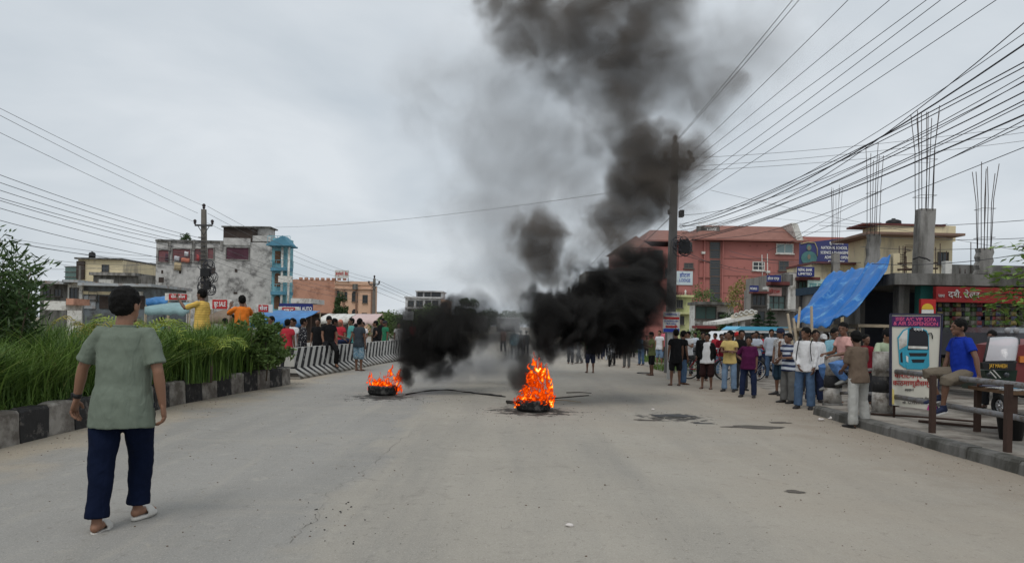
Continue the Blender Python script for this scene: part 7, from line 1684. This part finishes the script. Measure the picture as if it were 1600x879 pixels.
# foreground man walking away
fm, FJ, FH, FS = stand(187, 822, 446, 2, 'walk', 'man in a sage green T-shirt and navy trousers walking away in the left foreground', shirt=c_sage, trousers=c_trk, skin=0, vox=.010, sleeve=.80, hem=.19, fat=1.12, hair='thick', shoes='slide', shoe_mat=M_SLIDE, leg=.96, loose=.25, turn=-12, curl=.7,
    over=dict(tl=(.015, -.16, -1), sl=(.02, -.17, -1), tr=(-.11, .44, -1), sr=(-.06, .02, -1), ul=(-.50, .10, -1), fl=(-.30, .22, -1), ur=(.32, -.12, -1), fr=(.05, .22, -1)))
w = FJ['wrl']; d = (FJ['wrl'] - FJ['ell']).normalized(); c0 = w - d*.035
MB().tube([c0 - d*.016, c0 + d*.016], [.031, .030], 14).box(-.016, .016, -.005, .005, -.016, .016, 0, Matrix.Translation(c0 + Vector((-.033, 0, 0))) @ Matrix.Rotation(PI/2, 4, 'Z')).build('wristwatch', M_BLACK, fm)
# ---- right crowd, from the sign post to the poster
stand(1055, 602, 514, 5, 'stand', 'person in a black T-shirt and black shorts seen from behind by the sign post', shirt=c_black, trousers=c_black, leg=.5, skin=1, hem=.24, shoes='sandal')
stand(1066, 600, 516, -75, 'stand', 'person in black and grey jeans half hidden behind the black T-shirt', shirt=c_black, trousers=c_jean, skin=1)
stand(1075, 586, 517, 140, 'phone', 'man in a white T-shirt looking down at his hands by the red bicycle', shirt=c_white, trousers=c_dark, skin=0)
stand(1104, 607, 520, 150, 'behind', 'person in a white vest, dark open jacket and knee length chocolate shorts', shirt=c_white, trousers=c_choc, leg=.62, skin=1, fat=1.1, shoes='sandal', loose=2.4, over=dict(fl=(.3,-.5,-.7)), jacket=c_black, sleeve=2)
stand(1097, 594, 518, 170, 'stand', 'person in a black jacket just behind the white vest', shirt=c_black, trousers=c_black, skin=1, sleeve=2)
stand(1139, 611, 516, 150, 'cross', 'man in a yellow T-shirt with folded arms and light blue jeans', shirt=c_yel, trousers=c_ljean, skin=1, shoes='shoe', turn=-35)
stand(1126, 586, 521, 175, 'cross', 'person in a dark maroon jacket between the white vest and yellow T-shirt', shirt=c_maroon, trousers=c_ljean, skin=1, sleeve=2)
stand(1169, 620, 525, 150, 'hips', 'stout man in a plum polo with a hand on his hip and navy jeans', shirt=c_plum, trousers=c_navy, skin=1, fat=1.22, sleeve=.8, shoes='shoe')
stand(1157, 609, 515, 175, 'behind', 'man in a black shirt standing behind the plum polo', shirt=c_black, trousers=c_dark, skin=1, shoes='shoe')
o = stand(1150, 602, 518, 178, 'stand', 'person in a red cap and pale shirt behind the yellow T-shirt', shirt=c_white, trousers=c_pale, skin=1, hair='cap', hair_mat=C('red_cap', (.45, .03, .03)))
stand(1204, 590, 514, 165, 'behind', 'man in a white checked shirt with sunglasses and jeans behind the crowd', shirt=p_check, trousers=c_jean, skin=0, sleeve=1.6, shoes='shoe')
stand(1219, 617, 512, 110, 'clasp', 'man in a grey floral shirt, dark teal shorts and cap, hands together', shirt=p_flor, trousers=C('dark_teal_shorts', (.025, .05, .075)), leg=.6, skin=1, hair='cap', hair_mat=C('navy_cap', (.02, .025, .05)), shoes='shoe')
stand(1231, 629, 520, 115, 'face', 'man in a banded navy and white top with a hand at his face, grey trousers', shirt=p_band, trousers=c_grey, skin=1, shoes='shoe', loose=2)
a_, aJ, aH, aS = stand(1257, 638, 511, 145, 'clasp', 'man in a plain white sweatshirt and blue jeans with a black backpack strap', shirt=c_white, trousers=c_jean, skin=1, sleeve=2, shoes='shoe', loose=1.6, hair='thick', turn=-25, over=dict(ul=(-.2, .1, -1), fl=(.1, .3, -1)))
for s in ('l', 'r'):
    sh = aJ['sh'+s]; sx = -1 if s == 'l' else 1
    MB().tube([sh + V(-.04*sx, -.10, .02), sh + V(-.04*sx, .0, .088), sh + V(-.045*sx, .12, -.02), sh + V(-.03*sx, .165, -.2), sh + V(-.01*sx, .12, -.36)], [(.026, .007)]*5, 6, ref=(1, 0, 0)).build('backpack_strap', c_black, a_)
mb = MB().ball((0, -.20, aJ['shl'].z - .20), (.15, .10, .24), 12, 9); soft(mb, 'backpack', c_black, a_, .02, 0, 2)
stand(1272, 628, 515, 170, 'stand', 'man in a white shirt and dark trousers right behind the white sweatshirt', shirt=c_white, trousers=c_navy, skin=1, sleeve=2, shoes='shoe')
stand(1284, 620, 521, 175, 'phone', 'person in a white top and pale cap near the first bollard', shirt=c_white, trousers=c_black, skin=1, hair='cap', hair_mat=C('pale_cap', (.5, .5, .5)))
stand(1300, 628, 512, 190, 'phone', 'man in a light blue shirt behind the first bollard', shirt=c_lblue, trousers=c_dark, skin=1, sleeve=1.4)
# pink shirt man perched on the rail, knee out to the left
q = P(1322, 566, 13.7)
person(Vector((q.x, 13.7, 0)), 1.70, 103, 'sit', 'man in a pink shirt and blue jeans perched on the rail above the crowd', shirt=c_pink, trousers=C('bright_jeans', (.10, .20, .42), .2), skin=1, seat=.86, vox=.016, shoes='shoe', shoe_mat=C('grey_canvas_shoe', (.20, .20, .19)), turn=30,
       over=dict(tl=(-.1, 1, .02), sl=(.0, -.75, -.75), tr=(.25, .95, -.15), sr=(0, -.5, -.9), spine=(0, .10, 1), ul=(-.1, .35, -1), fl=(.3, .9, -.2), ur=(.1, .35, -1), fr=(-.3, .9, -.1)))
stand(1340, 668, 516, 12, 'lean', 'man in a brown T-shirt and pale jeans seen from behind, leaning to the bollard', shirt=c_brown, trousers=c_pale, skin=1, sleeve=.9, hem=.12, shoes='shoe', turn=-15, loose=1.4,
      over=dict(spine=(-.05, .05, 1), tl=(-.06, -.05, -1), sl=(.0, -.02, -1), tr=(.16, .2, -1), sr=(.10, -.1, -1), ul=(-.1, .1, -1), fl=(.3, .7, -.3), ur=(.2, .3, -1), fr=(-.2, .9, .1)))
q = P(1380, 550, 13.5)
person(Vector((q.x-.02, 13.45, 0)), 1.66, 178, 'lean', 'man in a mint green polo and dark cap leaning both arms on the bollard', shirt=c_mint, trousers=c_dark, skin=0, hair='cap', hair_mat=c_black, vox=.016, sleeve=.9, turn=30)
person(Vector((P(1394, 550, 14.6).x, 14.6, 0)), 1.55, 170, 'stand', 'person in an orange red shirt behind the mint green polo', shirt=C('coral_shirt', (.50, .14, .10)), trousers=c_dark, skin=1, vox=.02)
person(Vector((P(1352, 550, 15.4).x, 15.4, 0)), 1.52, 185, 'stand', 'person in a dark maroon shirt between the pink shirt and the green polo', shirt=c_maroon, trousers=c_dark, skin=1, vox=.02)
person(Vector((P(1262, 550, 17.6).x, 17.6, 0)), 1.58, 175, 'stand', 'person in a dark shirt glimpsed behind the white sweatshirt', shirt=c_dark, trousers=c_dark, skin=1, vox=.024)
# man in royal blue sitting on the top rail
q = P(1500, 590, 10.45)
person(Vector((q.x+.05, 10.45, 0)), 1.70, 92, 'sit', 'man in a royal blue polo and khaki shorts sitting on the pipe railing', shirt=c_royal, trousers=c_khaki, leg=.58, skin=1, seat=.90, vox=.012, sleeve=.62, shoes='shoe', shoe_mat=M_SHOE_NAVY, fat=1.08, hair='short', turn=-4, face=True,
       over=dict(tl=(-.25, .95, -.22), sl=(.1, .05, -1), tr=(.30, .95, .0), sr=(-.05, -.45, -1), ul=(-.50, -.1, -1), fl=(-.2, -.05, -1), ur=(.25, .15, -1), fr=(.05, .25, -1), spine=(0, .10, 1)))
person(Vector((P(1550, 560, 13.6).x, 13.6, .15)), 1.50, 120, 'stand', 'person with thick dark hair in a red patterned shirt behind the rickshaw', shirt=p_redfl, trousers=c_dark, skin=1, hair='thick', vox=.018)
# ---- middle distance by the smoke
stand(922, 582, 517, 5, 'stand', 'person in dark knee shorts whose upper body is lost in black smoke', shirt=c_black, trousers=C('dark_blue_shorts', (.02, .025, .05)), leg=.58, skin=1)
stand(891, 568, 517, 170, 'walk', 'person in black trousers walking under the edge of the smoke', shirt=c_dark, trousers=c_dark, skin=1)
stand(904, 567, 516, 100, 'walk', 'person in grey trousers striding left under the black smoke', shirt=c_grey, trousers=c_grey, skin=1)
stand(957, 570, 529, 175, 'stand', 'rider in a white shirt astride the motorbike by the smoke', shirt=c_white, trousers=c_dark, skin=1)
stand(979, 574, 521, 150, 'stand', 'person in a brown shirt and grey trousers at the right edge of the smoke', shirt=c_brown, trousers=c_grey, skin=1, sleeve=2)
stand(1001, 570, 521, 130, 'lean', 'person in a denim shirt and jeans bending slightly by the broken kerb', shirt=c_denim, trousers=c_jean, skin=1, sleeve=2)
stand(1018, 586, 518, 95, 'phone', 'man in an olive T-shirt and black shorts facing left beside the sign', shirt=c_olive, trousers=c_black, leg=.55, skin=1)
stand(1037, 566, 512, 120, 'stand', 'person in a red pink top and black trousers behind the olive T-shirt', shirt=C('rose_top', (.55, .14, .18)), trousers=c_black, skin=1)
stand(1030, 571, 516, 140, 'stand', 'person in a white top and pale blue shorts behind the olive T-shirt', shirt=c_white, trousers=c_ljean, leg=.6, skin=0)
rr = random.Random(77); shirts = [(c_white, 'white'), (c_dark, 'charcoal'), (c_yel, 'yellow'), (c_lblue, 'light blue'), (c_maroon, 'maroon'), (c_green, 'green'), (c_black, 'black'), (c_brown, 'brown'), (p_check, 'checked'), (c_red, 'red')]
spots = [(938, 561, 526, 'left of the motorbike rider'), (946, 558, 525, 'behind the motorbike rider'), (966, 560, 524, 'just right of the motorbike rider'), (972, 556, 523, 'far back between rider and brown shirt'), (988, 558, 523, 'behind the brown shirt person'), (930, 556, 525, 'deep in the street under the smoke'), (1064, 572, 520, 'behind the sign post'), (1086, 570, 519, 'beyond the red bicycle'), (1092, 564, 518, 'far back beside the van'), (1117, 578, 520, 'between the white vest and the yellow T-shirt'), (1132, 576, 519, 'behind the folded arms man'), (1181, 588, 517, 'right behind the plum polo'), (1190, 578, 520, 'near the blue motorbike'), (1243, 600, 517, 'behind the banded top'), (1290, 605, 520, 'behind the pale cap person'), (1318, 600, 522, 'in the shade of the tarpaulin'), (1340, 590, 521, 'deep in the dark arcade'), (916, 560, 524, 'left most under the dense smoke'), (1010, 562, 524, 'behind the denim shirt person'), (1175, 580, 519, 'in front of the bus door')]
for k, (x, y_, hy, w_) in enumerate(spots):
    s, nm = shirts[rr.randrange(10)]; stand(x, y_, hy, rr.choice((150, 175, 190, 120, 20, 200)), rr.choice(('stand', 'phone', 'clasp', 'cross', 'behind')), 'person in a %s top %s' % (nm, w_), shirt=s, trousers=rr.choice((c_dark, c_navy, c_jean, c_grey)), skin=1, vox=.028, sleeve=rr.choice((.7, 2)))
# ---- centre of the road, seen between the smokes
stand(786, 549, 512, 20, 'walk', 'person in a skin pink shirt and dark trousers far down the road', shirt=C('dusty_pink_shirt', (.42, .22, .17)), trousers=c_dark, skin=0)
stand(803, 562, 512, 5, 'walk', 'man in a teal blue shirt and grey trousers walking away between the smokes', shirt=C('steel_teal_shirt', (.06, .16, .20)), trousers=c_grey, skin=1, sleeve=1.5)
stand(813, 557, 515, 10, 'walk', 'person in dark clothes just right of the teal blue shirt', shirt=c_black, trousers=c_dark, skin=1)
stand(822, 553, 516, 10, 'stand', 'person in dark clothes at the left edge of the right smoke', shirt=c_dark, trousers=c_dark, skin=1)
# ---- left group on and behind the barrier
def bar_at(px):  # a point on the barrier line seen at pixel column px
    a, _ = ray(px, 520); t_ = (a*B0.y - B0.x)/(bd.x - a*bd.y); return B0 + bd*t_
def at_bar(px, off): p = bar_at(px); n_ = Vector((-bd.y, bd.x, 0)); return p + n_*off
person(at_bar(478, .55), 1.62, -10, 'stand', 'person in a bright red T-shirt with their back to us behind the first barrier', shirt=c_red, trousers=c_dark, skin=1, vox=.02)
person(at_bar(498, .50), 1.66, -60, 'stand', 'person in a black shirt with white lettering down the sleeve behind the barrier', shirt=p_let, trousers=c_dark, skin=1, vox=.02, sleeve=2)
person(at_bar(487, 1.2), 1.70, 150, 'stand', 'person in a white shirt behind the red T-shirt', shirt=c_white, trousers=c_dark, skin=1, vox=.024)
p = at_bar(513, -.02); person(p, 1.70, -150, 'sit', 'man in a black T-shirt and cap sitting on the barrier with legs hanging', shirt=c_black, trousers=c_black, skin=0, seat=.86, vox=.018, hair='cap', hair_mat=c_black, shoes='sandal', face=True, turn=-10,
    over=dict(tl=(-.2, .8, -.65), sl=(0, -.2, -1), tr=(.25, .9, -.35), sr=(0, -.25, -1), ul=(-.25, .1, -1), fl=(-.05, .1, -1)))
person(at_bar(531, .32), 1.70, -70, 'stand', 'man in a maroon T-shirt leaning over the barrier beside the black T-shirt', shirt=c_maroon, trousers=c_dark, skin=1, vox=.018, over=dict(spine=(.1, .18, 1), ul=(-.2, .6, -1), fl=(.1, .8, -.4), ur=(.1, .6, -1), fr=(0, .9, -.2)))
p = at_bar(548, .0); person(p, 1.62, 120, 'sit', 'boy in a teal T-shirt and jeans sitting on the barrier facing the road', shirt=c_teal, trousers=c_navy, skin=1, seat=.86, vox=.018, shoes='sandal', face=True)
stand(560, 579, 497, -25, 'stand', 'man in a slate T-shirt and blue camouflage shorts standing before the barrier', shirt=c_slate, trousers=p_camo, leg=.60, skin=1, shoes='sandal', loose=2, over=dict(tl=(0,0,-1), sl=(.02,0,-1), tr=(.0,.03,-1), sr=(0,0,-1)))
person(at_bar(572, .40), 1.52, -30, 'stand', 'person in a red shirt behind the camouflage shorts man', shirt=c_red, trousers=c_dark, skin=1, vox=.02)
person(at_bar(577, 1.1), 1.66, 160, 'stand', 'person with an orange pink head scarf behind the barrier', shirt=c_red, trousers=c_dark, skin=0, vox=.022, hair='long', hair_mat=C('coral_scarf', (.55, .20, .14)))
person(at_bar(594, .7), 1.60, 170, 'clasp', 'person in a white shirt behind the fourth barrier', shirt=c_white, trousers=c_pale, skin=1, vox=.022)
person(at_bar(606, .5), 1.66, 100, 'akimbo', 'person in a black top with elbows out behind the far barriers', shirt=c_black, trousers=c_dark, skin=1, vox=.022)
person(at_bar(615, .35), 1.68, 130, 'stand', 'person in a green shirt and cap leaning at the far barriers', shirt=c_green, trousers=c_dark, skin=1, vox=.022, hair='cap', hair_mat=c_dark)
person(at_bar(625, .8), 1.78, 150, 'stand', 'person in black rising above the others at the far barriers', shirt=c_black, trousers=c_dark, skin=1, vox=.022)
person(at_bar(633, .3), 1.60, -160, 'stand', 'person in a black and white shirt last before the left smoke', shirt=p_flor, trousers=c_dark, skin=1, vox=.022)
person(at_bar(540, .95), 1.68, 175, 'stand', 'person in a black shirt behind the maroon T-shirt', shirt=c_black, trousers=c_dark, skin=1, vox=.022)
person(at_bar(521, 1.3), 1.64, 200, 'stand', 'person in a charcoal top glimpsed behind the seated black T-shirt', shirt=c_dark, trousers=c_dark, skin=1, vox=.024)
person(at_bar(507, 1.0), 1.66, 165, 'stand', 'person in a white top between the lettered shirt and the black T-shirt', shirt=c_white, trousers=c_navy, skin=1, vox=.024)
# ---- behind the median
q = P(316, 500, 16.2)
person(Vector((q.x, 16.2, P(316, 451, 16.2).z - 1.76)), 1.76, 75, 'raise', 'man in a yellow striped shirt holding up a phone above the grass', shirt=p_yband, trousers=c_dark, skin=1, vox=.014, sleeve=.9, hair='thick', fat=1.1)
q = P(378, 500, 17.1)
person(Vector((q.x, 17.1, P(378, 461, 17.1).z - 1.70)), 1.70, 35, 'photo', 'man in an orange T-shirt seen from behind with raised arms above the grass', shirt=c_orange, trousers=c_dark, skin=1, vox=.014, sleeve=.9, fat=1.05)
person(Vector((P(352, 500, 22).x, 22, 0)), 1.62, 60, 'stand', 'person in a white shirt in the shade between yellow and orange', shirt=c_white, trousers=c_dark, skin=1, vox=.024)
person(Vector((P(364, 500, 23).x, 23, 0)), 1.75, 160, 'stand', 'person in black behind the raised arms of the orange T-shirt', shirt=c_black, trousers=c_dark, skin=1, vox=.024)
MB().tube([V(-.02,0,-.06), V(-.02,0,.06)], [(.035,.006)]*2, 6)
for k, (px, Y, w_) in enumerate(((425, 28, 'under the left half of the blue tarpaulin stall'), (452, 27.5, 'under the right half of the blue tarpaulin stall'), (468, 29, 'just left of the red T-shirt'), (430, 40, 'behind the blue tarpaulin stall'), (252, 31, 'under the faded teal canopy'), (600, 40, 'beyond the fourth barrier'), (645, 45, 'near the blank billboard'))):
    s, nm = shirts[(k*3+1) % 10]; person(Vector((P(px, 500, Y).x, Y, 0)), 1.64, (160, 20, 200, 140, 180, 90, 170)[k], 'stand', 'person in a %s top %s' % (nm, w_), shirt=s, trousers=c_dark, skin=1, vox=.03)
bake_pending()
burning_tyre(598, 616, 3, 'burning tyre on the road to the left with low flames', [(-.24,0,.10,.11,.40,-.15),(-.10,.08,.10,.14,.36,0),(.06,-.06,.12,.14,.34,.1),(.16,.05,.10,.15,.52,.05),(.28,-.02,.08,.12,.50,.2),(-.02,-.16,.08,.15,.26,0),(.14,-.14,.06,.14,.40,.1),(.0,.1,.1,.2,.3,0), (.34,0,.02,.08,.42,.2)], extra='low orange fire burning on the left tyre')
burning_tyre(833, 641, 5, 'burning tyre on the road at the centre with tall flames', [(-.02,0,.08,.28,.58,.10),(-.22,.03,.08,.17,.40,.3),(.18,-.05,.10,.20,.78,-.05),(.08,.02,.38,.20,.62,.02),(-.02,-.10,.12,.24,.40,.1),(.06,.04,.62,.14,.46,-.2),(.20,.0,.45,.12,.45,.1),(-.08,.05,.30,.15,.42,.3),(.14,-.12,.10,.17,.40,0),(-.26,-.05,.06,.12,.28,.2),(.26,-.05,.08,.12,.5,0)], extra='tall orange fire roaring on the centre tyre')
